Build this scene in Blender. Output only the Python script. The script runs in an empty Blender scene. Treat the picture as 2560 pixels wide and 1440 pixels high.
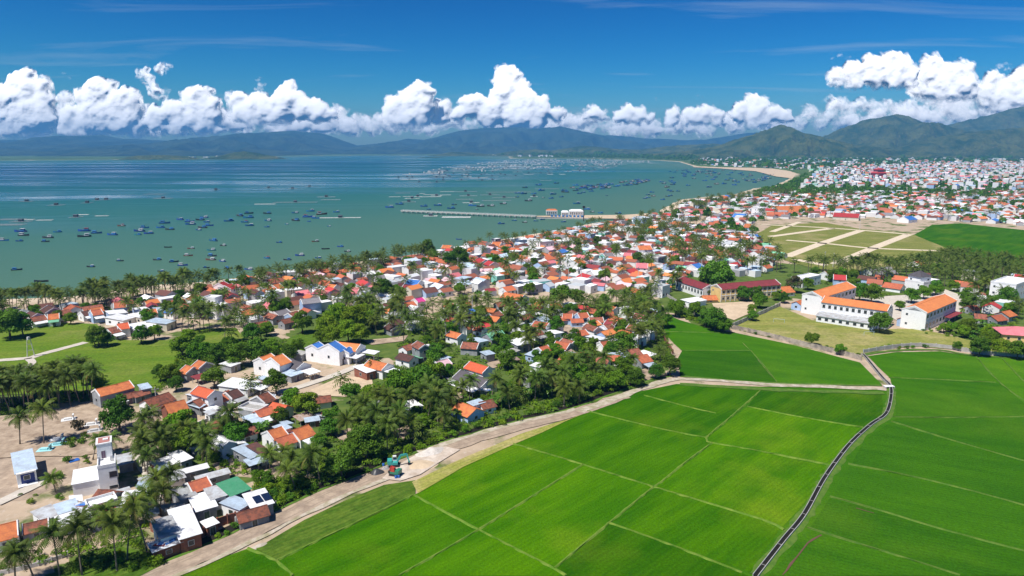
import bpy, bmesh, math, random
import numpy as np
from mathutils import Vector, Matrix, noise
from mathutils.geometry import tessellate_polygon
rad = math.radians
random.seed(7); rng = np.random.default_rng(7)
scene = bpy.context.scene
COL = scene.collection

# ------------------------------------------------------------------ camera, sky, sun, exposure
CAM_H = 80.0; F = 1707.0; HORIZON = 370.0            # photo is 2560 x 1440
PITCH = math.atan((720 - HORIZON) / F); SP, CP = math.sin(PITCH), math.cos(PITCH)
cam_d = bpy.data.cameras.new("camera"); cam = bpy.data.objects.new("camera", cam_d); COL.objects.link(cam)
cam.location = (0, 0, CAM_H); cam.rotation_euler = (math.pi / 2 - PITCH, 0, 0)
cam_d.sensor_width = 36; cam_d.lens = 36 * F / 2560; cam_d.clip_start = 1; cam_d.clip_end = 200000
scene.camera = cam
SUN_EL, SUN_AZ = 60.0, 227.0                         # compass azimuth from +Y clockwise: behind-left of the camera
sd = bpy.data.lights.new("sun", 'SUN'); sd.energy = 5.0; sd.angle = rad(0.53); sd.color = (1, 0.955, 0.89)
sun = bpy.data.objects.new("sun", sd); COL.objects.link(sun)
sdir = Vector((math.sin(rad(SUN_AZ)) * math.cos(rad(SUN_EL)), math.cos(rad(SUN_AZ)) * math.cos(rad(SUN_EL)), math.sin(rad(SUN_EL))))
sun.rotation_euler = sdir.to_track_quat('Z', 'Y').to_euler(); sun.location = (0, 0, 300)
w = bpy.data.worlds.new("World"); scene.world = w; w.use_nodes = True
nt = w.node_tree; nt.nodes.clear()
wo = nt.nodes.new('ShaderNodeOutputWorld'); bg = nt.nodes.new('ShaderNodeBackground'); bg.inputs[1].default_value = 0.085
sk = nt.nodes.new('ShaderNodeTexSky'); sk.sky_type = 'NISHITA'; sk.sun_disc = False
sk.sun_elevation = rad(SUN_EL); sk.sun_rotation = rad(SUN_AZ); sk.altitude = 0; sk.air_density = 1.0; sk.dust_density = 0.3; sk.ozone_density = 3.0
hs = nt.nodes.new('ShaderNodeHueSaturation'); hs.inputs['Hue'].default_value = 0.497; hs.inputs['Saturation'].default_value = 1.5; hs.inputs['Value'].default_value = 1.0
s3 = nt.nodes.new('ShaderNodeSeparateColor'); c3 = nt.nodes.new('ShaderNodeCombineColor')   # clear deep tropical sky: steeper channel response
nt.links.new(hs.outputs[0], s3.inputs[0])
for ch, (kk, gg) in enumerate(((0.034, 2.4), (0.255, 1.5), (0.19, 1.8))):
    pw = nt.nodes.new('ShaderNodeMath'); pw.operation = 'POWER'; pw.inputs[1].default_value = gg; nt.links.new(s3.outputs[ch], pw.inputs[0])
    mu = nt.nodes.new('ShaderNodeMath'); mu.operation = 'MULTIPLY'; mu.inputs[1].default_value = kk; nt.links.new(pw.outputs[0], mu.inputs[0]); nt.links.new(mu.outputs[0], c3.inputs[ch])
nt.links.new(sk.outputs[0], hs.inputs['Color'])
# high thin cirrus in the sky dome
tc = nt.nodes.new('ShaderNodeTexCoord'); sep = nt.nodes.new('ShaderNodeSeparateXYZ'); nt.links.new(tc.outputs['Generated'], sep.inputs[0])
dv = nt.nodes.new('ShaderNodeMath'); dv.operation = 'ADD'; dv.inputs[1].default_value = 0.06; nt.links.new(sep.outputs['Z'], dv.inputs[0])
cx = nt.nodes.new('ShaderNodeMath'); cx.operation = 'DIVIDE'; nt.links.new(sep.outputs['X'], cx.inputs[0]); nt.links.new(dv.outputs[0], cx.inputs[1])
cy = nt.nodes.new('ShaderNodeMath'); cy.operation = 'DIVIDE'; nt.links.new(sep.outputs['Y'], cy.inputs[0]); nt.links.new(dv.outputs[0], cy.inputs[1])
cb = nt.nodes.new('ShaderNodeCombineXYZ'); nt.links.new(cx.outputs[0], cb.inputs[0]); nt.links.new(cy.outputs[0], cb.inputs[1])
mp = nt.nodes.new('ShaderNodeMapping'); mp.inputs['Scale'].default_value = (0.55, 1.6, 1); mp.inputs['Rotation'].default_value = (0, 0, rad(-14)); mp.inputs['Location'].default_value = (3.1, 0.4, 0)
nt.links.new(cb.outputs[0], mp.inputs[0])
nz = nt.nodes.new('ShaderNodeTexNoise'); nz.inputs['Scale'].default_value = 0.9; nz.inputs['Detail'].default_value = 8; nz.inputs['Roughness'].default_value = 0.55; nz.inputs['Distortion'].default_value = 0.8
nt.links.new(mp.outputs[0], nz.inputs['Vector'])
rp = nt.nodes.new('ShaderNodeMapRange'); rp.inputs['From Min'].default_value = 0.56; rp.inputs['From Max'].default_value = 0.9; rp.inputs['To Max'].default_value = 0.5
nt.links.new(nz.outputs['Fac'], rp.inputs['Value'])
mx = nt.nodes.new('ShaderNodeMix'); mx.data_type = 'RGBA'; mx.inputs['B'].default_value = (5.0, 6.0, 7.0, 1)
nt.links.new(rp.outputs[0], mx.inputs['Factor']); nt.links.new(c3.outputs[0], mx.inputs['A'])
nt.links.new(mx.outputs['Result'], bg.inputs[0]); nt.links.new(bg.outputs[0], wo.inputs[0])
vs = scene.view_settings; vs.view_transform = 'Standard'; vs.look = 'None'; vs.exposure = 0.36; vs.gamma = 1.0; vs.use_curve_mapping = False
cyc = scene.cycles
cyc.max_bounces = 8; cyc.diffuse_bounces = 5; cyc.glossy_bounces = 2; cyc.transmission_bounces = 2; cyc.transparent_max_bounces = 40; cyc.volume_bounces = 0
cyc.use_denoising = True; cyc.caustics_reflective = False; cyc.caustics_refractive = False; cyc.sample_clamp_indirect = 4.0

# ------------------------------------------------------------------ pixel <-> world
def ray(px, py):
    u = (px - 1280) / F; v = (py - 720) / F
    return Vector((u, CP - v * SP, -(SP + v * CP)))
def P(px, py, z=0.0):                                 # where the sight line of a photo pixel meets height z
    d = ray(px, py); t = (z - CAM_H) / d.z
    return Vector((d.x * t, d.y * t, z))
def at_y(px, py, Y):
    d = ray(px, py); t = Y / d.y
    return Vector((d.x * t, Y, CAM_H + d.z * t))
def to_px(p):
    y = p[1]; z = p[2] - CAM_H
    dep = y * CP - z * SP; up = y * SP + z * CP
    if dep <= 1: return None
    return (1280 + F * p[0] / dep, 720 - F * up / dep, dep)
SEA_Z = -1.5

# ------------------------------------------------------------------ materials
def lin(c): return tuple(c) + (1,)
def mat(name, col, rough=0.8, col2=None, nscale=0.6, contrast=(0.35, 0.65), rand=0.12, spec=0.25, bump=0.0, wave=0, world=False, metallic=0.0, transl=0.0, detail=5, attr=None, hue=0.0, grain=0.16):
    m = bpy.data.materials.new(name); m.use_nodes = True
    n = m.node_tree.nodes; l = m.node_tree.links; b = n['Principled BSDF']
    b.inputs['Roughness'].default_value = rough; b.inputs['Specular IOR Level'].default_value = spec; b.inputs['Metallic'].default_value = metallic
    tcn = n.new('ShaderNodeTexCoord') if not world else n.new('ShaderNodeNewGeometry')
    vec = tcn.outputs['Object'] if not world else tcn.outputs['Position']
    if attr:
        a = n.new('ShaderNodeAttribute'); a.attribute_name = attr; src = a.outputs['Color']
    else:
        nzn = n.new('ShaderNodeTexNoise'); nzn.inputs['Scale'].default_value = nscale; nzn.inputs['Detail'].default_value = detail; nzn.inputs['Roughness'].default_value = 0.6
        l.new(vec, nzn.inputs['Vector'])
        mr = n.new('ShaderNodeMapRange'); mr.inputs['From Min'].default_value = contrast[0]; mr.inputs['From Max'].default_value = contrast[1]
        l.new(nzn.outputs['Fac'], mr.inputs['Value'])
        mxn = n.new('ShaderNodeMix'); mxn.data_type = 'RGBA'; mxn.inputs['A'].default_value = lin(col)
        mxn.inputs['B'].default_value = lin(col2 if col2 else tuple(c * 0.86 for c in col)); l.new(mr.outputs[0], mxn.inputs['Factor'])
        src = mxn.outputs['Result']
        if grain:
            ng = n.new('ShaderNodeTexNoise'); ng.inputs['Scale'].default_value = nscale * 4.5; ng.inputs['Detail'].default_value = 4; ng.inputs['Roughness'].default_value = .7; l.new(vec, ng.inputs['Vector'])
            mg = n.new('ShaderNodeMapRange'); mg.inputs['From Min'].default_value = .3; mg.inputs['From Max'].default_value = .7; mg.inputs['To Min'].default_value = 1 - grain; mg.inputs['To Max'].default_value = 1 + grain * .5; l.new(ng.outputs['Fac'], mg.inputs['Value'])
            hg = n.new('ShaderNodeHueSaturation'); l.new(mg.outputs[0], hg.inputs['Value']); l.new(src, hg.inputs['Color']); src = hg.outputs['Color']
    if rand > 0:
        oi = n.new('ShaderNodeObjectInfo'); ma = n.new('ShaderNodeMapRange'); ma.inputs['To Min'].default_value = 1 - rand; ma.inputs['To Max'].default_value = 1 + rand
        l.new(oi.outputs['Random'], ma.inputs['Value'])
        h2 = n.new('ShaderNodeHueSaturation'); l.new(ma.outputs[0], h2.inputs['Value']); l.new(src, h2.inputs['Color'])
        if hue:
            mb_ = n.new('ShaderNodeMath'); mb_.operation = 'MULTIPLY_ADD'; mb_.inputs[1].default_value = hue * 2; mb_.inputs[2].default_value = 0.5 - hue
            fr = n.new('ShaderNodeMath'); fr.operation = 'FRACT'; m7 = n.new('ShaderNodeMath'); m7.operation = 'MULTIPLY'; m7.inputs[1].default_value = 17.3
            l.new(oi.outputs['Random'], m7.inputs[0]); l.new(m7.outputs[0], fr.inputs[0]); l.new(fr.outputs[0], mb_.inputs[0]); l.new(mb_.outputs[0], h2.inputs['Hue'])
        src = h2.outputs['Color']
    l.new(src, b.inputs['Base Color'])
    if bump or wave:
        bn = n.new('ShaderNodeBump'); bn.inputs['Strength'].default_value = bump or 0.4; bn.inputs['Distance'].default_value = 0.08
        if wave:
            wv = n.new('ShaderNodeTexWave'); wv.inputs['Scale'].default_value = wave; wv.inputs['Distortion'].default_value = 0.3; l.new(vec, wv.inputs['Vector']); l.new(wv.outputs['Fac'], bn.inputs['Height'])
        else:
            nb = n.new('ShaderNodeTexNoise'); nb.inputs['Scale'].default_value = nscale * 6; nb.inputs['Detail'].default_value = 6; l.new(vec, nb.inputs['Vector']); l.new(nb.outputs['Fac'], bn.inputs['Height'])
        l.new(bn.outputs[0], b.inputs['Normal'])
    if transl:
        tr = n.new('ShaderNodeBsdfTranslucent'); ms = n.new('ShaderNodeMixShader'); ms.inputs[0].default_value = transl
        l.new(src, tr.inputs['Color']); l.new(b.outputs[0], ms.inputs[1]); l.new(tr.outputs[0], ms.inputs[2]); l.new(ms.outputs[0], n['Material Output'].inputs['Surface'])
    return m
ROOF = {
 'orange':   (mat('orange_tile', (0.62, 0.20, 0.065), 0.75, (0.42, 0.125, 0.055), 0.7, rand=0.14, wave=2.0), 'orange tile'),
 'amber':    (mat('amber_tile', (0.70, 0.245, 0.08), 0.75, (0.62, 0.20, 0.07), 0.5, rand=0.08, wave=2.0), 'amber tile'),
 'terra':    (mat('terracotta_tile', (0.50, 0.14, 0.065), 0.8, (0.33, 0.095, 0.055), 0.9, rand=0.18, wave=2.0), 'terracotta tile'),
 'oldred':   (mat('weathered_tile', (0.33, 0.11, 0.065), 0.85, (0.13, 0.06, 0.045), 1.1, (0.38, 0.66), rand=0.25, wave=2.0), 'weathered red-brown tile'),
 'brown':    (mat('brown_tile', (0.12, 0.05, 0.04), 0.85, (0.07, 0.04, 0.035), 1.0, rand=0.25, wave=2.0), 'dark brown tile'),
 'redor':    (mat('vermilion_tile', (0.62, 0.13, 0.055), 0.7, (0.55, 0.11, 0.045), 0.5, rand=0.08, wave=2.0), 'vermilion tile'),
 'red':      (mat('red_metal', (0.46, 0.05, 0.05), 0.5, None, 0.4, rand=0.15, wave=3.0), 'red metal'),
 'pink':     (mat('pink_metal', (0.68, 0.2, 0.22), 0.6, (0.55, 0.17, 0.19), 0.4, rand=0.15, wave=3.0), 'pink metal'),
 'rose':     (mat('pale_rose_metal', (0.8, 0.52, 0.56), 0.6, None, 0.4, rand=0.1, wave=3.0), 'pale rose metal'),
 'magenta':  (mat('magenta_metal', (0.7, 0.06, 0.28), 0.5, None, 0.4, rand=0, wave=3.0), 'magenta metal'),
 'maroon':   (mat('maroon_metal', (0.26, 0.045, 0.05), 0.6, (0.2, 0.04, 0.045), 0.4, rand=0.1, wave=3.0), 'maroon'),
 'blue':     (mat('blue_metal', (0.06, 0.2, 0.55), 0.5, None, 0.4, rand=0.12, wave=3.0), 'blue metal'),
 'pale':     (mat('pale_blue_metal', (0.50, 0.62, 0.74), 0.45, (0.38, 0.44, 0.50), 0.5, rand=0.12, wave=3.0), 'pale blue metal'),
 'white':    (mat('white_metal', (0.82, 0.83, 0.84), 0.5, (0.50, 0.475, 0.45), 0.45, (0.48, 0.80), rand=0.1, wave=3.0), 'white metal'),
 'grey':     (mat('grey_metal', (0.48, 0.51, 0.53), 0.5, (0.30, 0.28, 0.265), 0.5, rand=0.2, wave=3.0), 'grey metal'),
 'patch':    (mat('patched_tin', (0.62, 0.66, 0.70), 0.5, (0.22, 0.2, 0.22), 0.9, (0.45, 0.58), rand=0.1, wave=3.0), 'patched tin'),
 'dark':     (mat('charcoal_tile', (0.11, 0.10, 0.11), 0.7, (0.085, 0.075, 0.08), 0.5, rand=0.15, wave=2.0), 'charcoal tile'),
 'slate':    (mat('slate_tile', (0.25, 0.24, 0.25), 0.75, (0.2, 0.18, 0.19), 0.6, rand=0.1, wave=2.0), 'slate grey tile'),
 'green':    (mat('green_metal', (0.05, 0.27, 0.13), 0.6, (0.09, 0.3, 0.17), 0.5, rand=0.1, wave=3.0), 'green metal'),
 'mint':     (mat('mint_metal', (0.22, 0.55, 0.34), 0.6, None, 0.4, rand=0.12, wave=3.0), 'mint green metal'),
 'rust':     (mat('rusty_tin', (0.30, 0.17, 0.12), 0.7, (0.42, 0.36, 0.32), 0.9, rand=0.2, wave=3.0), 'rusty tin'),
 'concrete': (mat('concrete_slab', (0.42, 0.41, 0.38), 0.9, (0.28, 0.27, 0.25), 0.4, rand=0.12), 'bare concrete'),
}
WALL = {
 'white':  (mat('white_plaster', (0.85, 0.85, 0.84), 0.85, (0.72, 0.72, 0.70), 0.35, (0.5, 0.85), rand=0.06, grain=.08), 'white'),
 'grey':   (mat('grey_render', (0.36, 0.37, 0.38), 0.9, (0.24, 0.25, 0.26), 0.5, rand=0.22), 'grey'),
 'brick':  (mat('bare_brick', (0.30, 0.11, 0.07), 0.9, (0.20, 0.085, 0.06), 1.2, rand=0.12), 'bare brick'),
 'blue':   (mat('light_blue_plaster', (0.42, 0.56, 0.78), 0.85, None, 0.4, rand=0.1), 'light blue'),
 'cream':  (mat('cream_plaster', (0.74, 0.68, 0.55), 0.85, None, 0.4, rand=0.08), 'cream'),
 'yellow': (mat('yellow_plaster', (0.76, 0.56, 0.22), 0.85, None, 0.4, rand=0.06), 'yellow'),
 'mint':   (mat('mint_plaster', (0.25, 0.62, 0.52), 0.85, None, 0.4, rand=0.1), 'mint green'),
}
M = dict(
 trim=mat('white_trim', (0.82, 0.82, 0.81), 0.8, rand=0.04),
 glass=mat('dark_window_glass', (0.035, 0.045, 0.055), 0.15, spec=0.6, rand=0.2),
 frame=mat('window_frame', (0.6, 0.6, 0.58), 0.7, rand=0.2),
 door=mat('painted_door', (0.16, 0.12, 0.1), 0.7, rand=0.6, hue=0.3),
 post=mat('post_grey', (0.35, 0.35, 0.34), 0.7),
 trunk=mat('palm_trunk', (0.26, 0.21, 0.16), 0.9, (0.17, 0.14, 0.11), 2.0, rand=0.2),
 bark=mat('bark', (0.15, 0.11, 0.08), 0.9, (0.09, 0.07, 0.05), 2.0, rand=0.2),
 frond=mat('palm_frond', (0.125, 0.18, 0.018), 0.6, (0.062, 0.11, 0.012), 0.7, rand=0.28, spec=0.2, transl=0.22, hue=0.02),
 frond2=mat('old_frond', (0.26, 0.25, 0.06), 0.6, (0.2, 0.15, 0.05), 1.0, rand=0.2, transl=0.25),
 coco=mat('coconut', (0.2, 0.22, 0.05), 0.6),
 leaf_d=mat('dark_leaves', (0.062, 0.155, 0.010), 0.65, (0.10, 0.205, 0.013), 0.35, rand=0.25, spec=0.15, transl=0.22, hue=0.02),
 leaf_m=mat('mid_leaves', (0.10, 0.215, 0.009), 0.65, (0.145, 0.255, 0.012), 0.35, rand=0.22, spec=0.15, transl=0.25, hue=0.02),
 leaf_b=mat('bright_leaves', (0.10, 0.24, 0.012), 0.55, (0.15, 0.28, 0.02), 0.35, rand=0.15, spec=0.3, transl=0.3, hue=0.012),
 leaf_y=mat('yellow_green_leaves', (0.155, 0.28, 0.010), 0.65, (0.21, 0.32, 0.014), 0.3, rand=0.15, spec=0.15, transl=0.3, hue=0.012),
 leaf_r=mat('rusty_leaves', (0.12, 0.085, 0.05), 0.7, (0.09, 0.09, 0.03), 0.4, rand=0.2, transl=0.15),
 banana=mat('banana_leaf', (0.11, 0.23, 0.016), 0.45, (0.06, 0.15, 0.015), 0.5, rand=0.25, spec=0.45, transl=0.3, hue=0.015),
 concrete=mat('concrete', (0.52, 0.50, 0.46), 0.9, (0.38, 0.36, 0.33), 0.5, rand=0.1),
 wallstain=mat('stained_wall', (0.50, 0.42, 0.33), 0.9, (0.24, 0.21, 0.18), 0.35, (0.38, 0.62), rand=0.1),
 water_d=mat('dark_canal_water', (0.022, 0.02, 0.016), 0.6, spec=0.1, rand=0),
 pole=mat('concrete_pole', (0.55, 0.54, 0.5), 0.85),
 black=mat('black_rubber', (0.03, 0.03, 0.032), 0.7),
 teal=mat('teal_paint', (0.05, 0.36, 0.33), 0.4, spec=0.5), redp=mat('red_paint', (0.45, 0.05, 0.035), 0.4, spec=0.5),
 greenp=mat('green_paint', (0.03, 0.2, 0.13), 0.4, spec=0.5), whitep=mat('white_paint', (0.78, 0.78, 0.76), 0.5),
 bluep=mat('blue_plastic', (0.04, 0.15, 0.5), 0.4, rand=0.1), steel=mat('steel', (0.55, 0.55, 0.55), 0.35, metallic=0.7),
 tarp=mat('black_tarp', (0.035, 0.037, 0.04), 0.45, (0.07, 0.07, 0.075), 2, spec=0.5), solar=mat('solar_panel', (0.012, 0.02, 0.05), 0.12, spec=0.6, rand=0),
 hull_b=mat('boat_blue', (0.02, 0.09, 0.26), 0.5, (0.03, 0.12, 0.32), 0.5, rand=0.4, hue=0.03), hull_k=mat('boat_dark', (0.045, 0.05, 0.06), 0.6, rand=0.4), hull_r=mat('boat_brown', (0.16, 0.07, 0.05), 0.6, rand=0.3),
 hull_t=mat('boat_teal', (0.06, 0.3, 0.36), 0.5, rand=0.2), cabin_b=mat('cabin_blue', (0.08, 0.26, 0.55), 0.5, rand=0.3), cabin_w=mat('cabin_white', (0.68, 0.70, 0.70), 0.5, rand=0.12),
 deck=mat('boat_deck', (0.2, 0.15, 0.11), 0.8, rand=0.3), wood=mat('grey_planks', (0.30, 0.28, 0.26), 0.9, rand=0.2), foam=mat('white_foam_planks', (0.70, 0.69, 0.66), 0.9, (0.5, 0.49, 0.46), 0.3, rand=0.1),
 hut=mat('hut_tarp', (0.06, 0.075, 0.09), 0.7, rand=0.5), net=mat('net_frame', (0.36, 0.37, 0.37), 0.9, rand=0.2),
)
# ------------------------------------------------------------------ mesh builder and objects
class MB:
    def __init__(s): s.v = []; s.f = []; s.m = []
    def face(s, pts, m=0):
        i = len(s.v); s.v += [tuple(p) for p in pts]; s.f.append(tuple(range(i, i + len(pts)))); s.m.append(m)
    def box(s, x0, x1, y0, y1, z0, z1, m=0, rz=0, c=(0, 0), bottom=True):
        i = len(s.v); cs, sn = math.cos(rz), math.sin(rz)
        for z in (z0, z1):
            for x, y in ((x0, y0), (x1, y0), (x1, y1), (x0, y1)):
                s.v.append((c[0] + x * cs - y * sn, c[1] + x * sn + y * cs, z))
        q = [(4, 5, 6, 7), (0, 1, 5, 4), (1, 2, 6, 5), (2, 3, 7, 6), (3, 0, 4, 7)] + ([(3, 2, 1, 0)] if bottom else [])
        for f in q: s.f.append(tuple(i + k for k in f)); s.m.append(m)
    def hexa(s, p, m=0):                                # 8 points: bottom ring 0-3, top ring 4-7
        i = len(s.v); s.v += [tuple(q) for q in p]
        for f in ((4, 5, 6, 7), (0, 1, 5, 4), (1, 2, 6, 5), (2, 3, 7, 6), (3, 0, 4, 7), (3, 2, 1, 0)): s.f.append(tuple(i + k for k in f)); s.m.append(m)
    def tube(s, pts, rs, n=6, m=0, cap=True):
        base = len(s.v); pts = [Vector(p) for p in pts]
        for k, p in enumerate(pts):
            d = (pts[min(k + 1, len(pts) - 1)] - pts[max(k - 1, 0)]).normalized()
            a = d.orthogonal().normalized() if abs(d.z) < 0.95 else Vector((1, 0, 0)); a = (a - d * a.dot(d)).normalized(); b = d.cross(a)
            for j in range(n):
                t = 2 * math.pi * j / n; s.v.append(tuple(p + (a * math.cos(t) + b * math.sin(t)) * rs[k]))
        for k in range(len(pts) - 1):
            for j in range(n):
                s.f.append((base + k * n + j, base + k * n + (j + 1) % n, base + (k + 1) * n + (j + 1) % n, base + (k + 1) * n + j)); s.m.append(m)
        if cap:
            e = base + (len(pts) - 1) * n; s.f.append(tuple(e + j for j in range(n))); s.m.append(m)
            s.f.append(tuple(base + j for j in reversed(range(n)))); s.m.append(m)
    def mesh(s, name, mats, smooth=False):
        me = bpy.data.meshes.new(name); me.from_pydata(s.v, [], s.f)
        for m in mats: me.materials.append(m)
        if len(mats) > 1: me.polygons.foreach_set('material_index', s.m)
        if smooth: me.polygons.foreach_set('use_smooth', [True] * len(s.f))
        me.update(); return me
    def build(s, name, mats, parent=None, smooth=False, loc=(0, 0, 0), rz=0):
        return link(name, s.mesh(name, mats, smooth), parent, loc, rz)
def link(name, me, parent=None, loc=(0, 0, 0), rz=0, scale=None):
    o = bpy.data.objects.new(name, me); COL.objects.link(o); o.location = loc; o.rotation_euler = (0, 0, rz)
    if scale: o.scale = scale
    if parent: o.parent = parent
    return o
def empty(name, loc, rz=0, scale=None):
    o = bpy.data.objects.new(name, None); COL.objects.link(o); o.empty_display_size = 1; o.location = loc; o.rotation_euler = (0, 0, rz)
    if scale: o.scale = scale
    return o
def kind(o, k, label=None):
    o['kind'] = k
    if label: o['label'] = label
    return o
def tag(o, label, cat, group=None):
    o['label'] = label; o['category'] = cat
    if group: o['group'] = group
    return o
PENDING = []                                           # things labelled at the end from what stands beside them
def later(o, noun, cat, group, pos): PENDING.append((o, noun, cat, group, tuple(pos)))
def np_mesh(name, V, Fq, mats, mi=None, col=None, smooth=False):
    me = bpy.data.meshes.new(name); n = Fq.shape[1]
    me.vertices.add(len(V)); me.vertices.foreach_set('co', V.astype(np.float32).ravel())
    me.loops.add(Fq.size); me.loops.foreach_set('vertex_index', Fq.astype(np.int32).ravel())
    me.polygons.add(len(Fq)); me.polygons.foreach_set('loop_start', np.arange(len(Fq), dtype=np.int32) * n)
    for m in mats: me.materials.append(m)
    if mi is not None: me.polygons.foreach_set('material_index', mi.astype(np.int32))
    if col is not None:
        a = me.attributes.new('Col', 'FLOAT_COLOR', 'POINT'); a.data.foreach_set('color', np.c_[col, np.ones(len(col))].astype(np.float32).ravel())
    if smooth: me.polygons.foreach_set('use_smooth', np.ones(len(Fq), bool))
    me.update(calc_edges=True); return me
def in_poly(x, y, poly):
    c = False; n = len(poly); j = n - 1
    for i in range(n):
        xi, yi = poly[i][0], poly[i][1]; xj, yj = poly[j][0], poly[j][1]
        if (yi > y) != (yj > y) and x < (xj - xi) * (y - yi) / (yj - yi) + xi: c = not c
        j = i
    return c
def wpoly(pts, z=0): return [P(x, y, z) for x, y in pts]
def sheet(name, pts, z, m, k='structure', label=None, world=False, thick=None):
    w_ = [Vector((p[0], p[1], z)) for p in pts] if world else [P(x, y, z) for x, y in pts]
    # fray long straight edges a little
    out = []
    for i, p in enumerate(w_):
        q = w_[(i + 1) % len(w_)]; L = (q - p).length; out.append(p)
        n_ = min(14, int(L / 9)); nv = Vector((-(q - p).y, (q - p).x, 0)).normalized() if L else Vector((0, 0, 0))
        for k_ in range(1, n_): out.append(p.lerp(q, k_ / n_) + nv * random.uniform(-0.35, 0.35))
    tri = tessellate_polygon([out]); me = bpy.data.meshes.new(name)
    fs = []
    for t in tri:
        a, b_, c = (out[i] for i in t)
        fs.append(t if (b_ - a).cross(c - a).z > 0 else (t[0], t[2], t[1]))
    me.from_pydata([tuple(p) for p in out], [], fs); me.materials.append(m); me.update()
    o = link(name, me); kind(o, k, label); return o
def polyline_world(pts, z=0, step=4.0, world=False):
    w_ = [Vector((p[0], p[1], z)) if world else P(p[0], p[1], z) for p in pts]
    # Catmull-Rom
    out = []
    for i in range(len(w_) - 1):
        p0 = w_[max(i - 1, 0)]; p1 = w_[i]; p2 = w_[i + 1]; p3 = w_[min(i + 2, len(w_) - 1)]
        n_ = max(2, int((p2 - p1).length / step))
        for k_ in range(n_):
            t = k_ / n_; t2 = t * t; t3 = t2 * t
            out.append(0.5 * ((2 * p1) + (p2 - p0) * t + (2 * p0 - 5 * p1 + 4 * p2 - p3) * t2 + (3 * p1 - p0 - 3 * p2 + p3) * t3))
    out.append(w_[-1]); return out
def ribbon(mb, line, w0, z0, z1=None, m=0, jit=0.0, offset=0.0):
    """a strip along a line; with z1 it is a low ridge whose top is narrower"""
    L = []
    for i, p in enumerate(line):
        d = (line[min(i + 1, len(line) - 1)] - line[max(i - 1, 0)]); d.z = 0; d.normalize(); n_ = Vector((-d.y, d.x, 0))
        c = p + n_ * offset; h = w0 / 2
        a = h + random.uniform(-jit, jit); b_ = h + random.uniform(-jit, jit)
        L.append((c + n_ * a, c - n_ * b_, n_, c))
    for i in range(len(L) - 1):
        (a0, b0, n0, c0), (a1, b1, n1, c1) = L[i], L[i + 1]
        f = lambda p, z: (p.x, p.y, z)
        if z1 is None: mb.face((f(b0, z0), f(b1, z0), f(a1, z0), f(a0, z0)), m)
        else:
            t0a, t0b, t1a, t1b = c0 + n0 * w0 * .25, c0 - n0 * w0 * .25, c1 + n1 * w0 * .25, c1 - n1 * w0 * .25
            mb.face((f(b0, z0), f(b1, z0), f(t1b, z1), f(t0b, z1)), m); mb.face((f(t0b, z1), f(t1b, z1), f(t1a, z1), f(t0a, z1)), m); mb.face((f(t0a, z1), f(t1a, z1), f(a1, z0), f(a0, z0)), m)
# ------------------------------------------------------------------ the land, the sea and the hills
COAST = [(0, 748), (165, 742), (330, 718), (478, 708), (633, 691), (819, 665), (1000, 640), (1173, 612), (1289, 593), (1377, 580), (1490, 557), (1560, 549), (1640, 533), (1668, 516), (1706, 498), (1836, 486), (1880, 472), (1934, 466), (1972, 447), (1985, 436), (1952, 426), (1871, 421), (1800, 419), (1735, 416), (1695, 404), (1640, 401), (1465, 396.5), (1272, 396)]
FAR = [(1272, 391), (1200, 389), (1100, 388.5), (900, 388.5), (760, 390), (640, 392), (480, 396), (300, 399), (150, 400.5), (0, 401), (-300, 403)]
sea_poly = [(-14000, -1500), (-2100, -1500), (-750, -120), (-420, 215)] + [tuple(P(x, y, SEA_Z))[:2] for x, y in COAST + FAR] + [(-14000, 3000)]
SPN = np.array(sea_poly)
def sea_sd(X, Y):                                     # signed distance, positive on land
    d2 = np.full(X.shape, 1e18); inside = np.zeros(X.shape, bool); n_ = len(SPN)
    for i in range(n_):
        ax, ay = SPN[i]; bx, by = SPN[(i + 1) % n_]; ex, ey = bx - ax, by - ay
        t = np.clip(((X - ax) * ex + (Y - ay) * ey) / (ex * ex + ey * ey), 0, 1)
        d2 = np.minimum(d2, (X - ax - t * ex) ** 2 + (Y - ay - t * ey) ** 2)
        c = (ay > Y) != (by > Y); xx = ax + (Y - ay) * ex / (ey if ey else 1e-9); inside ^= c & (X < xx)
    return np.where(inside, -1, 1) * np.sqrt(d2)
def polar(r0, r1, nr, a0, a1, na):
    r = r0 * (r1 / r0) ** np.linspace(0, 1, nr); a = np.radians(np.linspace(a0, a1, na))
    Rr, A = np.meshgrid(r, a, indexing='ij'); X = Rr * np.sin(A); Y = Rr * np.cos(A)
    i = np.arange(nr - 1)[:, None] * na + np.arange(na - 1)[None, :]
    return X, Y, np.stack([i, i + 1, i + na + 1, i + na], -1).reshape(-1, 4)[:, ::-1]
X, Y, Fq = polar(30, 14500, 420, -80, 80, 520)
SD = sea_sd(X.ravel(), Y.ravel())
wob = np.array([noise.noise(Vector((x * .02, y * .02, 0))) * 5 + noise.noise(Vector((x * .09, y * .09, 3))) * 1.6 for x, y in zip(X.ravel(), Y.ravel())])
SDw = SD + wob * np.clip(3500 / (np.abs(SD) + 3500), 0, 1)
Z = np.clip(SEA_Z + SDw * np.where(np.hypot(X, Y).ravel() > 1000, .16, .085), -5, 0)
dist = np.hypot(X, Y).ravel()
sand = np.clip(1 - (SDw - np.where(dist > 1000, 6, 13)) / 10, 0, 1); veg = np.clip((dist - 900) / 900, 0, 1)
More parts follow.
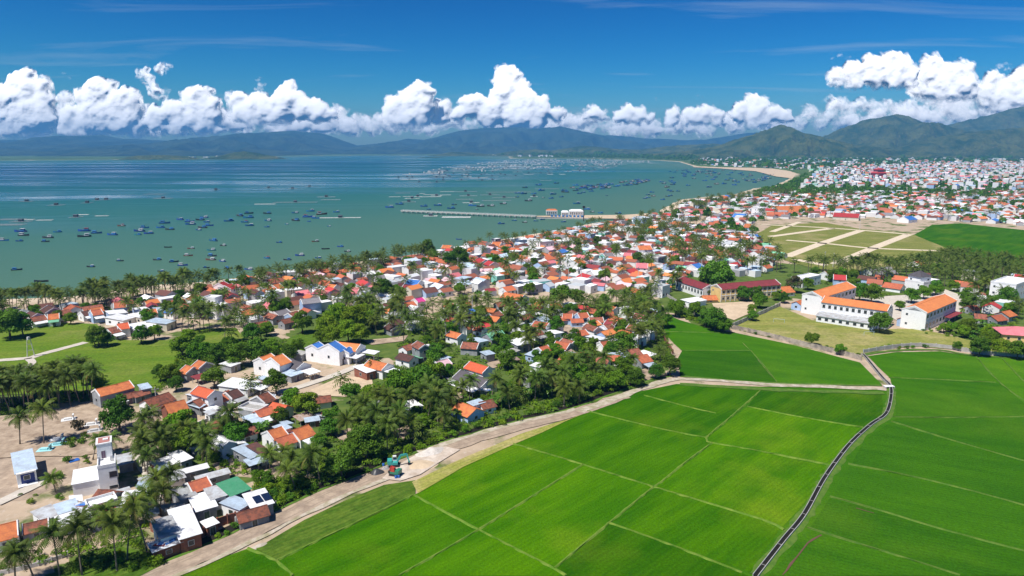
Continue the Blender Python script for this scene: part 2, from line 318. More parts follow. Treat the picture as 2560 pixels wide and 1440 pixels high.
GZ = [wpoly(q) for q in ([(1000, 830), (1180, 770), (1400, 765), (1650, 750), (1680, 920), (1600, 975), (1300, 1060), (1000, 1160), (820, 1210), (680, 1240), (640, 1210), (700, 1040), (860, 1000), (1000, 900)],
 [(240, 1000), (430, 860), (640, 830), (760, 860), (760, 900), (640, 890), (480, 930), (380, 985)], [(940, 770), (1050, 800), (1000, 900), (760, 860), (720, 840), (800, 770)], [(470, 1060), (660, 1060), (650, 1200), (400, 1200), (400, 1060)],
 [(100, 1460), (180, 1395), (350, 1340), (380, 1395), (560, 1385), (430, 1460)], [(540, 1345), (700, 1262), (760, 1200), (640, 1200), (600, 1290)], [(1640, 700), (1960, 660), (2640, 660), (2640, 880), (2400, 860), (2380, 790), (2140, 730), (1960, 750), (1780, 830), (1660, 770)], [(0, 1040), (0, 960), (260, 960), (240, 1000), (120, 1010)])]
GREEN = np.zeros(X.size)
near_ = (dist < 800) & (Y.ravel() > 0)
for i in np.nonzero(near_)[0]:
    x_, y_ = X.ravel()[i], Y.ravel()[i]
    if any(in_poly(x_, y_, g) for g in GZ): GREEN[i] = 1
m = bpy.data.materials.new('ground'); m.use_nodes = True
n = m.node_tree.nodes; l = m.node_tree.links; b = n['Principled BSDF']; b.inputs['Roughness'].default_value = 0.95; b.inputs['Specular IOR Level'].default_value = 0.1
ge = n.new('ShaderNodeNewGeometry'); at_ = n.new('ShaderNodeAttribute'); at_.attribute_name = 'Col'; se = n.new('ShaderNodeSeparateColor'); l.new(at_.outputs['Color'], se.inputs[0])
def nnoise(scale, detail=6, rough=0.6):
    q = n.new('ShaderNodeTexNoise'); q.inputs['Scale'].default_value = scale; q.inputs['Detail'].default_value = detail; q.inputs['Roughness'].default_value = rough; l.new(ge.outputs['Position'], q.inputs['Vector']); return q.outputs['Fac']
def nmix(f, A, B):
    q = n.new('ShaderNodeMix'); q.data_type = 'RGBA'
    l.new(f, q.inputs['Factor'])
    for k_, v in (('A', A), ('B', B)):
        if isinstance(v, tuple): q.inputs[k_].default_value = lin(v)
        else: l.new(v, q.inputs[k_])
    return q.outputs['Result']
def nrange(f, a, b_, c=0, d=1):
    q = n.new('ShaderNodeMapRange'); q.inputs[1].default_value = a; q.inputs[2].default_value = b_; q.inputs[3].default_value = c; q.inputs[4].default_value = d; l.new(f, q.inputs[0]); return q.outputs[0]
dirt = nmix(nrange(nnoise(.12), .3, .7), (0.48, 0.375, 0.27), (0.34, 0.26, 0.18))
dirt = nmix(nrange(nnoise(.6), .55, .8), dirt, (0.52, 0.45, 0.37))
grass = nmix(nrange(nnoise(.25), .3, .7), (0.055, 0.105, 0.018), (0.12, 0.16, 0.035))
gsel = n.new('ShaderNodeMath'); gsel.operation = 'MULTIPLY_ADD'; gsel.inputs[1].default_value = .34; l.new(se.outputs[2], gsel.inputs[0]); l.new(nnoise(.06, 8), gsel.inputs[2])
g1 = nmix(nrange(gsel.outputs[0], .52, .62), dirt, grass)
far = nmix(nrange(nnoise(.004, 8), .4, .6), (0.035, 0.075, 0.02), (0.09, 0.15, 0.035))
g2 = nmix(se.outputs[1], g1, far)
g3 = nmix(se.outputs[0], g2, nmix(nrange(nnoise(.3), .3, .7), (0.62, 0.50, 0.36), (0.52, 0.42, 0.30)))
l.new(g3, b.inputs['Base Color'])
gme = np_mesh('ground', np.c_[X.ravel(), Y.ravel(), Z], Fq, [m], col=np.c_[sand, veg, GREEN], smooth=True)
kind(link('ground', gme), 'structure')

# sea
sp = [Vector((x, y, SEA_Z)) for x, y in [(-14000, -1400), (14000, -1400), (14000, 14000), (-14000, 14000)]]
X, Y, Fq = polar(100, 14000, 150, -80, 80, 200)
SD = sea_sd(X.ravel(), Y.ravel()); off = np.clip(-SD, 0, None)
m = bpy.data.materials.new('sea_water'); m.use_nodes = True
n = m.node_tree.nodes; l = m.node_tree.links; b = n['Principled BSDF']
ge = n.new('ShaderNodeNewGeometry'); at_ = n.new('ShaderNodeAttribute'); at_.attribute_name = 'Col'; se = n.new('ShaderNodeSeparateColor'); l.new(at_.outputs['Color'], se.inputs[0])
mpn = n.new('ShaderNodeMapping'); mpn.inputs['Scale'].default_value = (0.0012, 0.0055, 1); mpn.inputs['Rotation'].default_value = (0, 0, rad(6)); l.new(ge.outputs['Position'], mpn.inputs[0])
st = n.new('ShaderNodeTexNoise'); st.inputs['Scale'].default_value = 1.0; st.inputs['Detail'].default_value = 7; st.inputs['Roughness'].default_value = 0.62; st.inputs['Distortion'].default_value = 0.6; l.new(mpn.outputs[0], st.inputs['Vector'])
smul = n.new('ShaderNodeMath'); smul.operation = 'MULTIPLY'; l.new(nrange(st.outputs['Fac'], .46, .63), smul.inputs[0]); l.new(nrange(se.outputs[0], .2, .36), smul.inputs[1]); slick = smul.outputs[0]
deep = n.new('ShaderNodeValToRGB'); el = deep.color_ramp.elements
el[0].position = 0.0; el[0].color = (0.078, 0.15, 0.095, 1); el[1].position = 1.0; el[1].color = (0.004, 0.035, 0.10, 1)
for p_, c_ in ((0.14, (0.056, 0.137, 0.095, 1)), (0.26, (0.028, 0.12, 0.1, 1)), (0.42, (0.012, 0.10, 0.105, 1)), (0.65, (0.006, 0.06, 0.10, 1))):
    e = el.new(p_); e.color = c_
pn = nnoise(.0022, 5); ad = n.new('ShaderNodeMath'); ad.operation = 'MULTIPLY_ADD'; ad.inputs[1].default_value = 0.16; l.new(pn, ad.inputs[0])
sb = n.new('ShaderNodeMath'); sb.operation = 'SUBTRACT'; sb.inputs[1].default_value = 0.08; l.new(se.outputs[0], sb.inputs[0]); l.new(sb.outputs[0], ad.inputs[2]); l.new(ad.outputs[0], deep.inputs[0])
l.new(deep.outputs[0], b.inputs['Base Color']); b.inputs['IOR'].default_value = 1.33
l.new(nrange(slick, 0, 1, .42, .16), b.inputs['Roughness']); l.new(nrange(slick, 0, 1, .06, .9), b.inputs['Specular IOR Level'])
bp = n.new('ShaderNodeBump'); bp.inputs['Distance'].default_value = 0.5; l.new(nrange(slick, 0, 1, .5, .03), bp.inputs['Strength']); l.new(nnoise(.25, 5), bp.inputs['Height']); l.new(bp.outputs[0], b.inputs['Normal'])
sme = np_mesh('sea', np.c_[X.ravel(), Y.ravel(), np.full(X.size, SEA_Z)], Fq, [m], col=np.c_[np.clip((off / 4200) ** .62, 0, 1), off * 0, off * 0], smooth=True)
kind(link('sea', sme), 'structure')

def hill_mat(name, c1, c2, rock, ns=.006):
    m = bpy.data.materials.new(name); m.use_nodes = True
    global n, l, ge
    n = m.node_tree.nodes; l = m.node_tree.links; b = n['Principled BSDF']; b.inputs['Roughness'].default_value = 0.95; b.inputs['Specular IOR Level'].default_value = 0.05
    ge = n.new('ShaderNodeNewGeometry')
    c = nmix(nrange(nnoise(ns, 10, .65), .4, .6), c1, c2); c = nmix(nrange(nnoise(ns * 5, 8, .7), .6, .72), c, rock)
    l.new(c, b.inputs['Base Color'])
    bn = n.new('ShaderNodeBump'); bn.inputs['Strength'].default_value = 0.9; bn.inputs['Distance'].default_value = 45; l.new(nnoise(ns * 6, 10, .65), bn.inputs['Height']); l.new(bn.outputs[0], b.inputs['Normal'])
    return m
HM = hill_mat('hill_forest', (0.026, 0.062, 0.010), (0.115, 0.135, 0.035), (0.25, 0.19, 0.12))
HF = hill_mat('mountain_forest', (0.014, 0.034, 0.016), (0.05, 0.075, 0.034), (0.10, 0.10, 0.07), .003)
def hill(name, pts, D, front, back, m, seed, rough=.85, N=420, K=90):
    xs = np.array([at_y(px, py, D).x for px, py in pts]); hs = np.array([at_y(px, py, D).z for px, py in pts])
    x = np.linspace(xs[0], xs[-1], N); h = np.interp(x, xs, hs)
    k_ = 3; ker = np.hanning(k_ + 2)[1:-1]; h = np.convolve(np.pad(h, k_ // 2, 'edge'), ker / ker.sum(), 'same')[k_ // 2:k_ // 2 + N]
    h = h * np.minimum(1, np.minimum(np.arange(N), N - 1 - np.arange(N)) / (N * .03) + .02)
    ys = np.concatenate([np.linspace(-1, 0, int(K * .7)), np.linspace(0, 1, K - int(K * .7) + 1)[1:]])
    V = np.zeros((len(ys), N, 3)); sc = 1 / (min(front, 2400) * .42)
    for j, s in enumerate(ys):
        y = D + (s * front if s < 0 else s * back); base = (1 - abs(s)) ** 1.5
        for i in range(N):
            p = Vector((x[i] * sc, y * sc * .6, seed))
            rn = 1 - abs(noise.fractal(p, 1.0, 2.1, 6)) * 1.6
            r2 = noise.fractal(p * 3.3, 0.9, 2.1, 5)
            amp = 4 * abs(s) * (1 - abs(s)) + .14
            z = h[i] * (base + rough * amp * (rn - .55) * .62 + .05 * r2 * amp)
            V[j, i] = (x[i], y, max(z, 0) - 3)
    i = np.arange(len(ys) - 1)[:, None] * N + np.arange(N - 1)[None, :]
    Fh = np.stack([i, i + 1, i + N + 1, i + N], -1).reshape(-1, 4)
    return kind(link(name, np_mesh(name, V.reshape(-1, 3), Fh, [m], smooth=True)), 'structure')
hill('mountains', [(-420, 378), (-200, 366), (-60, 356), (0, 352), (60, 348), (130, 352), (220, 340), (260, 337), (300, 345), (400, 350), (470, 355), (545, 352), (600, 338), (650, 331), (740, 328), (800, 333), (840, 345), (890, 362), (930, 376), (990, 386)], 12300, 5400, 1500, HF, 1)
hill('mountains', [(820, 376), (900, 364), (960, 356), (1020, 347), (1060, 350), (1100, 340), (1150, 328), (1200, 322), (1260, 319), (1330, 320), (1400, 317), (1440, 324), (1500, 337), (1560, 350), (1640, 360), (1720, 372)], 13300, 4000, 1200, HF, 5)
hill('mountains', [(1380, 360), (1450, 350), (1520, 338), (1600, 344), (1700, 350), (1760, 349), (1800, 344), (1860, 334), (1910, 330), (2000, 345), (2100, 360)], 13900, 2000, 800, HF, 9)
hill('hills', [(1060, 389), (1090, 386), (1130, 379), (1180, 381), (1230, 385), (1290, 376), (1340, 373), (1380, 376), (1420, 370), (1450, 364), (1500, 367), (1540, 372), (1600, 373), (1660, 366), (1720, 361), (1780, 358), (1840, 366), (1900, 380)], 7600, 700, 700, HM, 13, .7)
hill('hill', [(1600, 386), (1700, 378), (1760, 372), (1800, 364), (1850, 347), (1900, 329), (1930, 320), (1950, 313), (1962, 315), (1985, 329), (2020, 335), (2080, 350), (2150, 362), (2250, 374), (2330, 384)], 5900, 1000, 1200, HM, 17, 1.0)
hill('hill', [(1960, 372), (2040, 352), (2080, 338), (2120, 319), (2160, 302), (2200, 293), (2240, 288), (2280, 296), (2330, 310), (2380, 326), (2440, 345), (2520, 372)], 7000, 1500, 1300, HM, 21, .95)
hill('hill', [(2230, 368), (2300, 340), (2366, 316), (2420, 301), (2480, 285), (2540, 270), (2580, 267), (2660, 275), (2800, 300), (3000, 350)], 8000, 1700, 1300, HM, 25, .95)
hill('hill', [(2180, 380), (2240, 372), (2280, 362), (2320, 351), (2380, 336), (2430, 331), (2480, 326), (2560, 318), (2640, 312), (2760, 330), (2900, 370)], 5900, 900, 1200, HM, 29, .95)
hill('island', [(305, 396), (320, 391), (345, 388), (400, 387), (440, 388), (475, 391), (500, 396)], 5000, 160, 200, HM, 33, .2, 120, 24)
hill('island', [(515, 395), (550, 388), (585, 380), (610, 377), (640, 381), (670, 387), (705, 393)], 5200, 260, 260, HM, 37, .25, 120, 24)
hill('island', [(1040, 393.5), (1060, 392), (1090, 391.6), (1115, 393.5)], 5900, 70, 70, HM, 41, .2, 60, 14)

# ------------------------------------------------------------------ fields, roads and yards
def field_mat(name, c1, c2, c3, s=.05, fine=2.2, row=44):
    m = bpy.data.materials.new(name); m.use_nodes = True
    global n, l, ge
    n = m.node_tree.nodes; l = m.node_tree.links; b = n['Principled BSDF']; b.inputs['Roughness'].default_value = 0.85; b.inputs['Specular IOR Level'].default_value = 0.03
    ge = n.new('ShaderNodeNewGeometry'); mpn = n.new('ShaderNodeMapping'); mp0 = n.new('ShaderNodeMapping'); mp0.inputs['Rotation'].default_value = (0, 0, rad(-row)); l.new(ge.outputs['Position'], mp0.inputs[0]); mpn.inputs['Scale'].default_value = (.3, 1.7, 1); l.new(mp0.outputs[0], mpn.inputs[0])
    q = n.new('ShaderNodeTexNoise'); q.inputs['Scale'].default_value = s * 2; q.inputs['Detail'].default_value = 8; q.inputs['Roughness'].default_value = .6; l.new(mpn.outputs[0], q.inputs['Vector'])
    c = nmix(nrange(q.outputs['Fac'], .38, .62), c1, c2); c = nmix(nrange(nnoise(s * .45, 6), .52, .72, 0, .9), c, c3)
    wv = n.new('ShaderNodeTexWave'); wv.bands_direction = 'Y'; wv.inputs['Scale'].default_value = .16; wv.inputs['Distortion'].default_value = 3.0; wv.inputs['Detail'].default_value = 3; l.new(mpn.outputs[0], wv.inputs['Vector']); hw_ = n.new('ShaderNodeHueSaturation'); l.new(c, hw_.inputs['Color']); l.new(nrange(wv.outputs['Fac'], 0, 1, .93, 1.05), hw_.inputs['Value']); c = hw_.outputs[0]
    f = nnoise(fine, 4, .7); hs_ = n.new('ShaderNodeHueSaturation'); l.new(nrange(f, .25, .75, .66, 1.34), hs_.inputs['Value']); l.new(c, hs_.inputs['Color'])
    oi = n.new('ShaderNodeObjectInfo'); h3 = n.new('ShaderNodeHueSaturation'); l.new(hs_.outputs[0], h3.inputs['Color']); l.new(nrange(oi.outputs['Random'], 0, 1, .74, 1.2), h3.inputs['Value']); l.new(nrange(oi.outputs['Random'], 0, 1, .506, .494), h3.inputs['Hue'])
    l.new(h3.outputs[0], b.inputs['Base Color'])
    bn = n.new('ShaderNodeBump'); bn.inputs['Strength'].default_value = .55; bn.inputs['Distance'].default_value = .35; l.new(f, bn.inputs['Height']); l.new(bn.outputs[0], b.inputs['Normal'])
    return m
RICE = field_mat('rice_crop', (0.027, 0.112, 0.0), (0.056, 0.160, 0.0), (0.115, 0.195, 0.006))
RICE2 = field_mat('rice_crop_deep', (0.032, 0.118, 0.003), (0.046, 0.145, 0.003), (0.075, 0.17, 0.007), row=-25)
WEED = field_mat('weeds', (0.065, 0.135, 0.012), (0.12, 0.185, 0.022), (0.045, 0.10, 0.01), .3, 1.0)
MEADOW = field_mat('meadow_grass', (0.075, 0.145, 0.012), (0.115, 0.17, 0.02), (0.18, 0.19, 0.05), .05, .9, 10)
DRY = field_mat('dry_grass', (0.225, 0.225, 0.06), (0.145, 0.175, 0.035), (0.38, 0.31, 0.15), .06, .7, 0)
STRAW = field_mat('straw_verge', (0.17, 0.20, 0.035), (0.27, 0.26, 0.07), (0.42, 0.33, 0.17), .12, 1.3)
BUND = mat('bund_grass', (0.07, 0.165, 0.008), 0.9, (0.155, 0.225, 0.03), .5, rand=.05, world=True)
BUND2 = mat('dark_bund_grass', (0.055, 0.14, 0.010), 0.9, (0.115, 0.185, 0.025), .5, rand=.05, world=True)
DIRT = mat('dirt_road', (0.43, 0.335, 0.245), 0.95, (0.27, 0.205, 0.15), .3, rand=0, world=True, bump=.4)
GRAV = mat('pale_gravel', (0.52, 0.455, 0.375), 0.95, (0.30, 0.27, 0.16), .45, rand=0, world=True, bump=.4)
SAND = mat('sand', (0.60, 0.47, 0.32), 0.95, (0.48, 0.37, 0.25), .15, rand=0, world=True)
YARD = mat('sandy_yard', (0.46, 0.36, 0.26), 0.95, (0.27, 0.20, 0.14), .3, rand=0, world=True, bump=.3)
PAVE = mat('concrete_path', (0.58, 0.53, 0.45), 0.9, (0.48, 0.43, 0.36), .4, rand=0, world=True)
EXCL = []; ZF = [0]
def field(name, pts, z, m, k='stuff', label=None):
    EXCL.append([tuple(p)[:2] for p in wpoly(pts)]); ZF[0] += 1; return sheet(name, pts, z + ZF[0] * .0045, m, k, label)
sheet('paddy_ground', [tuple(P(430, 1440))[:2], tuple(P(1040, 1240))[:2], tuple(P(1480, 1030))[:2], tuple(P(1690, 960))[:2], tuple(P(2215, 975))[:2], tuple(P(2560, 905))[:2], (420, 290), (420, 20), (-150, 20)], .02, RICE2, 'structure', world=True)
plots = [[(430, 1440), (620, 1371), (690, 1403), (732, 1440)], [(690, 1403), (1034, 1238), (1196, 1325), (997, 1440), (732, 1440)],
 [(1034, 1238), (1160, 1165), (1283, 1110), (1457, 1162), (1196, 1325)], [(1196, 1325), (1457, 1162), (1634, 1218), (1523, 1308), (1385, 1422)],
 [(997, 1440), (1196, 1325), (1385, 1422), (1415, 1440)], [(1283, 1110), (1468, 1028), (1648, 1072), (1766, 1095), (1780, 1108), (1651, 1207), (1634, 1218), (1457, 1162)],
 [(1468, 1028), (1600, 978), (1690, 960), (1790, 968), (1900, 978), (1766, 1095), (1648, 1072)], [(1385, 1422), (1523, 1308), (1700, 1372), (1855, 1433), (1870, 1440), (1415, 1440)],
 [(1523, 1308), (1634, 1218), (1900, 1298), (1950, 1322), (1875, 1430), (1700, 1372)], [(1634, 1218), (1651, 1207), (1780, 1108), (1900, 1129), (2080, 1168), (2035, 1230), (1955, 1318), (1900, 1298)],
 [(1766, 1095), (1868, 1017), (2150, 1070), (2085, 1162), (1900, 1129), (1780, 1108)], [(1868, 1017), (1900, 978), (2205, 987), (2205, 1035), (2155, 1068)]]
for q in plots: field('rice_field', q, .05, RICE, label='bright green rice paddy plot between grassy bunds')
plots2 = [[(2170, 890), (2240, 880), (2350, 878), (2440, 892), (2500, 957), (2225, 945)], [(2225, 945), (2500, 957), (2560, 1009), (2600, 1041), (2240, 1041), (2240, 990)], [(2440, 892), (2640, 900), (2640, 1040), (2560, 1009), (2500, 957)],
 [(2240, 1045), (2640, 1041), (2640, 1175), (2428, 1116), (2232, 1053)], [(2225, 1056), (2428, 1116), (2640, 1175), (2640, 1290), (2541, 1259), (2315, 1200), (2130, 1160), (2160, 1100)], [(2125, 1165), (2315, 1200), (2541, 1259), (2640, 1290), (2640, 1400), (2363, 1327), (2206, 1279), (2080, 1241)],
 [(2075, 1245), (2206, 1279), (2363, 1327), (2640, 1400), (2640, 1440), (2400, 1440), (2222, 1384), (2025, 1319)], [(2020, 1323), (2222, 1384), (2400, 1440), (1920, 1440)],
 [(1645, 778), (1700, 800), (1790, 826), (1830, 830), (1877, 877), (1705, 877), (1668, 840)], [(1705, 877), (1877, 877), (1942, 955), (1900, 956), (1750, 946), (1700, 938), (1692, 900)], [(1830, 830), (1990, 864), (2150, 906), (2205, 962), (1942, 957), (1877, 877)],
 [(2232, 616), (2330, 562), (2400, 558), (2700, 590), (2700, 680), (2400, 650), (2300, 625)]]
field('rice_field', plots2.pop(), .05, RICE, label='bright far rice paddy beside the building plots')
for q in plots2: field('rice_field', q, .05, RICE2, label='deep green rice paddy plot with narrow bunds')
field('far_fields', [(2290, 392), (2560, 386), (2700, 388), (2700, 402), (2420, 401), (2300, 398)], .3, RICE2, 'structure')
field('weed_strip', [(640, 1371), (760, 1300), (860, 1252), (960, 1212), (1040, 1200), (1038, 1236), (690, 1401)], .06, WEED, 'stuff', 'strip of rough weeds between dirt road and rice')
field('straw_verge', [(1030, 1205), (1180, 1135), (1300, 1085), (1430, 1045), (1500, 1015), (1470, 1030), (1290, 1108), (1160, 1166), (1045, 1233)], .065, STRAW, 'stuff', 'yellowed straw verge beside the sand heap')
field('meadow', [(-60, 838), (60, 815), (150, 806), (240, 810), (275, 838), (300, 850), (430, 850), (455, 870), (430, 930), (400, 965), (330, 960), (250, 985), (60, 985), (-60, 990)], .05, MEADOW, 'stuff', 'open green meadow crossed by a pale path')
field('meadow', [(455, 832), (500, 822), (590, 819), (615, 850), (520, 866), (460, 860)], .05, MEADOW, 'stuff', 'small green meadow behind the tall palms')
field('meadow', [(715, 848), (775, 825), (800, 845), (770, 868), (720, 870)], .05, WEED, 'stuff', 'small weedy clearing beside the bright tree')
for q in ([(835, 1085), (870, 1070), (905, 1078), (900, 1100), (860, 1112)], [(985, 1075), (1015, 1062), (1040, 1068), (1050, 1095), (1010, 1100)], [(1120, 985), (1150, 975), (1165, 990), (1135, 1002)], [(1378, 818), (1420, 812), (1470, 820), (1490, 835), (1440, 845), (1390, 838)], [(1485, 870), (1510, 865), (1520, 890), (1495, 900)], [(1590, 930), (1615, 920), (1650, 942), (1620, 950)], [(1215, 905), (1250, 898), (1252, 915), (1225, 922)], [(905, 850), (970, 845), (1020, 838), (1010, 852), (930, 862)], [(530, 1160), (580, 1145), (590, 1165), (545, 1178)], [(430, 1100), (455, 1120), (450, 1150), (420, 1140)]):
    field('sandy_yard', q, .05, YARD, 'structure')
field('sandy_yard', [(-60, 1045), (110, 1030), (235, 1005), (330, 1030), (400, 1060), (385, 1100), (310, 1120), (200, 1140), (60, 1140), (-60, 1150)], .05, YARD, 'structure')
sheet('sandy_yard', [(-60, 1150), (60, 1142), (200, 1142), (190, 1200), (60, 1250), (-60, 1260)], .04, DIRT, 'structure')
field('sandy_yard', [(775, 975), (860, 938), (930, 948), (935, 975), (870, 992), (790, 988)], .05, SAND, 'structure')
sheet('sandy_yard', [(530, 1185), (560, 1150), (600, 1150), (650, 1165), (690, 1150), (760, 1175), (800, 1195), (740, 1200), (640, 1195)], .04, YARD, 'structure')
field('school_field', [(1826, 820), (1950, 766), (2030, 800), (2180, 822), (2300, 822), (2430, 852), (2640, 880), (2640, 896), (2460, 886), (2380, 873), (2300, 866), (2230, 870), (2158, 884), (2100, 884), (1990, 858)], .05, DRY, 'stuff', 'dry grass playing field inside the school wall')
field('school_yard', [(1780, 758), (1885, 752), (1890, 778), (1835, 800), (1790, 785)], .05, SAND, 'structure')
field('school_yard', [(2150, 745), (2290, 735), (2360, 722), (2420, 745), (2395, 790), (2330, 818), (2240, 800)], .05, PAVE, 'structure')
field('building_plots', [(1880, 592), (1930, 563), (2060, 556), (2150, 572), (2275, 583), (2390, 630), (2300, 672), (2060, 678), (1960, 650)], .05, DRY, 'stuff', 'dry grass building plots between new sand roads')
field('sandy_yard', [(1700, 556), (1760, 549), (1790, 556), (1740, 566)], .05, SAND, 'structure')
sheet('beach', [(1730, 416), (1800, 418), (1871, 419), (1930, 421), (1975, 428), (1992, 434), (1982, 446), (1940, 441), (1890, 428), (1800, 421), (1735, 418)], .02, SAND, 'structure')
mb = MB()
for pts, wd in (((1966, 642), (2060, 607), (2152, 577)), 8), (((2089, 661), (2180, 622), (2272, 586)), 8), (((1987, 649), (2064, 664)), 7), (((2152, 576), (2272, 586)), 7), (((1966, 601), (2071, 610), (2180, 621), (2363, 628)), 6), (((1925, 592), (2082, 571)), 7), (((1903, 562), (2030, 568), (2152, 576)), 6), (((1930, 580), (2000, 555)), 6):
    ribbon(mb, polyline_world(pts), wd, .26)
kind(mb.build('sand_roads', [mat('pale_sand_road', (0.68, 0.58, 0.43), .95, (0.58, 0.48, 0.34), .2, rand=0, world=True)]), 'structure')
sheet('gravel_apron', [(955, 1196), (985, 1168), (1030, 1142), (1075, 1118), (1115, 1116), (1150, 1124), (1110, 1148), (1050, 1186), (1000, 1202)], .235, mat('pale_rubble_ground', (.62, .54, .455), .95, (.43, .345, .265), .35, rand=0, world=True, bump=.5))
field('lawn', [(120, 1455), (190, 1405), (300, 1366), (372, 1382), (420, 1404), (320, 1455)], .05, WEED, 'stuff', 'bright patch of lawn under the front palms')
ROADPX = [(330, 1462), (430, 1424), (560, 1368), (700, 1298), (860, 1222), (960, 1182), (1060, 1140), (1160, 1106), (1300, 1066), (1450, 1030), (1560, 990), (1640, 960), (1700, 948), (1800, 953), (1950, 964), (2080, 968), (2212, 974)]
mb = MB(); RL = polyline_world(ROADPX[:11]); ribbon(mb, RL, 5.3, .19, jit=.6); kind(mb.build('dirt_road', [DIRT]), 'structure')
mb = MB(); RL2 = polyline_world(ROADPX[9:]); ribbon(mb, RL2, 2.9, .21, jit=.55); kind(mb.build('gravel_track', [GRAV]), 'structure')
mb = MB(); ribbon(mb, polyline_world(ROADPX[:7]), 1.3, .2, jit=.5, offset=-3.1); ribbon(mb, polyline_world(ROADPX[6:10]), 1.8, .2, jit=.6, offset=2.3); kind(mb.build('gravel_shoulder', [GRAV]), 'structure')
mb = MB()
for o_ in (-1.2, 0.9, 1.7): ribbon(mb, RL[:90], .35, .196, jit=.12, offset=o_)
kind(mb.build('wheel_ruts', [mat('rut', (0.32, 0.25, 0.185), .95, rand=0, world=True)]), 'structure')
RW = [(p.x, p.y) for p in RL + RL2]
mb = MB(); ribbon(mb, polyline_world(ROADPX[:13]), 2.6, .09, jit=.3, offset=5.2); kind(mb.build('village_canal', [M['water_d']]), 'structure')
mb = MB(); ribbon(mb, polyline_world(ROADPX[:13]), .9, .1, jit=.35, offset=3.6); kind(mb.build('canal_bank', [BUND2]), 'structure')
mb = MB()
for pts, wd in (((-60, 905), (0, 902), (72, 896), (110, 885), (215, 857)), 3.6), (((70, 897), (80, 905), (76, 914), (40, 930), (-60, 962)), 2.6), (((-10, 1262), (40, 1238), (90, 1215), (120, 1200)), 3.0):
    ribbon(mb, polyline_world(pts, step=2), wd, .27, jit=.15)
ribbon(mb, polyline_world([(470, 1068), (545, 1042), (620, 1030)]), 2.4, .27); ribbon(mb, polyline_world([(690, 985), (760, 965), (860, 930), (900, 912)]), 3.5, .27); ribbon(mb, polyline_world([(340, 1135), (362, 1175), (385, 1235), (392, 1270)], step=2), 2.6, .27, jit=.4)
kind(mb.build('village_paths', [PAVE]), 'structure')
mb = MB()
bunds = [[(690, 1403), (1034, 1238)], [(620, 1371), (690, 1403), (732, 1440)], [(1034, 1238), (1196, 1325), (1385, 1422), (1415, 1440)], [(997, 1440), (1196, 1325), (1457, 1162)], [(1283, 1110), (1457, 1162), (1634, 1218), (1900, 1298), (1960, 1325)],
 [(1385, 1422), (1523, 1308), (1634, 1218), (1651, 1207), (1715, 1155), (1780, 1108)], [(1780, 1108), (1766, 1095), (1830, 1040), (1900, 978)], [(1523, 1308), (1700, 1372), (1855, 1433)], [(1468, 1028), (1648, 1072), (1766, 1095)], [(1780, 1108), (1900, 1129), (2085, 1165)], [(1868, 1017), (2000, 1043), (2158, 1069)], [(1610, 989), (1720, 1018), (1790, 1034)]]
for q in bunds: ribbon(mb, polyline_world(q, step=1.6), .62, .02, .3, jit=.26)
kind(mb.build('field_bunds', [BUND]), 'structure')
mb = MB()
for q in [[(2232, 1043), (2400, 1045), (2640, 1041)], [(2228, 1054), (2428, 1116), (2640, 1175)], [(2120, 1160), (2315, 1200), (2541, 1259), (2640, 1290)], [(2075, 1242), (2206, 1279), (2363, 1327), (2640, 1400)], [(2018, 1320), (2222, 1384), (2400, 1440)], [(2222, 945), (2350, 950), (2488, 957)], [(2440, 892), (2504, 961), (2600, 1030)], [(2504, 896), (2580, 975)], [(1877, 877), (1910, 915), (1942, 956)], [(1705, 877), (1877, 877)], [(1665, 830), (1760, 832), (1830, 834)]]: ribbon(mb, polyline_world(q, step=3), .6, .02, .34, jit=.24)
ribbon(mb, polyline_world([(1890, 1440), (1962, 1351), (2012, 1290), (2062, 1200), (2112, 1130), (2144, 1096), (2182, 1062), (2216, 1038), (2228, 1002), (2228, 968)], step=2), 3.0, .05, .22, jit=.45); ribbon(mb, polyline_world([(1700, 960), (1900, 974), (2210, 984)], step=3), 2.6, .2, jit=.5); ribbon(mb, polyline_world([(1700, 941), (1900, 957), (2205, 965)], step=3), 1.6, .2, jit=.3)
ribbon(mb, polyline_world([(2160, 888), (2240, 877), (2350, 876), (2440, 890), (2640, 899)], step=3), 2.0, .21, jit=.3)
kind(mb.build('field_bunds', [BUND2]), 'structure')
mb = MB(); ribbon(mb, polyline_world([(1956, 1440), (1990, 1395), (2030, 1352), (2055, 1340)], step=2), .32, .23, jit=.15); ribbon(mb, polyline_world([(2140, 1272), (2185, 1285)], step=2), .3, .23, jit=.1); kind(mb.build('muddy_gap', [mat('mud', (0.13, 0.07, 0.045), .8, rand=0)]), 'structure')
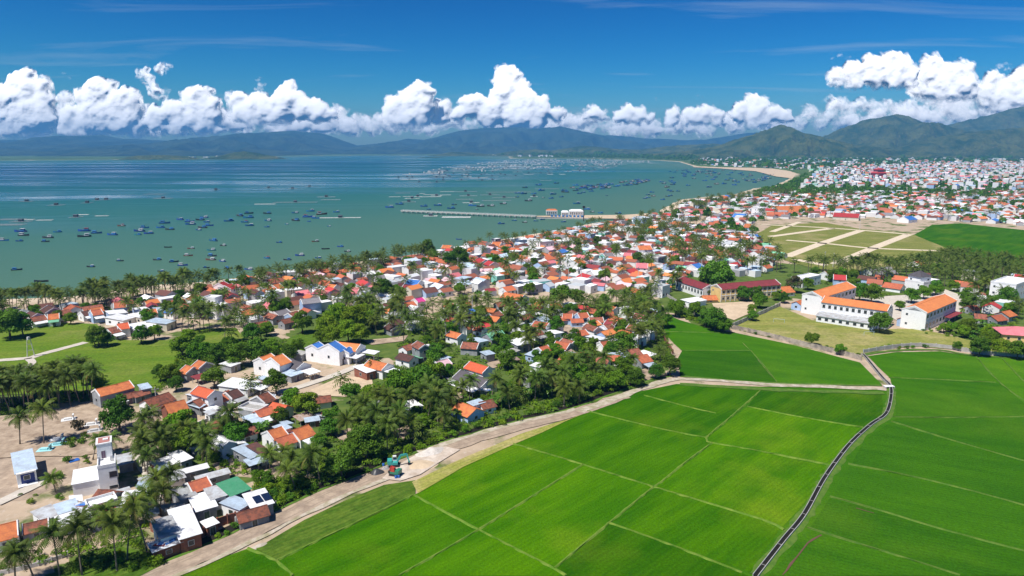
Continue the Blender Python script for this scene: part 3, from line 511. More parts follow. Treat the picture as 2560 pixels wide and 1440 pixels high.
# ------------------------------------------------------------------ houses
OCC = []                                               # (x, y, radius) already built on
ROOFK = list(ROOF); RMATS = [ROOF[k][0] for k in ROOFK]
wmb = MB(); wmb.box(-.5, .5, -.05, .03, -.5, .5, 0); wmb.box(-.42, .42, .03, .045, -.42, .42, 1); WIN = wmb.mesh('window', [M['frame'], M['glass']])
dmb = MB(); dmb.box(-.5, .5, -.05, .04, 0, 1, 0); dmb.box(-.4, -.02, .04, .055, .04, .94, 1); dmb.box(.02, .4, .04, .055, .04, .94, 1); DOOR = dmb.mesh('door', [M['frame'], M['door']])
smb = MB(); smb.box(-.5, .5, -.05, .04, 0, 1, 0); smb.box(-.46, .46, .04, .06, .02, .95, 1); SHUT = smb.mesh('shutter', [M['frame'], mat('blue_shutter', (0.03, 0.05, 0.2), .5)])
def opening(me, name, par, side, along, z, wd, ht, L, W):
    """side: 0 front(-y) 1 right(+x) 2 back(+y) 3 left(-x)"""
    a = {0: ((along, -W / 2, z), math.pi), 1: ((L / 2, along, z), -math.pi / 2), 2: ((along, W / 2, z), 0), 3: ((-L / 2, along, z), math.pi / 2)}[side]
    return link(name, me, par, a[0], a[1], (wd, 1, ht))
def add_openings(par, L, W, hw, storeys=1, density=1.0, door_side=None):
    sh = hw / storeys
    ds = door_side if door_side is not None else random.choice((0, 1))
    for s in range(4):
        ln = L if s in (0, 2) else W
        for st_ in range(storeys):
            k = max(1, int(ln / 3.6 * density)) if density else 0
            for i in range(k):
                a = (i + .5) / k * ln - ln / 2
                if s == ds and st_ == 0 and i == k // 2: opening(DOOR, 'door', par, s, a, 0.02, 1.3, min(2.2, sh * .8), L, W)
                elif random.random() < .62: opening(WIN, 'window', par, s, a, st_ * sh + sh * .55, random.choice((1.0, 1.2, 1.4)), min(1.2, sh * .4), L, W)
def gable_mesh(L, W, hw, rise, roofk, wallk, parapet, over=.45):
    wb = MB(); h = W / 2
    i = [(-L/2, -h, 0), (L/2, -h, 0), (L/2, h, 0), (-L/2, h, 0), (-L/2, -h, hw), (L/2, -h, hw), (L/2, h, hw), (-L/2, h, hw), (-L/2, 0, hw + rise), (L/2, 0, hw + rise)]
    for f in ((0, 1, 5, 4), (1, 2, 6, 9, 5), (2, 3, 7, 6), (3, 0, 4, 8, 7)): wb.face([i[k] for k in f])
    rb = MB(); t = .13; ex = L / 2 - .02 if parapet else L / 2 + .3; sl = rise / h; e = h + over; ze = hw + rise - e * sl + .05; zr = hw + rise + .05
    for s in (-1, 1):
        p = [(-ex, s * e, ze), (ex, s * e, ze), (ex, 0, zr), (-ex, 0, zr)]
        if s == 1: p = [p[1], p[0], p[3], p[2]]
        rb.hexa(p + [(a, b_, c + t) for a, b_, c in p])
    rb.tube([(-ex, 0, zr + t), (ex, 0, zr + t)], [.13, .13], 5)
    pb = []
    if parapet:
        for s in (-1, 1):
            pm_ = MB(); pb.append(pm_)
            x0, x1 = (s * L / 2 - .14, s * L / 2 + .06)
            for q in (-1, 1):
                a = [(x0, q * (h + over * .6), hw - over * .6 * sl), (x1, q * (h + over * .6), hw - over * .6 * sl), (x1, 0, hw + rise), (x0, 0, hw + rise)]
                if q == 1: a = [a[1], a[0], a[3], a[2]]
                pm_.hexa([(x, y, z - .1) for x, y, z in a] + [(x, y, z + .42) for x, y, z in a])
    return wb, rb, pb
HGROUP = 'houses of the fishing village'
LAND = []                                              # (phrase, position) used in other labels
def phrase(wc, rc, what): return '%s-walled %s with %s roof' % (WALL[wc][1], what, ROOF[rc][1])
def finish(t, x, y, L, W, label, noun, cat, group, lm, H):
    OCC.append((x, y, max(L, W) * .5))
    if label: tag(t, label, cat, group)
    else: later(t, noun, cat, group, (x, y, H * .5))
    if lm: LAND.append((lm, (x, y, H * .5)))
def house(x, y, L, W, H, rz, rc, wc='white', par=1, slope=.5, st=None, label=None, lm=None, op=1.0, aw=None, what=None, over=.45, group=HGROUP, porch=0):
    """gable house, ridge along local x; par 1 adds the white gable parapets of the village"""
    rise = W / 2 * slope; hw = max(1.8, H - rise)
    st = st or (2 if hw > 5 else 1)
    what = what or ('two-storey house' if st == 2 else 'house')
    t = empty('tiled_house' if st == 1 else 'two_storey_house', (x, y, 0), rz)
    wb, rb, pb = gable_mesh(L, W, hw, rise, rc, wc, par, over)
    if porch:                                          # open-fronted hall: the front wall steps back behind posts
        wb = MB(); wb.box(-L/2, L/2, -W/2 + porch, W/2, 0, hw)
        for sx in (-1, 1): wb.face([(sx*L/2, -W/2+porch, hw), (sx*L/2, W/2, hw), (sx*L/2, 0, hw+rise)])
        for k in range(5):
            po = MB(); po.box(-.13, .13, -.13, .13, 0, hw + .25, c=(-L/2 + .3 + k * (L - .6) / 4, -W/2 + .1)); po.build('post', [M['post']], t)
    wb.build('wall', [WALL[wc][0]], t); rb.build('roof', [ROOF[rc][0]], t)
    for q_ in pb: q_.build('gable_parapet', [M['trim']], t)
    if op and not porch: add_openings(t, L, W, hw, st, op)
    if aw:                                             # lean-to awning on posts: (side, depth, roof colour)
        for side, dep, ac in (aw if isinstance(aw, list) else [aw]):
            ab = MB(); sgn = -1 if side == 0 else 1; y0 = sgn * (W / 2 + .5); y1 = sgn * (W / 2 + .5 + dep); za, zb = min(hw - .35, 3.1), min(hw - .35, 3.1) - .45
            p = [(-L/2 + .2, y0, za), (L/2 - .2, y0, za), (L/2 - .2, y1, zb), (-L/2 + .2, y1, zb)]
            if sgn == -1: p = [p[3], p[2], p[1], p[0]]
            ab.hexa(p + [(a, b_, c + .08) for a, b_, c in p]); ab.build('awning', [ROOF[ac][0]], t)
            for k in (-1, 1):
                po = MB(); po.box(-.07, .07, -.07, .07, 0, zb, c=(k * (L/2 - .4), y1 - sgn * .15)); po.build('awning_post', [M['post']], t)
    finish(t, x, y, L, W, label, phrase(wc, rc, what), 'house', group, lm, H); return t
def G(x1, y1, x2, y2, W, H, rc, wc='white', **k):
    W *= .72 if y1 > 745 else .9; H *= .84 if y1 > 745 else .72                                 # house from the two ends of its ridge in the photo
    a, b_ = P(x1, y1, H), P(x2, y2, H); d = b_ - a; c = (a + b_) / 2; L = max(d.length, 4.5)
    return house(c.x, c.y, L, W, H, math.atan2(d.y, d.x), rc, wc, **k)
def quad_fit(q, H):
    p = [P(x, y, H) for x, y in q]; c = sum(p, Vector()) / 4
    d = ((p[1] + p[2]) - (p[0] + p[3])); L = d.length / 2; e = ((p[2] + p[3]) - (p[0] + p[1])) / 2
    rz = math.atan2(d.y, d.x); W = abs(-e.x * math.sin(rz) + e.y * math.cos(rz)); return c.x, c.y, max(L, 2.2), max(W, 2.2), rz
def flat_at(x, y, L, W, H, rz, rc, wc='white', tilt=.06, label=None, lm=None, op=1.0, st=None, parapet=False, what='shed', open_=False, cat='house', group=HGROUP, solar=0):
    t = empty('metal_roof_shed' if not parapet else 'flat_roof_house', (x, y, 0), rz); d = W * tilt / 2; st = st or (3 if H > 8 else 2 if H > 5.2 else 1)
    wb = MB(); h = H - .1
    if open_:
        for sx in (-1, 0, 1):
            for sy in (-1, 1):
                po = MB(); po.box(-.09, .09, -.09, .09, 0, h - .1 + (d if sy > 0 else -d), c=(sx * (L/2 - .2), sy * (W/2 - .2))); po.build('post', [M['post']], t)
    else:
        i = [(-L/2, -W/2, 0), (L/2, -W/2, 0), (L/2, W/2, 0), (-L/2, W/2, 0), (-L/2, -W/2, h - d), (L/2, -W/2, h - d), (L/2, W/2, h + d), (-L/2, W/2, h + d)]
        if parapet: i = i[:4] + [(a, b_, H) for a, b_, c in i[4:]]
        for f in ((0, 1, 5, 4), (1, 2, 6, 5), (2, 3, 7, 6), (3, 0, 4, 7)): wb.face([i[k] for k in f])
        wb.build('wall', [WALL[wc][0]], t)
    rb = MB()
    if parapet:
        rb.box(-L/2 + .02, L/2 - .02, -W/2 + .02, W/2 - .02, H - .25, H - .1); rb.build('roof', [ROOF[rc][0]], t)
        pb = MB()
        for a in ((-L/2 - .08, L/2 + .08, -W/2 - .08, -W/2 + .15), (-L/2 - .08, L/2 + .08, W/2 - .15, W/2 + .08), (-L/2 - .08, -L/2 + .15, -W/2 + .15, W/2 - .15), (L/2 - .15, L/2 + .08, -W/2 + .15, W/2 - .15)): pb.box(*a, H - .3, H + .55)
        pb.build('roof_parapet', [M['trim']], t)
    else:
        o = .35; p = [(-L/2 - o, -W/2 - o, h - d * (1 + 2 * o / W)), (L/2 + o, -W/2 - o, h - d * (1 + 2 * o / W)), (L/2 + o, W/2 + o, h + d * (1 + 2 * o / W)), (-L/2 - o, W/2 + o, h + d * (1 + 2 * o / W))]
        p = [(a, b_, c + .01) for a, b_, c in p]; rb.hexa(p + [(a, b_, c + .09) for a, b_, c in p]); r_ = rb.build('roof', [ROOF[rc][0]], t)
        if rc == 'patch':
            for k in range(7):
                px_, py_ = random.uniform(-L*.4, L*.4), random.uniform(-W*.35, W*.35); z = h + .12 + py_ / W * 2 * d
                sb_ = MB(); sb_.box(-1.1, 1.1, -.45, .45, z, z + .05, rz=random.uniform(0, 3), c=(px_, py_)); sb_.build('tin_sheet', [ROOF[random.choice(('pale', 'white', 'grey', 'blue', 'maroon'))][0]], t)
        for k in range(solar):
            sb_ = MB(); xx = -L/2 + 1.2 + k * 1.9; sb_.box(xx, xx + 1.7, -W * .3, W * .2, h + .16, h + .2); sb_.build('solar_panel', [M['solar']], t)
    if op and not open_: add_openings(t, L, W, h - abs(d) * 1.2, st, op)
    finish(t, x, y, L, W, label, phrase(wc, rc, what) if not open_ else ('open shelter' if cat == 'house' else 'open lean-to') + ' with %s roof' % ROOF[rc][1], cat, group, lm, H); return t
def Q(q, H, rc, wc='white', **k):
    H *= .84 if H < 5 else .76                          # flat or lean-to roof from its four corners in the photo
    x, y, L, W, rz = quad_fit(q, H); return flat_at(x, y, L, W, H, rz, rc, wc, **k)
def hip(x, y, L, W, H, rz, rc, wc, rise, label, lm, st=2, op=1.0, trim=True):
    t = empty('villa', (x, y, 0), rz); hw = H - rise; wb = MB(); wb.box(-L/2, L/2, -W/2, W/2, 0, hw, bottom=False); wb.build('wall', [WALL[wc][0]], t)
    rb = MB(); o = .7; a = [(-L/2-o, -W/2-o, hw+.02), (L/2+o, -W/2-o, hw+.02), (L/2+o, W/2+o, hw+.02), (-L/2-o, W/2+o, hw+.02)]; r = max(0.1, L/2 - W/2); b0, b1 = (-r, 0, H), (r, 0, H)
    rb.face((a[0], a[1], b1, b0)); rb.face((a[1], a[2], b1)); rb.face((a[2], a[3], b0, b1)); rb.face((a[3], a[0], b0)); rb.face(a[::-1]); rb.build('roof', [ROOF[rc][0]], t)
    add_openings(t, L, W, hw, st, op); finish(t, x, y, L, W, label, '', 'house', HGROUP, lm, H); return t

# ---- lower left
Q([(21, 1139), (69, 1127), (98, 1167), (50, 1177)], 5.0, 'pale', 'white', label='small white shop with pale blue roof and dark blue shutter', lm='the small white shop', op=.5, what='shop')
t = bpy.context.scene.objects[[o.name for o in scene.objects if o.get('label', '').startswith('small white shop')][0]]
x_, y_, L_, W_, r_ = quad_fit([(21, 1139), (69, 1127), (98, 1167), (50, 1177)], 4.3)
opening(SHUT, 'shutter', t, 0, L_ * .05, .1, 3.0, 2.8, L_, W_); a_ = MB(); a_.box(-L_/2, L_/2, -W_/2 - 1.6, -W_/2 - .06, .0, .35); a_.build('doorstep', [M['trim']], t); a_ = MB(); a_.box(-L_/2, L_/2, -W_/2 - .9, -W_/2 - .06, 3.3, 3.45); a_.build('canopy', [M['trim']], t)
# white tower house
x_, y_, L_, W_, r_ = quad_fit([(249, 1171), (295, 1163), (283, 1141), (240, 1150)], 6.6)
t = empty('tower_house', (x_, y_, 0), r_)
b_ = MB(); b_.box(-L_/2, L_/2, -W_/2, W_/2, 0, 6.6, bottom=False); b_.box(-L_/2, L_/2 - .6, W_/2 + .004, W_/2 + 4.2, 0, 10.2, bottom=False); b_.box(-L_/2 - 5.4, -L_/2 - .004, -1.6, W_/2 + 4, 0, 3.4, bottom=False); b_.build('wall', [WALL['white'][0]], t)
b_ = MB()
for a in ((-L_/2 - .05, L_/2 + .05, -W_/2 - .05, -W_/2 + .15), (-L_/2 - .05, -L_/2 + .15, -W_/2 + .15, W_/2 - .02), (L_/2 - .15, L_/2 + .05, -W_/2 + .15, W_/2 - .02)): b_.box(*a, 6.55, 7.3)
b_.box(-L_/2 + .15, L_/2 - .15, -W_/2 + .15, W_/2 - .02, 6.58, 6.62); b_.build('terrace_parapet', [M['trim']], t)
b_ = MB(); b_.box(-L_/2 - .15, L_/2 - .45, W_/2 - .1, W_/2 + 4.35, 10.21, 10.45); b_.build('roof_slab', [M['trim']], t); b_ = MB(); b_.box(-L_/2 + .3, L_/2 - .9, W_/2 + .4, W_/2 + 3.9, 10.45, 10.52); b_.build('roof', [mat('faded_red_roof', (0.45, 0.2, 0.17), .8)], t)
b_ = MB(); b_.box(-.5, .6, W_/2 + 1.6, W_/2 + 2.6, 10.52, 10.75); b_.build('roof_hatch', [M['trim']], t); b_ = MB(); b_.box(-L_/2 - 5.6, -L_/2 - .06, -1.8, W_/2 + 4.1, 3.41, 3.5); b_.build('lower_roof', [ROOF['white'][0]], t)
for sd_, al, z, ww, hh in ((0, 1.2, 4.6, 1.9, 1.7), (0, 1.0, 1.4, 2.0, .9), (3, .3, 4.6, .8, 1.2), (3, 2.0, 8, .9, 1.2), (1, 0, 4.6, 1.2, 1.3), (1, 0, 1.6, 1.2, 1.3)): opening(WIN, 'window', t, sd_, al, z, ww, hh, L_, W_)
link('door', DOOR, t, (-.6, W_/2, 6.62), math.pi, (1.0, 1, 2.0)); b_ = MB(); b_.tube([(1.2, 0, 7.1), (1.2, 1.3, 7.1)], [.5, .5], 10); b_.build('water_tank', [M['steel']], t)
tag(t, 'bright white three-storey house with roof terrace and faded red top', 'house', HGROUP); OCC.append((x_, y_, 8)); LAND.append(('the white three-storey house', (x_, y_, 5)))
G(-14, 1318, 34, 1306, 9, 5, 'orange', lm='the left-edge orange roof', label='white house with bright orange tile roof cut by the left edge'); G(66, 1311, 112, 1300, 5.5, 3.6, 'oldred', 'grey')
Q([(86, 1278), (128, 1263), (150, 1281), (104, 1301)], 3.2, 'grey', 'white'); Q([(134, 1264), (180, 1250), (202, 1266), (153, 1281)], 3.25, 'pale', 'white'); Q([(141, 1293), (211, 1272), (232, 1290), (147, 1315)], 3, 'white', 'grey')
Q([(206, 1257), (281, 1235), (298, 1250), (228, 1270)], 4, 'white', 'grey', parapet=True, what='flat house', op=.5, label='grey box house with flat white roof behind front palms', lm='the grey box house')
G(252, 1226, 285, 1230, 6, 4.2, 'oldred', 'grey', par=0); Q([(306, 1232), (364, 1223), (376, 1244), (309, 1257)], 3, 'white'); G(336, 1244, 361, 1247, 6, 4, 'oldred', 'grey', par=0); G(250, 1296, 278, 1268, 5, 3.8, 'terra', 'grey', par=0)
Q([(380, 1306), (423, 1292), (449, 1328), (403, 1342)], 4.6, 'grey', 'white', op=.4, label='white shed with grey metal roof in the brick yard', lm='the brick yard'); Q([(412, 1281), (464, 1269), (509, 1324), (461, 1341)], 4.4, 'white', 'brick', op=.3, label='long brick house with broad white metal roof beside canal', lm='the broad white roof')
Q([(371, 1361), (440, 1335), (461, 1351), (385, 1376)], 3.1, 'patch', 'brick', op=.3, label='low brick shed with patched tin roof beside canal', lm='the patched tin roof'); Q([(512, 1302), (528, 1296), (537, 1308), (520, 1315)], 3, 'white', 'brick', op=.3)
G(474, 1208, 513, 1195, 7, 5.2, 'terra', 'grey', label='dark grey house with small terracotta gable roof by green roof'); Q([(437, 1224), (468, 1212), (486, 1236), (446, 1250)], 4, 'grey', 'grey', op=.4)
Q([(542, 1211), (587, 1197), (629, 1217), (580, 1237)], 4, 'green', 'grey', op=.4, label='grey shed with the only flat dark green metal roof', lm='the dark green metal roof')
Q([(509, 1226), (542, 1214), (571, 1235), (532, 1244)], 3.8, 'grey'); Q([(463, 1250), (513, 1229), (550, 1263), (501, 1269)], 3.5, 'white', 'grey', solar=0); Q([(562, 1254), (590, 1235), (620, 1260), (590, 1275)], 3.5, 'pale'); Q([(600, 1242), (650, 1225), (692, 1253), (640, 1265)], 3.6, 'white', 'grey', solar=2, label='white metal roofed house with two small solar panels by canal'); G(593, 1284, 665, 1264, 6, 3.6, 'oldred', 'grey', par=0, label='long low grey house with rusty tile roof along canal', lm='the long rusty roof')
Q([(428, 1134), (452, 1125), (477, 1144), (449, 1153)], 3.6, 'white', 'grey'); Q([(379, 1159), (425, 1137), (440, 1159), (397, 1167)], 3, 'white', 'brick'); Q([(437, 1180), (513, 1159), (522, 1168), (440, 1186)], 2.8, 'white', 'grey', op=.3); Q([(489, 1193), (568, 1171), (573, 1182), (495, 1201)], 2.6, 'grey', 'grey', op=.3, label='long narrow shed with corrugated grey roof', lm='the long corrugated shed'); Q([(289, 1141), (324, 1134), (333, 1153), (302, 1160)], 3, 'grey', 'grey')
Q([(597, 1117), (628, 1107), (645, 1135), (612, 1150)], 3.6, 'pale', 'grey'); Q([(629, 1112), (653, 1104), (663, 1131), (643, 1139)], 4.1, 'brown', 'white'); Q([(612, 1150), (655, 1138), (665, 1150), (625, 1163)], 2.9, 'pale', 'grey', open_=True)
# ---- left middle cluster
G(362, 1001, 420, 982, 9, 5.6, 'oldred', 'white', par=0, lm='the long mottled roof'); G(413, 1012, 459, 1001, 12, 6.2, 'orange', 'brick', par=0, slope=.55, over=.9, porch=3.2, label='open-fronted village hall with broad sweeping orange tile roof', lm='the orange-roofed village hall', what='hall')
G(495, 967, 537, 979, 7, 7.6, 'redor', 'white', st=2, aw=(0, 2.5, 'pale'), label='tall white house with vermilion gable roof and grey end wall', lm='the tall vermilion-roofed house'); G(488, 1001, 509, 993, 9, 5, 'oldred', 'grey', aw=(0, 3.2, 'white'), par=0); G(566, 982, 592, 973, 8, 4.8, 'brown', 'grey', aw=(0, 2.2, 'grey')); G(550, 985, 563, 980, 8, 4.4, 'terra', 'grey', aw=(0, 2.5, 'white'), par=0)
Q([(553, 957), (593, 945), (640, 952), (612, 980)], 3.8, 'white', 'white', label='wide white metal roofed house beside round tree', lm='the wide white metal roof'); Q([(637, 967), (653, 960), (667, 967), (645, 976)], 3.3, 'white', open_=True)
G(645, 991, 668, 982, 9, 5.2, 'oldred', 'grey'); Q([(603, 1017), (630, 1003), (663, 1020), (638, 1032)], 3.6, 'concrete', 'grey', parapet=True, what='flat house', label='grey house with bare concrete terrace roof among red roofs', lm='the bare concrete terrace'); G(683, 1007, 717, 1015, 7, 4.8, 'redor', 'white', par=0); G(640, 1029, 677, 1018, 6, 4.2, 'terra', 'white', aw=(0, 3, 'white'), par=0); Q([(610, 1042), (633, 1035), (643, 1042), (617, 1052)], 3, 'pale'); Q([(627, 1050), (647, 1043), (668, 1055), (645, 1064)], 2.9, 'pale', 'grey', open_=True)
G(670, 1079, 703, 1068, 8.5, 5.6, 'orange', 'white', label='white house with clean orange roof facing small palms', lm='the paired orange roofs'); G(737, 1075, 766, 1065, 9, 5.2, 'orange', 'white', aw=(0, 3.2, 'white'), par=0); G(697, 1096, 722, 1088, 7, 4, 'terra', 'white', par=0); Q([(688, 1065), (712, 1058), (722, 1068), (700, 1078)], 4.4, 'pale', 'white'); G(479, 1083, 501, 1077, 6, 4, 'oldred', 'white', par=0); Q([(483, 1118), (505, 1104), (513, 1112), (490, 1125)], 3, 'white', 'grey')
G(495, 902, 516, 907, 8, 6.2, 'orange', 'grey', label='upper of two stepped orange roofs on dark grey house', lm='the stepped orange roofs'); G(467, 915, 482, 919, 8, 5, 'orange', 'grey', label='lower of two stepped orange roofs on dark grey house'); Q([(483, 940), (508, 934), (515, 941), (490, 949)], 2.8, 'maroon', open_=True)
G(238, 975, 324, 953, 8, 6.6, 'orange', 'grey', par=1, op=.35, st=1, what='hall', label='long grey hall with smooth orange roof beside palm grove', lm='the long grey hall'); Q([(347, 962), (367, 959), (378, 967), (355, 973)], 4.5, 'pale', 'grey'); G(312, 986, 329, 982, 5, 3.5, 'oldred', 'grey', par=0); G(340, 981, 358, 976, 5, 3.6, 'oldred', 'grey', par=0); Q([(285, 1003), (303, 996), (316, 1002), (297, 1009)], 2.8, 'white', 'grey')
G(648, 896, 678, 885, 8.4, 7.6, 'amber', 'white', st=1, op=.2, label='rear amber gable of tall white double-gabled house'); G(677, 896, 707, 886, 11.4, 8.6, 'amber', 'white', st=1, op=.2, label='front amber gable of tall white double-gabled house', lm='the amber double-gabled house'); G(716, 895, 760, 909, 8, 5.6, 'dark', 'white', aw=(0, 3, 'pale'), label='low white house with dark charcoal roof and pale porch'); Q([(710, 932), (742, 922), (757, 930), (724, 941)], 3.2, 'pale', 'grey', op=.4); Q([(757, 927), (780, 921), (799, 927), (772, 936)], 3.2, 'white', open_=True)
G(780, 863, 797, 856, 8.4, 7.8, 'blue', 'white', st=1, op=.3, label='rear blue gable of long white house'); G(820, 861, 839, 853, 13.4, 9.4, 'blue', 'white', st=1, op=.3, label='front large blue gable of long white house', lm='the blue-roofed white house'); G(861, 875, 872, 869, 6, 6.4, 'blue', 'white', st=1, op=.3); G(846, 856, 902, 862, 9, 7.2, 'amber', 'white', label='long white house with amber roof behind the blue gables'); Q([(862, 889), (882, 880), (907, 886), (887, 897)], 3.6, 'white', 'grey', open_=True); Q([(902, 877), (912, 871), (944, 879), (929, 887)], 3.8, 'white', open_=True); Q([(735, 881), (752, 875), (765, 880), (750, 889)], 3.5, 'concrete', 'grey')
G(924, 900, 970, 911, 8, 5.8, 'orange', 'white', label='white house with orange roof facing the sandy lot', lm='the sandy lot house'); Q([(887, 917), (910, 912), (935, 924), (915, 931)], 4, 'white', 'brick', op=.3); Q([(962, 926), (982, 919), (997, 925), (975, 934)], 3.5, 'white', 'grey', open_=True); G(795, 993, 818, 990, 6, 3.8, 'oldred', par=0); Q([(557, 907), (580, 900), (594, 908), (570, 918)], 3.4, 'white', 'grey')
# ---- left shore behind the meadow
G(291, 811, 321, 807, 9, 6.4, 'redor', 'white', label='white house with vermilion roof at edge of left meadow', lm='the meadow-edge vermilion roof'); G(268, 822, 291, 817, 9, 5.6, 'oldred', 'white', aw=(0, 3, 'white')); Q([(322, 812), (380, 803), (393, 815), (338, 826)], 3.8, 'white', 'white', label='long row shed with white metal roof behind left meadow', lm='the long white meadow shed'); G(229, 777, 249, 774, 9, 6.5, 'terra', 'blue', aw=(0, 3, 'white')); G(72, 795, 112, 788, 8, 5.2, 'oldred', 'white', aw=(0, 3, 'white')); G(119, 787, 148, 784, 9, 6, 'orange', 'white', aw=(0, 3, 'mint'), label='white house with orange roof and mint awning near left shore', lm='the mint-awning house'); G(284, 759, 315, 756, 9, 6, 'terra', 'blue'); Q([(280, 790), (310, 782), (323, 795), (290, 804)], 4, 'white', 'white'); Q([(385, 797), (410, 790), (421, 805), (395, 816)], 4.5, 'pale', 'cream'); G(370, 775, 386, 773, 8, 5, 'orange'); G(205, 780, 222, 777, 8, 5, 'brown', 'white', aw=(0, 3, 'white')); Q([(330, 785), (360, 778), (372, 788), (342, 797)], 4, 'white', 'cream')
# ---- right of the palms, middle
G(1152, 926, 1223, 950, 10, 5.8, 'dark', 'white', aw=(0, 3.2, 'white'), label='white house with large black roof and solar panels', lm='the black-roofed house'); Q([(1157, 955), (1164, 949), (1186, 957), (1176, 965)], 3.3, 'white', 'white', solar=3, op=0, label='low white lean-to carrying three dark solar panels')
G(1175, 905, 1222, 919, 8, 6.4, 'redor', 'white', st=1, label='white house with vermilion roof behind the black roof'); G(1148, 1005, 1190, 1022, 9, 4.8, 'orange', 'blue', par=0, label='blue-walled house with orange roof among banana plants', lm='the banana-side orange roof'); Q([(1170, 1006), (1197, 998), (1212, 1004), (1184, 1013)], 4.1, 'pale'); G(1201, 1006, 1227, 1000, 7, 4, 'oldred', par=0)
G(1125, 828, 1155, 836, 7, 5, 'orange'); G(1157, 856, 1198, 859, 8, 5, 'oldred', 'grey'); G(1217, 834, 1254, 827, 10, 5.6, 'mint', 'grey', par=0, label='grey house with mint green metal gable roof among palms', lm='the mint green roof'); G(1190, 816, 1212, 820, 6, 5, 'terra'); Q([(1205, 880), (1226, 875), (1232, 884), (1212, 887)], 4, 'pale', 'grey'); Q([(1275, 853), (1307, 845), (1325, 857), (1290, 862)], 4.6, 'white', 'grey'); Q([(1257, 880), (1285, 870), (1296, 876), (1266, 887)], 3, 'concrete', 'grey')
G(1346, 870, 1369, 864, 8, 5, 'terra', 'grey'); Q([(1316, 885), (1337, 875), (1353, 880), (1330, 891)], 3.5, 'pale', 'blue'); G(1390, 854, 1426, 860, 8, 5, 'terra', 'grey', aw=(0, 3, 'white')); G(1407, 847, 1436, 855, 7, 5, 'oldred', 'grey'); G(1405, 888, 1430, 893, 6, 4.2, 'terra', 'blue', par=0); G(1437, 885, 1466, 880, 7, 4.6, 'terra', 'blue', par=0); Q([(1410, 886), (1430, 880), (1448, 886), (1425, 893)], 3.6, 'pale'); Q([(1323, 915), (1345, 905), (1368, 908), (1350, 917)], 3.6, 'white'); G(1370, 909, 1390, 903, 6, 4.5, 'oldred', 'grey', par=0); Q([(1300, 940), (1322, 931), (1339, 946), (1322, 951)], 4, 'white', 'grey', label='small grey house with tilted white roof in canal trees')
G(1500, 856, 1521, 853, 7, 4.6, 'terra'); G(1497, 894, 1521, 898, 6, 4.2, 'oldred', par=0); G(1520, 888, 1547, 890, 6.5, 4.6, 'terra', par=0); Q([(1524, 884), (1550, 877), (1575, 887), (1545, 894)], 3.2, 'pale', 'grey'); G(1573, 875, 1592, 872, 8, 5.2, 'oldred', 'grey', par=0); G(1591, 891, 1617, 886, 9, 4.8, 'terra', 'grey', aw=(0, 3, 'pale'), par=0, label='last terracotta roofed house before the rice field', lm='the last terracotta roof'); Q([(1600, 880), (1612, 875), (1637, 885), (1619, 890)], 3.4, 'white', 'grey', open_=True)
G(1389, 793, 1415, 790, 7, 4.2, 'terra', 'grey', par=0); G(1407, 785, 1432, 786, 7.5, 5.2, 'terra', 'blue'); G(1443, 784, 1468, 782, 8, 5.6, 'terra', 'blue', label='lilac-blue house with terracotta roof in the palm grove clearing', lm='the clustered terracotta roofs'); G(1427, 798, 1456, 797, 6, 4, 'terra', 'blue', par=0); G(1472, 795, 1507, 794, 8, 5, 'oldred', 'grey'); G(1513, 780, 1528, 780, 7, 5, 'terra', 'blue', par=0); G(1510, 814, 1528, 811, 7, 5, 'oldred', 'white')
G(1262, 731, 1311, 739, 9, 7, 'orange', 'blue', st=2, label='long two-storey house with orange roof in the palms', lm='the long orange two-storey house'); G(1345, 752, 1364, 756, 8, 6, 'amber'); G(1370, 760, 1400, 757, 8, 5.2, 'orange', 'white'); G(1117, 757, 1138, 762, 7, 5.2, 'terra'); G(1146, 760, 1171, 754, 7.5, 5.6, 'orange', label='white house with orange roof alone in dense palms', lm='the lone palm-ringed roof'); G(1240, 757, 1285, 752, 8, 4.5, 'oldred', 'grey', par=0)
# ---- landmarks of the middle village
Q([(518, 741), (536, 736), (545, 744), (527, 750)], 13, 'white', parapet=True, what='tower house', st=4, op=.3, label='slim white tower house rising above left palms', lm='the slim white tower'); Q([(537, 757), (553, 754), (560, 763), (545, 768)], 9.5, 'white', 'white', parapet=True, what='block', op=.3)
G(546, 709, 560, 704, 7, 8.5, 'red', st=2, label='white house, rear one with twin red gables near shore'); G(561, 715, 579, 709, 8, 9, 'red', st=2, label='white house with bright red gable roof near shore', lm='the twin red gables'); G(752, 749, 798, 744, 9, 9, 'slate', 'blue', st=2, op=.4, label='tall pale blue house with slate grey roof', lm='the tall pale blue house'); G(1036, 748, 1056, 744, 7, 6.5, 'magenta', 'white', label='white house with vivid magenta roof', lm='the magenta roof')
G(1020, 699, 1052, 702, 10, 8, 'blue', 'white', st=2, label='white house with steel blue roof amid red roofs', lm='the steel blue roof'); G(1010, 712, 1044, 715, 7, 6, 'maroon', 'white'); G(938, 690, 962, 688, 9, 8, 'slate', 'white', st=2, label='white house with pale slate gable roof', lm='the pale slate gable'); G(866, 719, 900, 720, 9, 6, 'pink', 'white', label='white bungalow with dull pink roof'); G(822, 711, 842, 713, 8, 6, 'amber'); G(656, 716, 672, 711, 8, 6.5, 'orange'); G(680, 713, 698, 709, 8, 6.5, 'orange', label='white house with three small orange gables near tower', lm='the small orange gables'); G(880, 676, 900, 675, 9, 6, 'pink')
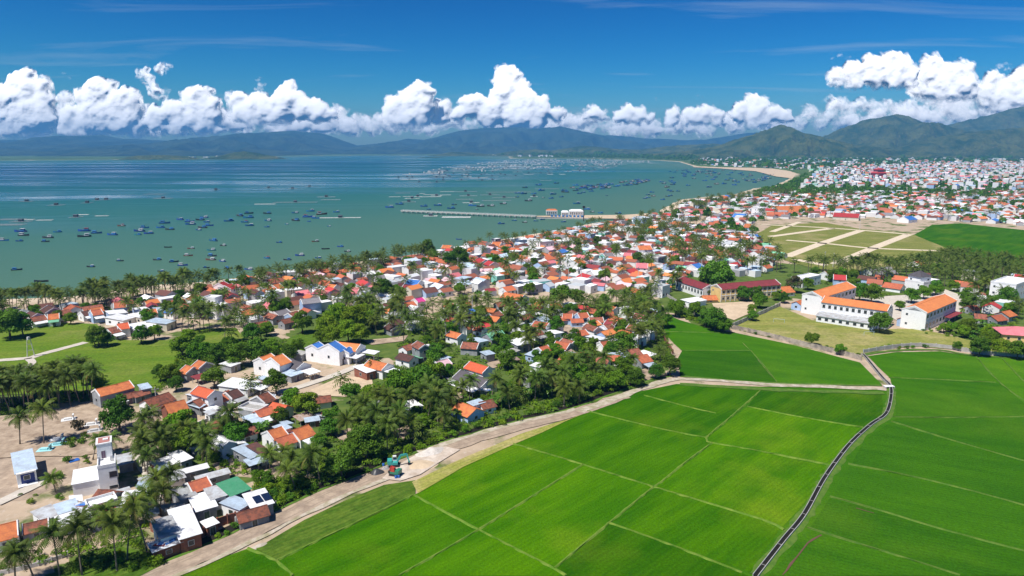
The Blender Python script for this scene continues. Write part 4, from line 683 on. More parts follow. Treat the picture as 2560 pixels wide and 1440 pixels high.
G(1107, 613, 1130, 614, 8, 8, 'orange', 'white', st=2, lm='the beachside orange house', label='white house with orange roof right by the beach'); G(1232, 605, 1254, 606, 10, 7, 'orange', 'white'); Q([(1328, 600), (1362, 597), (1376, 604), (1340, 608)], 9, 'white', 'white', parapet=True, what='block', label='big plain white block near the beach palms', lm='the big white block'); G(1378, 588, 1415, 587, 13, 8, 'slate', 'grey'); G(1195, 645, 1215, 650, 9, 9, 'red', 'cream', st=2, label='cream villa with small crimson gables', lm='the cream villa'); G(1220, 652, 1236, 656, 8, 9, 'red', 'cream', st=2); G(1190, 673, 1230, 672, 13, 6.5, 'rose', 'blue', label='house with broad pale rose roof', lm='the broad rose roof'); Q([(1282, 682), (1300, 676), (1308, 681), (1290, 688)], 6, 'concrete', 'grey', parapet=True, what='block', label='unpainted concrete block with orange parapet neighbour'); G(1247, 682, 1272, 679, 5, 6.5, 'redor', 'grey')
G(1432, 652, 1450, 646, 10, 9, 'orange', 'white', st=2); G(1592, 615, 1626, 614, 10, 12, 'orange', 'white', st=3, op=.6, label='tall white block with flat orange gable roof', lm='the tall orange-topped block'); G(1506, 634, 1530, 632, 9, 9, 'slate', 'mint', st=2, label='turquoise house with grey roof', lm='the turquoise house'); Q([(1630, 641), (1652, 637), (1662, 641), (1640, 647)], 9, 'concrete', 'grey', parapet=True, what='block', label='unfinished grey concrete house among pink roofs', lm='the unfinished concrete house'); Q([(1592, 542), (1612, 541), (1620, 545), (1598, 547)], 12, 'pale', 'blue', parapet=True, st=3, what='villa', label='pale turquoise villa with arches beside the pier', lm='the pale turquoise villa'); G(1552, 553, 1580, 553, 14, 9, 'dark', 'grey', st=2); Q([(1560, 566), (1585, 564), (1594, 570), (1568, 573)], 9, 'white', 'white', parapet=True, what='block'); Q([(1502, 580), (1515, 577), (1520, 581), (1507, 584)], 6, 'pale', 'mint', parapet=True)
G(1680, 599, 1700, 598, 10, 8, 'red', 'white', st=2); G(1712, 597, 1736, 597, 11, 8, 'red', 'white', st=2, label='white house with wide scarlet roof in mid town', lm='the scarlet roofs'); G(1560, 632, 1580, 633, 8, 8, 'pink', 'white', st=2); G(1585, 635, 1605, 634, 8, 7, 'pink', 'white', st=2); G(1590, 658, 1620, 659, 10, 9, 'pink', 'white', st=2, label='two-storey house with pink roof and dormer', lm='the two-storey pink roof'); G(1655, 660, 1672, 656, 8, 7, 'pink'); G(1683, 633, 1712, 636, 9, 7, 'pink', 'cream'); G(1728, 662, 1748, 658, 11, 8, 'blue', 'white', label='white gabled house with light blue roof', lm='the light blue gabled roof'); G(1783, 634, 1814, 628, 9, 6, 'orange'); G(1812, 629, 1842, 628, 9, 7, 'pink'); G(1862, 560, 1880, 561, 12, 9, 'orange', 'blue', st=2); G(1826, 583, 1858, 583, 10, 6, 'orange'); G(1455, 683, 1480, 690, 9, 7, 'red', 'white', st=2); G(1430, 612, 1440, 613, 8, 7, 'rose')
# ---- right side
Q([(1710, 748), (1750, 742), (1758, 750), (1720, 757)], 3.6, 'white', 'white'); G(1755, 740, 1789, 739, 7, 4.6, 'orange', 'yellow', par=0, op=.8, label='small yellow house with orange roof beside the maroon school', lm='the small yellow house'); G(1933, 719, 1974, 716, 10, 6.2, 'orange', 'white', par=0, label='white hall with orange roof right of the maroon school', lm='the orange school hall')
G(1991, 754, 2009, 749, 7, 5.2, 'orange', 'blue', op=.6, par=0, label='light blue shed with orange roof left of white school', lm='the left blue shed', what='shed'); G(2259, 793, 2275, 788, 7.5, 5.4, 'orange', 'blue', op=.6, par=0, label='light blue shed with orange roof between the school wings', lm='the right blue shed', what='shed'); Q([(2357, 789), (2390, 777), (2400, 782), (2373, 796)], 3.5, 'maroon', open_=True, label='open bicycle shelter with dark maroon roof beside school')
a_ = P(2505, 812, 8); hip(P(2552, 820, 8).x, P(2552, 820, 8).y, 15, 11, 8.6, rad(-18), 'pink', 'yellow', 2.4, 'pale yellow villa with broad pink hipped roof at right edge', 'the yellow villa')
Q([(2488, 702), (2520, 690), (2575, 702), (2530, 716)], 14, 'white', 'white', parapet=True, st=3, what='villa', label='white three-storey villa with balconies at right edge', lm='the white balcony villa'); G(2536, 686, 2600, 692, 10, 11, 'red', 'blue', st=3, label='blue house with bright red roof behind balcony villa'); Q([(1985, 692), (2030, 683), (2046, 690), (2000, 700)], 7, 'white', 'white', parapet=True, what='villa', label='white flat-roofed villa behind the white school', lm='the white flat-roofed villa'); G(2084, 687, 2116, 689, 9, 8, 'red', 'blue', st=2, label='blue and white house with glossy red roof', lm='the glossy red roof'); G(2062, 680, 2082, 678, 8, 7, 'orange'); G(2170, 670, 2226, 667, 14, 7, 'slate', 'white', par=0, label='large white house with dark grey gable roof in palms', lm='the large grey-roofed house'); G(2213, 706, 2258, 712, 9, 5.8, 'terra', 'white', par=0, label='long white hall with terracotta roof behind school yard', lm='the terracotta hall'); G(2190, 690, 2210, 692, 9, 4.5, 'terra', par=0)
Q([(2272, 698), (2310, 692), (2340, 702), (2300, 709)], 7.5, 'white', 'white', parapet=True, what='villa', label='white villa below the black pyramid roof', lm='the palm-grove villa'); a_ = P(2310, 690, 9); hip(a_.x, a_.y + 4, 8, 8, 11.5, rad(20), 'dark', 'white', 3, 'white house with black pyramid roof among palms', 'the black pyramid roof'); G(2420, 765, 2440, 764, 8, 4.6, 'terra', 'grey', par=0); G(2440, 785, 2462, 787, 8, 4.4, 'oldred', 'grey', par=0); G(2478, 790, 2503, 787, 9, 4.8, 'terra', 'grey', par=0); G(2505, 780, 2524, 776, 9, 5, 'orange', 'grey', par=0); G(2285, 655, 2302, 652, 9, 5, 'orange', 'white'); G(2440, 733, 2458, 731, 8, 5, 'oldred', par=0)
# far landmarks
G(1936, 516, 2014, 514, 26, 12, 'orange', 'white', par=0, op=0, label='very long orange roofed hall in the far village', lm='the long far orange hall'); Q([(1888, 519), (1902, 518), (1905, 521), (1890, 522)], 13, 'white', 'white', parapet=True, op=.3, label='tall plain white tower in the far village', lm='the plain white tower'); G(1915, 530, 1960, 531, 16, 8, 'terra', op=0); G(2085, 532, 2150, 535, 16, 10, 'red', 'cream', op=.5, label='cream hall with dark red roof across the building plots', lm='the dark red hall'); G(2010, 528, 2050, 528, 18, 8, 'oldred', op=0); G(1836, 534, 1868, 536, 14, 8, 'blue', op=.3); G(2258, 542, 2280, 540, 14, 9, 'blue', 'white', op=.4, label='white house with bright blue roof beside the far paddy', lm='the bright blue roof'); G(1995, 515, 2005, 515, 12, 8, 'blue', op=0); Q([(2020, 458), (2050, 455), (2056, 459), (2030, 462)], 10, 'mint', 'mint', op=.3, parapet=True, label='pale green block in the far town', lm='the pale green block')

# ---- schools
def school(x1, y1, x2, y2, W, H, rc, wc, st, nwin, label, lm, sill='white', slope=.42, cell=None, end='white', ver=True):
    a, b_ = P(x1, y1, H), P(x2, y2, H); d = b_ - a; c = (a + b_) / 2; L = d.length; rz = math.atan2(d.y, d.x); rise = W / 2 * slope; hw = H - rise
    t = empty('school_building', (c.x, c.y, 0), rz); wb, rb, pb = gable_mesh(L, W, hw, rise, rc, wc, 1, .5); wb.build('wall', [WALL[wc][0]], t); rb.build('roof', [ROOF[rc][0]], t); [q_.build('gable_parapet', [M['trim']], t) for q_ in pb]
    g = MB()
    for s in (-1, 1):
        for k in range(1, st): g.box(-L/2 - .03, L/2 + .03, s * (W/2 + .02) - .12, s * (W/2 + .02) + .12, hw / st * k - .18, hw / st * k + .18)
        for k in range(nwin + 1): xx = -L/2 + k * L / nwin; g.box(xx - .17, xx + .17, s * (W/2 + .03) - .1, s * (W/2 + .03) + .1, .02, hw - .4)
    g.build('pilasters', [M['trim'] if not cell else cell], t)
    for s in (0, 2):
        for k in range(nwin):
            for j in range(st):
                wn = opening(FRM, 'window', t, s, -L/2 + (k + .5) * L / nwin, hw / st * (j + .55), L / nwin * .55, hw / st * .42, L, W); link('pane', PANE, wn)
    for s in (1, 3):
        tri = MB(); sg = 1 if s == 1 else -1; q = [(sg * (L/2 + .03), -W * .3, hw + .25), (sg * (L/2 + .03), W * .3, hw + .25), (sg * (L/2 + .03), 0, hw + rise * .72)]
        tri.face(q if sg > 0 else q[::-1]); tri.build('gable_panel', [WALL['grey'][0]], t)
        for j in range(st): wn = opening(FRM, 'window', t, s, W * .28, hw / st * (j + .55), 1.0, 1.1, L, W); link('pane', PANE, wn)
    tag(t, label, 'school', 'school buildings'); LAND.append((lm, (c.x, c.y, H * .6))); OCC.append((c.x, c.y, W * .7))
    for k in range(int(L / 8) + 1): OCC.append((c.x + math.cos(rz) * (k * 8 - L / 2), c.y + math.sin(rz) * (k * 8 - L / 2), W * .75))
    return t, L, W, hw
fm = MB()
for a in ((-.5, .5, .42, .5), (-.5, .5, -.5, -.42), (-.5, -.42, -.42, .42), (.42, .5, -.42, .42)): fm.box(a[0], a[1], -.05, .05, a[2], a[3])
FRM = fm.mesh('window', [M['frame']]); pm = MB(); pm.box(-.42, .42, -.04, .02, -.42, .42); PANE = pm.mesh('pane', [M['glass']])
t, L_, W_, h_ = school(2062, 741, 2227, 763, 9, 10.6, 'amber', 'white', 2, 11, 'main white school block with orange roof above dry field', 'the main white school block')
an = MB(); L2 = L_ * .86; y0, y1 = -W_/2 - .06, -W_/2 - 5.6
an.hexa([(-L2/2 - 2, y1, 0), (L2/2 - 2, y1, 0), (L2/2 - 2, y0, 0), (-L2/2 - 2, y0, 0), (-L2/2 - 2, y1, 3.1), (L2/2 - 2, y1, 3.1), (L2/2 - 2, y0, 4.0), (-L2/2 - 2, y0, 4.0)]); ann = an.build('front_annex', [WALL['white'][0]], t)
an = MB(); an.hexa([(-L2/2 - 2.4, y1 - .5, 3.04), (L2/2 - 1.6, y1 - .5, 3.04), (L2/2 - 1.6, y0, 4.03), (-L2/2 - 2.4, y0, 4.03), (-L2/2 - 2.4, y1 - .5, 3.14), (L2/2 - 1.6, y1 - .5, 3.14), (L2/2 - 1.6, y0, 4.13), (-L2/2 - 2.4, y0, 4.13)]); an.build('annex_roof', [ROOF['grey'][0]], ann)
for k in range(8): link('window', WIN, ann, (-L2/2 - 2 + (k + .5) * L2 / 8, y1, 1.75), math.pi, (1.6, 1, 1.5))
school(2031, 730, 2117, 705, 9.5, 11.2, 'amber', 'white', 2, 9, 'left white school wing with orange roof and stair tower', 'the left school wing'); school(2287, 766, 2363, 736, 10, 10.6, 'amber', 'white', 2, 9, 'right white school wing with cream end and orange roof', 'the right school wing')
school(1791, 711, 1938, 699, 9, 8.8, 'maroon', 'yellow', 2, 13, 'long two-storey yellow school with dark maroon roof', 'the long maroon-roofed school'); school(1708, 692, 1776, 713, 9, 7, 'maroon', 'white', 1, 9, 'shorter white school wing with maroon roof behind trees', 'the shorter maroon school wing')

# ---- the rest of the village, scattered on its real street grid
EXW = EXCL
def blocked(x, y, r):
    if sea_sd(np.array([x]), np.array([y]))[0] < 20 + r * .5: return True
    for ex in EXW:
        if in_poly(x, y, ex): return True
    for a, b_ in RW:
        if abs(a - x) < 9 + r and abs(b_ - y) < 9 + r: return True
    return False
class Grid:
    def __init__(s, c): s.c = c; s.d = {}
    def add(s, x, y, r): s.d.setdefault((int(x // s.c), int(y // s.c)), []).append((x, y, r))
    def free(s, x, y, r, k=1.0):
        i, j = int(x // s.c), int(y // s.c)
        for a in range(i - 2, i + 3):
            for b_ in range(j - 2, j + 3):
                for q in s.d.get((a, b_), ()):
                    if (q[0] - x) ** 2 + (q[1] - y) ** 2 < ((q[2] + r) * k) ** 2: return False
        return True
HG = Grid(16)
for o in OCC: HG.add(*o)
def scatter(poly, n_, r, grid, k=.8, tries=30, excl=True):
    wp = [tuple(p)[:2] for p in wpoly(poly)]; xs = [p[0] for p in wp]; ys = [p[1] for p in wp]; out = []; cnt = 0
    while len(out) < n_ and cnt < n_ * tries:
        cnt += 1; x = random.uniform(min(xs), max(xs)); y = random.uniform(min(ys), max(ys))
        if not in_poly(x, y, wp): continue
        rr = r() if callable(r) else r
        if not grid.free(x, y, rr, k): continue
        if excl and blocked(x, y, rr): continue
        grid.add(x, y, rr); out.append((x, y, rr))
    return out
T1 = [(20, 800), (110, 780), (220, 775), (420, 745), (640, 705), (860, 678), (1000, 655), (1180, 622), (1300, 603), (1480, 570), (1640, 540), (1760, 580), (1900, 590), (1960, 640), (1900, 690), (1700, 700), (1690, 745), (1600, 745), (1540, 735), (1420, 735), (1250, 740), (1100, 745), (1000, 745), (900, 735), (770, 780), (650, 820), (560, 790), (430, 800), (280, 800), (60, 812)]
T3 = [(1630, 540), (1720, 508), (1850, 493), (1990, 485), (2600, 480), (2620, 560), (2560, 565), (2330, 550), (2200, 545), (2060, 545), (1920, 548), (1860, 570), (1760, 570), (1700, 590)]
random.seed(11)
rand_h = [(x, y, r, 0) for x, y, r in scatter(T1, 720, lambda: random.uniform(3.3, 5.4), HG, .86)] + [(x, y, r, 1) for x, y, r in scatter(T3, 880, lambda: random.uniform(4.0, 6.8), HG, .82)]
rand_h += [(x, y, r, 0) for x, y, r in scatter([(2080, 640), (2200, 690), (2560, 700), (2560, 790), (2420, 790), (2400, 720), (2140, 720)], 12, 5, HG, 1.0)] + [(x, y, r, 0) for x, y, r in scatter([(1100, 800), (1300, 770), (1640, 790), (1600, 880), (1400, 860), (1200, 870)], 52, 3.5, HG, 1.05)] + [(x, y, r, 0) for x, y, r in scatter([(640, 830), (780, 775), (920, 745), (1050, 760), (1050, 830), (960, 850), (940, 770), (830, 765), (700, 830)], 22, 3.6, HG, 1.0)] + [(x, y, r, 0) for x, y, r in scatter([(980, 890), (1110, 880), (1140, 960), (1060, 1040), (940, 1080), (860, 1090), (930, 1010)], 9, 3.3, HG, 1.1)] + [(x, y, r, 0) for x, y, r in scatter([(250, 1240), (420, 1180), (560, 1190), (640, 1110), (560, 1080), (470, 1160), (330, 1170)], 7, 3, HG, 1.05)]
rand_h.sort(key=lambda q: q[1])
RW1 = [('oldred', 24), ('terra', 13), ('brown', 10), ('orange', 6), ('white', 26), ('grey', 10), ('pink', 5), ('pale', 7), ('rose', 3), ('red', 2), ('maroon', 3), ('blue', .7), ('mint', .7), ('slate', 2), ('amber', 2)]
def pick(t_): return random.choices([a for a, _ in t_], [b_ for _, b_ in t_])[0]
def stuffbox(acc, x, y, L, W, H, rz, rc, wc, flat):
    acc.append((x, y, L, W, H, rz, rc, wc, flat))
n_hand = sum(1 for o in scene.objects if o.get('category') == 'house') + sum(1 for p in PENDING if p[2] == 'house'); LIMIT = 298 - n_hand; FARH = []
RC_COL = {k: tuple(ROOF[k][0].node_tree.nodes['Mix'].inputs['A'].default_value)[:3] for k in ROOF}; WC_COL = dict(white=(.8, .8, .79), grey=(.4, .4, .41), cream=(.74, .68, .55), blue=(.42, .56, .78), mint=(.25, .62, .52), yellow=(.76, .6, .3), brick=(.3, .12, .08))
for i, (x, y, r, far_) in enumerate(rand_h):
    rz = rad(46 + random.gauss(0, 7) + random.choice((0, 90))); rc = pick(RW1); wc = random.choices(('white', 'grey', 'blue', 'cream', 'mint'), (74, 12, 7, 6, 1))[0]
    W = r * random.uniform(1.25, 1.6); L = r * random.uniform(1.5, 2.2); fl = rc in ('white', 'grey', 'pale') and random.random() < .8
    H = (2.5 + W * .25 + random.uniform(0, .7)) if random.random() < .9 else random.uniform(5.8, 7.5)
    if i < LIMIT:
        if fl: flat_at(x, y, L, W, H * .8 if random.random() < .12 else random.uniform(2.7, 3.6), rz, rc, wc, op=.4, parapet=random.random() < .2)
        else: house(x, y, L, W, H, rz, rc, wc, par=int(random.random() < .55), op=.45, aw=(0, 2.6, random.choice(('white', 'white', 'grey', 'pale', 'mint'))) if random.random() < .45 else None)
    else: stuffbox(FARH, x, y, L, W, H, rz, rc, wc, fl)
# small tin lean-tos and sheds squeezed between the near houses
random.seed(17)
for poly, n_ in (([(90, 1300), (250, 1225), (400, 1190), (560, 1180), (600, 1200), (600, 1290), (420, 1350), (330, 1330), (200, 1330)], 15), ([(400, 1000), (620, 950), (760, 930), (740, 1010), (660, 1060), (520, 1060)], 9), ([(640, 1060), (800, 1010), (860, 1040), (780, 1120), (660, 1160)], 5), ([(1100, 960), (1300, 900), (1600, 870), (1620, 930), (1400, 950), (1200, 1010)], 8)):
    for x, y, r in scatter(poly, n_, lambda: random.uniform(1.3, 2.2), HG, .8):
        flat_at(x, y, r * random.uniform(1.4, 2.2), r * random.uniform(1.1, 1.5), random.uniform(2.0, 2.8), rad(46 + random.gauss(0, 14) + random.choice((0, 90))), random.choice(('grey', 'white', 'pale', 'rust', 'rust', 'concrete', 'patch')), random.choice(('grey', 'brick', 'white')), op=.3, tilt=random.uniform(.08, .2), cat='shed', what='lean-to', group='small sheds between the houses', open_=random.random() < .3)
# far town
FG = Grid(30); random.seed(5)
TOWN = [(1985, 452), (2010, 438), (2100, 424), (2300, 412), (2640, 408), (2700, 480), (2300, 480), (2010, 476)]
TOWN2 = [(1712, 412), (1760, 398), (1900, 392), (2300, 398), (2640, 406), (2640, 410), (2300, 415), (2000, 432), (1960, 424), (1850, 418)]
RW2 = [('white', 30), ('rose', 11), ('oldred', 16), ('terra', 14), ('pink', 8), ('grey', 10), ('orange', 6), ('pale', 6), ('red', 2), ('mint', 2), ('blue', 1)]
for poly, n_, r0, r1 in ((TOWN, 3600, 4.2, 8.2), (TOWN2, 1100, 6, 12)):
    for x, y, r in scatter(poly, n_, lambda: random.uniform(r0, r1), FG, .85, 12, False):
        if sea_sd(np.array([x]), np.array([y]))[0] < 60: continue
        rc = pick(RW2); FARH.append((x, y, r * random.uniform(1.2, 1.9), r * random.uniform(1.0, 1.5), random.uniform(4, 8) if random.random() < .55 else random.uniform(8, 15), rad(46 + random.gauss(0, 8) + random.choice((0, 90))), rc, random.choices(('white', 'cream', 'blue', 'mint', 'grey'), (72, 8, 7, 4, 9))[0], rc in ('white', 'grey', 'pale', 'rose', 'mint') and random.random() < .7))
for poly, n_ in (([(330, 399), (590, 396), (760, 392), (760, 391), (560, 393), (330, 396)], 60), ([(560, 394.2), (640, 392.6), (640, 391.8), (560, 393)], 40), ([(1000, 388), (1600, 388), (1680, 393), (1500, 394), (1300, 392), (1100, 390)], 130), ([(2200, 400), (2600, 395), (2600, 400), (2250, 405)], 60)):
    for x, y, r in scatter(poly, n_, lambda: random.uniform(8, 20), FG, .9, 20, False):
        if sea_sd(np.array([x]), np.array([y]))[0] > 5: FARH.append((x, y, r * 1.6, r, random.uniform(6, 14), random.uniform(0, 3), pick(RW2), 'white', True))
V, Fs, C = [], [], []
def far_box(x, y, L, W, H, rz, rc, wc, flat):
    cs, sn = math.cos(rz), math.sin(rz); wcol = np.array(WC_COL[wc]) * random.uniform(.8, 1.0); rcol = np.array(RC_COL[rc]) * random.uniform(.75, 1.15)
    T = lambda a, b_, c: (x + a * cs - b_ * sn, y + a * sn + b_ * cs, c)
    def fc(pts, col):
        i = len(V); V.extend(pts); Fs.append((i, i + 1, i + 2, i + 3)); C.extend([col] * 4)
    hw = H if flat else max(2, H - W * .25); a, b_ = L/2, W/2
    fc([T(-a, -b_, 0), T(a, -b_, 0), T(a, -b_, hw), T(-a, -b_, hw)], wcol); fc([T(a, b_, 0), T(-a, b_, 0), T(-a, b_, hw), T(a, b_, hw)], wcol)
    if flat:
        fc([T(a, -b_, 0), T(a, b_, 0), T(a, b_, hw), T(a, -b_, hw)], wcol); fc([T(-a, b_, 0), T(-a, -b_, 0), T(-a, -b_, hw), T(-a, b_, hw)], wcol); fc([T(-a, -b_, hw), T(a, -b_, hw), T(a, b_, hw), T(-a, b_, hw)], rcol)
    else:
        for s in (1, -1):
            fc([T(s*a, -s*b_, 0), T(s*a, s*b_, 0), T(s*a, s*b_, hw), T(s*a, -s*b_, hw)], wcol); fc([T(s*a, -s*b_, hw), T(s*a, s*b_, hw), T(s*a, 0, H), T(s*a, 0, H)][:4], wcol)
            fc([T(-s*(a+.2), -s*(b_+.3), hw-.1), T(s*(a+.2), -s*(b_+.3), hw-.1), T(s*(a+.2), 0, H+.1), T(-s*(a+.2), 0, H+.1)], rcol)
    if y < 1600 or random.random() < .35:              # window openings as recessed-looking dark panes set on the walls
        for k in range(int(L / 3)):
            for j in range(1 if hw < 6 else 2):
                if random.random() < .5: xx = -a + (k + .5) * 3; z = 1.6 + j * 3.2; fc([T(xx - .55, -b_ - .04, z - .6), T(xx + .55, -b_ - .04, z - .6), T(xx + .55, -b_ - .04, z + .6), T(xx - .55, -b_ - .04, z + .6)], np.array((.06, .065, .075)))
for q in FARH: far_box(*q)
FARM = mat('far_house_paint', (.8, .8, .8), .8, attr='Col', rand=0)
kind(link('far_town_houses', np_mesh('far_town_houses', np.array(V), np.array(Fs), [FARM], col=np.array(C))), 'stuff', 'far town of white houses and red roofs along the bay')
# the red tiered pagoda-like hall of the far town
a_ = P(2195, 447); t = empty('tiered_temple', tuple(a_), rad(20))
for k in range(3):
    s_ = 1 - k * .24; b_ = MB(); b_.box(-22 * s_, 22 * s_, -13 * s_, 13 * s_, k * 9, k * 9 + 6.2, bottom=False); b_.build('storey_wall', [mat('rose_wall', (.5, .2, .2), .8) if k == 0 else bpy.data.materials['rose_wall']], t)
    b_ = MB(); z = k * 9 + 6.25; A_ = [(-26 * s_, -17 * s_, z), (26 * s_, -17 * s_, z), (26 * s_, 17 * s_, z), (-26 * s_, 17 * s_, z)]; B_ = [(-18 * s_, -9 * s_, z + 2.7), (18 * s_, -9 * s_, z + 2.7), (18 * s_, 9 * s_, z + 2.7), (-18 * s_, 9 * s_, z + 2.7)]; b_.hexa(A_ + B_); b_.build('roof', [ROOF['red'][0]], t)
tag(t, 'dark red three-tiered temple hall in the far white town', 'temple'); LAND.append(('the red tiered temple', (a_.x, a_.y, 12)))
# ------------------------------------------------------------------ palms
def frond_faces(V, Fs, Mi, o, az, e0, Lf, droop, nl, wl, mi, lw=.2):
    e = e0; p = np.array(o, float); h = np.array([math.cos(az), math.sin(az), 0]); side = np.array([-math.sin(az), math.cos(az), 0]); st = Lf / nl; prev = None
    for k in range(nl + 1):
        t = k / nl; d = h * math.cos(e) + np.array([0, 0, math.sin(e)])
        if k > 0 and k < nl + 1:
            ln = wl * (math.sin(math.pi * min(1, .12 + t * .86)) ** .6) * random.uniform(.85, 1.1); upv = np.array([0, 0, 1]) * math.cos(e) - h * math.sin(e)
            for s in (-1, 1):
                dirv = side * s * .78 + d * .62 - upv * (.28 + .35 * random.random()); dirv /= np.linalg.norm(dirv); q = p + dirv * ln; q[2] -= ln * .12
                i = len(V); V.extend([p - d * lw * .6, p + d * lw * .6, q + d * lw * .15, q - d * lw * .15]); Fs.append((i, i + 1, i + 2, i + 3) if s < 0 else (i + 3, i + 2, i + 1, i)); Mi.append(mi)
        p = p + d * st; e -= droop / nl * (.5 + t)
def palm_crown(seed, n=25, nl=12, Lf=4.3, wl=1.2, lw=.24):
    random.seed(seed); V, Fs, Mi = [], [], []
    for k in range(n):
        f = k / n; az = k * 2.39996 + random.uniform(-.25, .25); e0 = rad(84 - 112 * f ** .85) + random.uniform(-.12, .12)
        frond_faces(V, Fs, Mi, (0, 0, 0), az, e0, Lf * random.uniform(.85, 1.1) * (.75 + .25 * min(1, f * 3)), 1.25 + random.uniform(-.15, .35), nl, wl, 1 if f > .9 and random.random() < .7 else 0, lw)
    return np_mesh('crown', np.array(V), np.array(Fs), [M['frond'], M['frond2']], np.array(Mi))
CROWNS = [palm_crown(s) for s in range(6)]
def palm_trunk(h, lean, bend, seed):
    random.seed(seed); a = random.uniform(0, 6.28); pts = []
    for k in range(6):
        t = k / 5; r = lean * t + bend * t * t; pts.append((math.cos(a) * r, math.sin(a) * r, h * t - .15))
    b_ = MB(); b_.tube(pts, [.24, .16, .145, .135, .125, .115], 6); b_.tube([(0, 0, -.2), (0, 0, .35)], [.36, .22], 6); return b_.mesh('trunk', [M['trunk']], True), Vector(pts[-1])
TRUNKS = [palm_trunk(h, le, be, s) for s, (h, le, be) in enumerate(((9, .3, .4), (9, .2, 1.4), (9, .8, .2), (9, .1, .2), (9, 1.2, 1.2), (9, .5, -.9)))]
cm = MB()
for k in range(7): a = k * .9; c = (math.cos(a) * .28, math.sin(a) * .28, -.28 - .06 * (k % 2)); cm.tube([(c[0], c[1], c[2] - .16), (c[0], c[1], c[2]), (c[0], c[1], c[2] + .15)], [.05, .15, .05], 5)
COCO = cm.mesh('coconuts', [M['coco']], True)
PALMS = []
def palm(x, y, h=None, rz=None, kindx=None): PALMS.append((x, y, h or random.uniform(6.5, 11), rz if rz is not None else random.uniform(0, 6.28), kindx if kindx is not None else random.randrange(6)))
# hand placed palms: base pixel, crown-centre pixel
def palm_px(bx, by, ty):
    p = P(bx, by); q = to_px((p.x, p.y, 10)); k = (by - ty) / (by - q[1]) * 10; palm(p.x, p.y, max(3.2, k))
random.seed(21)
for a in ((206, 1440, 1322), (150, 1440, 1335), (85, 1450, 1370), (293, 1428, 1310), (318, 1402, 1262), (368, 1382, 1290), (40, 1470, 1380), (254, 1345, 1290), (232, 1330, 1285), (402, 1290, 1220), (392, 1262, 1195), (430, 1250, 1180), (372, 1300, 1235), (140, 1232, 1195), (232, 1150, 1105), (278, 1140, 1097), (590, 1102, 1028), (562, 1103, 1060), (370, 1096, 1040), (385, 1085, 1030), (740, 1230, 1160), (770, 1200, 1148), (800, 1208, 1125), (675, 1175, 1130), (700, 1170, 1125), (725, 1195, 1150),
          (870, 1110, 1050), (905, 1100, 1050), (968, 1125, 1055), (995, 1118, 1042), (1030, 1095, 1050), (1035, 1110, 1080), (1110, 1080, 1035), (950, 1080, 1030), (1275, 1025, 980), (1300, 1010, 985), (1350, 985, 945), (1410, 1015, 965), (1448, 1005, 962), (1510, 965, 925), (1490, 950, 920), (630, 985, 955), (545, 960, 930), (858, 975, 965), (935, 935, 915), (1480, 905, 890), (1530, 870, 850), (1555, 905, 885), (1440, 1000, 980),
          (562, 858, 800), (580, 858, 830), (610, 835, 800), (640, 810, 775), (605, 820, 790), (455, 830, 780), (470, 830, 775), (500, 830, 770), (510, 820, 765), (525, 830, 780), (440, 820, 775), (420, 815, 770), (485, 835, 800),
          (50, 1112, 1040), (110, 1110, 1020), (1650, 905, 880), (1660, 890, 868), (1640, 850, 815), (1625, 830, 800), (1600, 830, 795), (1640, 815, 780), (1615, 805, 765), (1590, 800, 770)): palm_px(*a)
TG = Grid(6)
for x, y, r in OCC: TG.add(x, y, r * .75)
for x, y, h, a, k in PALMS: TG.add(x, y, 1.2)
for q in FARH:
    if q[1] < 1300: TG.add(q[0], q[1], q[2] * .42)
def palms_in(poly, n_, h0, h1, sp=1.7):
    for x, y, r in scatter(poly, n_, sp, TG, 1.0, 25): palm(x, y, random.uniform(h0, h1))
random.seed(31)
palms_in([(-60, 1010), (120, 990), (225, 985), (245, 1012), (205, 1030), (150, 1040), (125, 1080), (90, 1110), (-60, 1125)], 92, 8, 11.5, 1.3)
palms_in([(-60, 812), (0, 800), (120, 790), (250, 775), (330, 765), (480, 735), (640, 712), (640, 705), (480, 722), (330, 740), (200, 760), (100, 765), (0, 772), (-60, 780)], 105, 5, 11.5, 1.3)
palms_in([(640, 702), (860, 678), (1040, 645), (1080, 640), (1050, 655), (860, 695), (640, 720)], 75, 5, 10.5, 1.4)
palms_in([(1010, 830), (1060, 795), (1180, 775), (1380, 775), (1500, 770), (1650, 755), (1650, 850), (1600, 880), (1500, 850), (1380, 835), (1330, 900), (1200, 855), (1090, 870)], 98, 5.5, 8.5)
palms_in([(900, 760), (1050, 770), (1040, 850), (960, 900), (930, 850)], 16, 6, 9)
palms_in([(120, 1290), (330, 1215), (430, 1190), (560, 1170), (520, 1110), (350, 1130), (300, 1240)], 14, 4, 8)
palms_in([(480, 780), (700, 735), (900, 735), (1000, 750), (1040, 790), (960, 800), (760, 780), (620, 830), (500, 830)], 34, 6, 9.5)
palms_in([(860, 1100), (960, 1128), (1100, 1078), (1400, 1008), (1560, 960), (1640, 930), (1560, 925), (1300, 955), (1250, 1000), (1060, 1000), (900, 1060)], 30, 6, 9)
palms_in([(1960, 685), (2100, 695), (2250, 700), (2400, 725), (2640, 725), (2640, 680), (2400, 655), (2260, 655)], 150, 7, 10.5)
palms_in([(1640, 640), (1740, 610), (1880, 640), (1970, 675), (1900, 692), (1760, 690)], 80, 7, 10.5)
palms_in([(1500, 600), (1620, 560), (1760, 570), (1760, 600), (1640, 620)], 60, 7, 10.5)
palms_in([(1610, 545), (1700, 510), (1840, 494), (1960, 482), (2000, 490), (1880, 505), (1720, 540)], 90, 7, 11)
palms_in([(2080, 660), (2300, 660), (2560, 690), (2560, 800), (2400, 800), (2380, 720), (2200, 720)], 50, 6, 9)
palms_in(T1, 190, 6, 10)
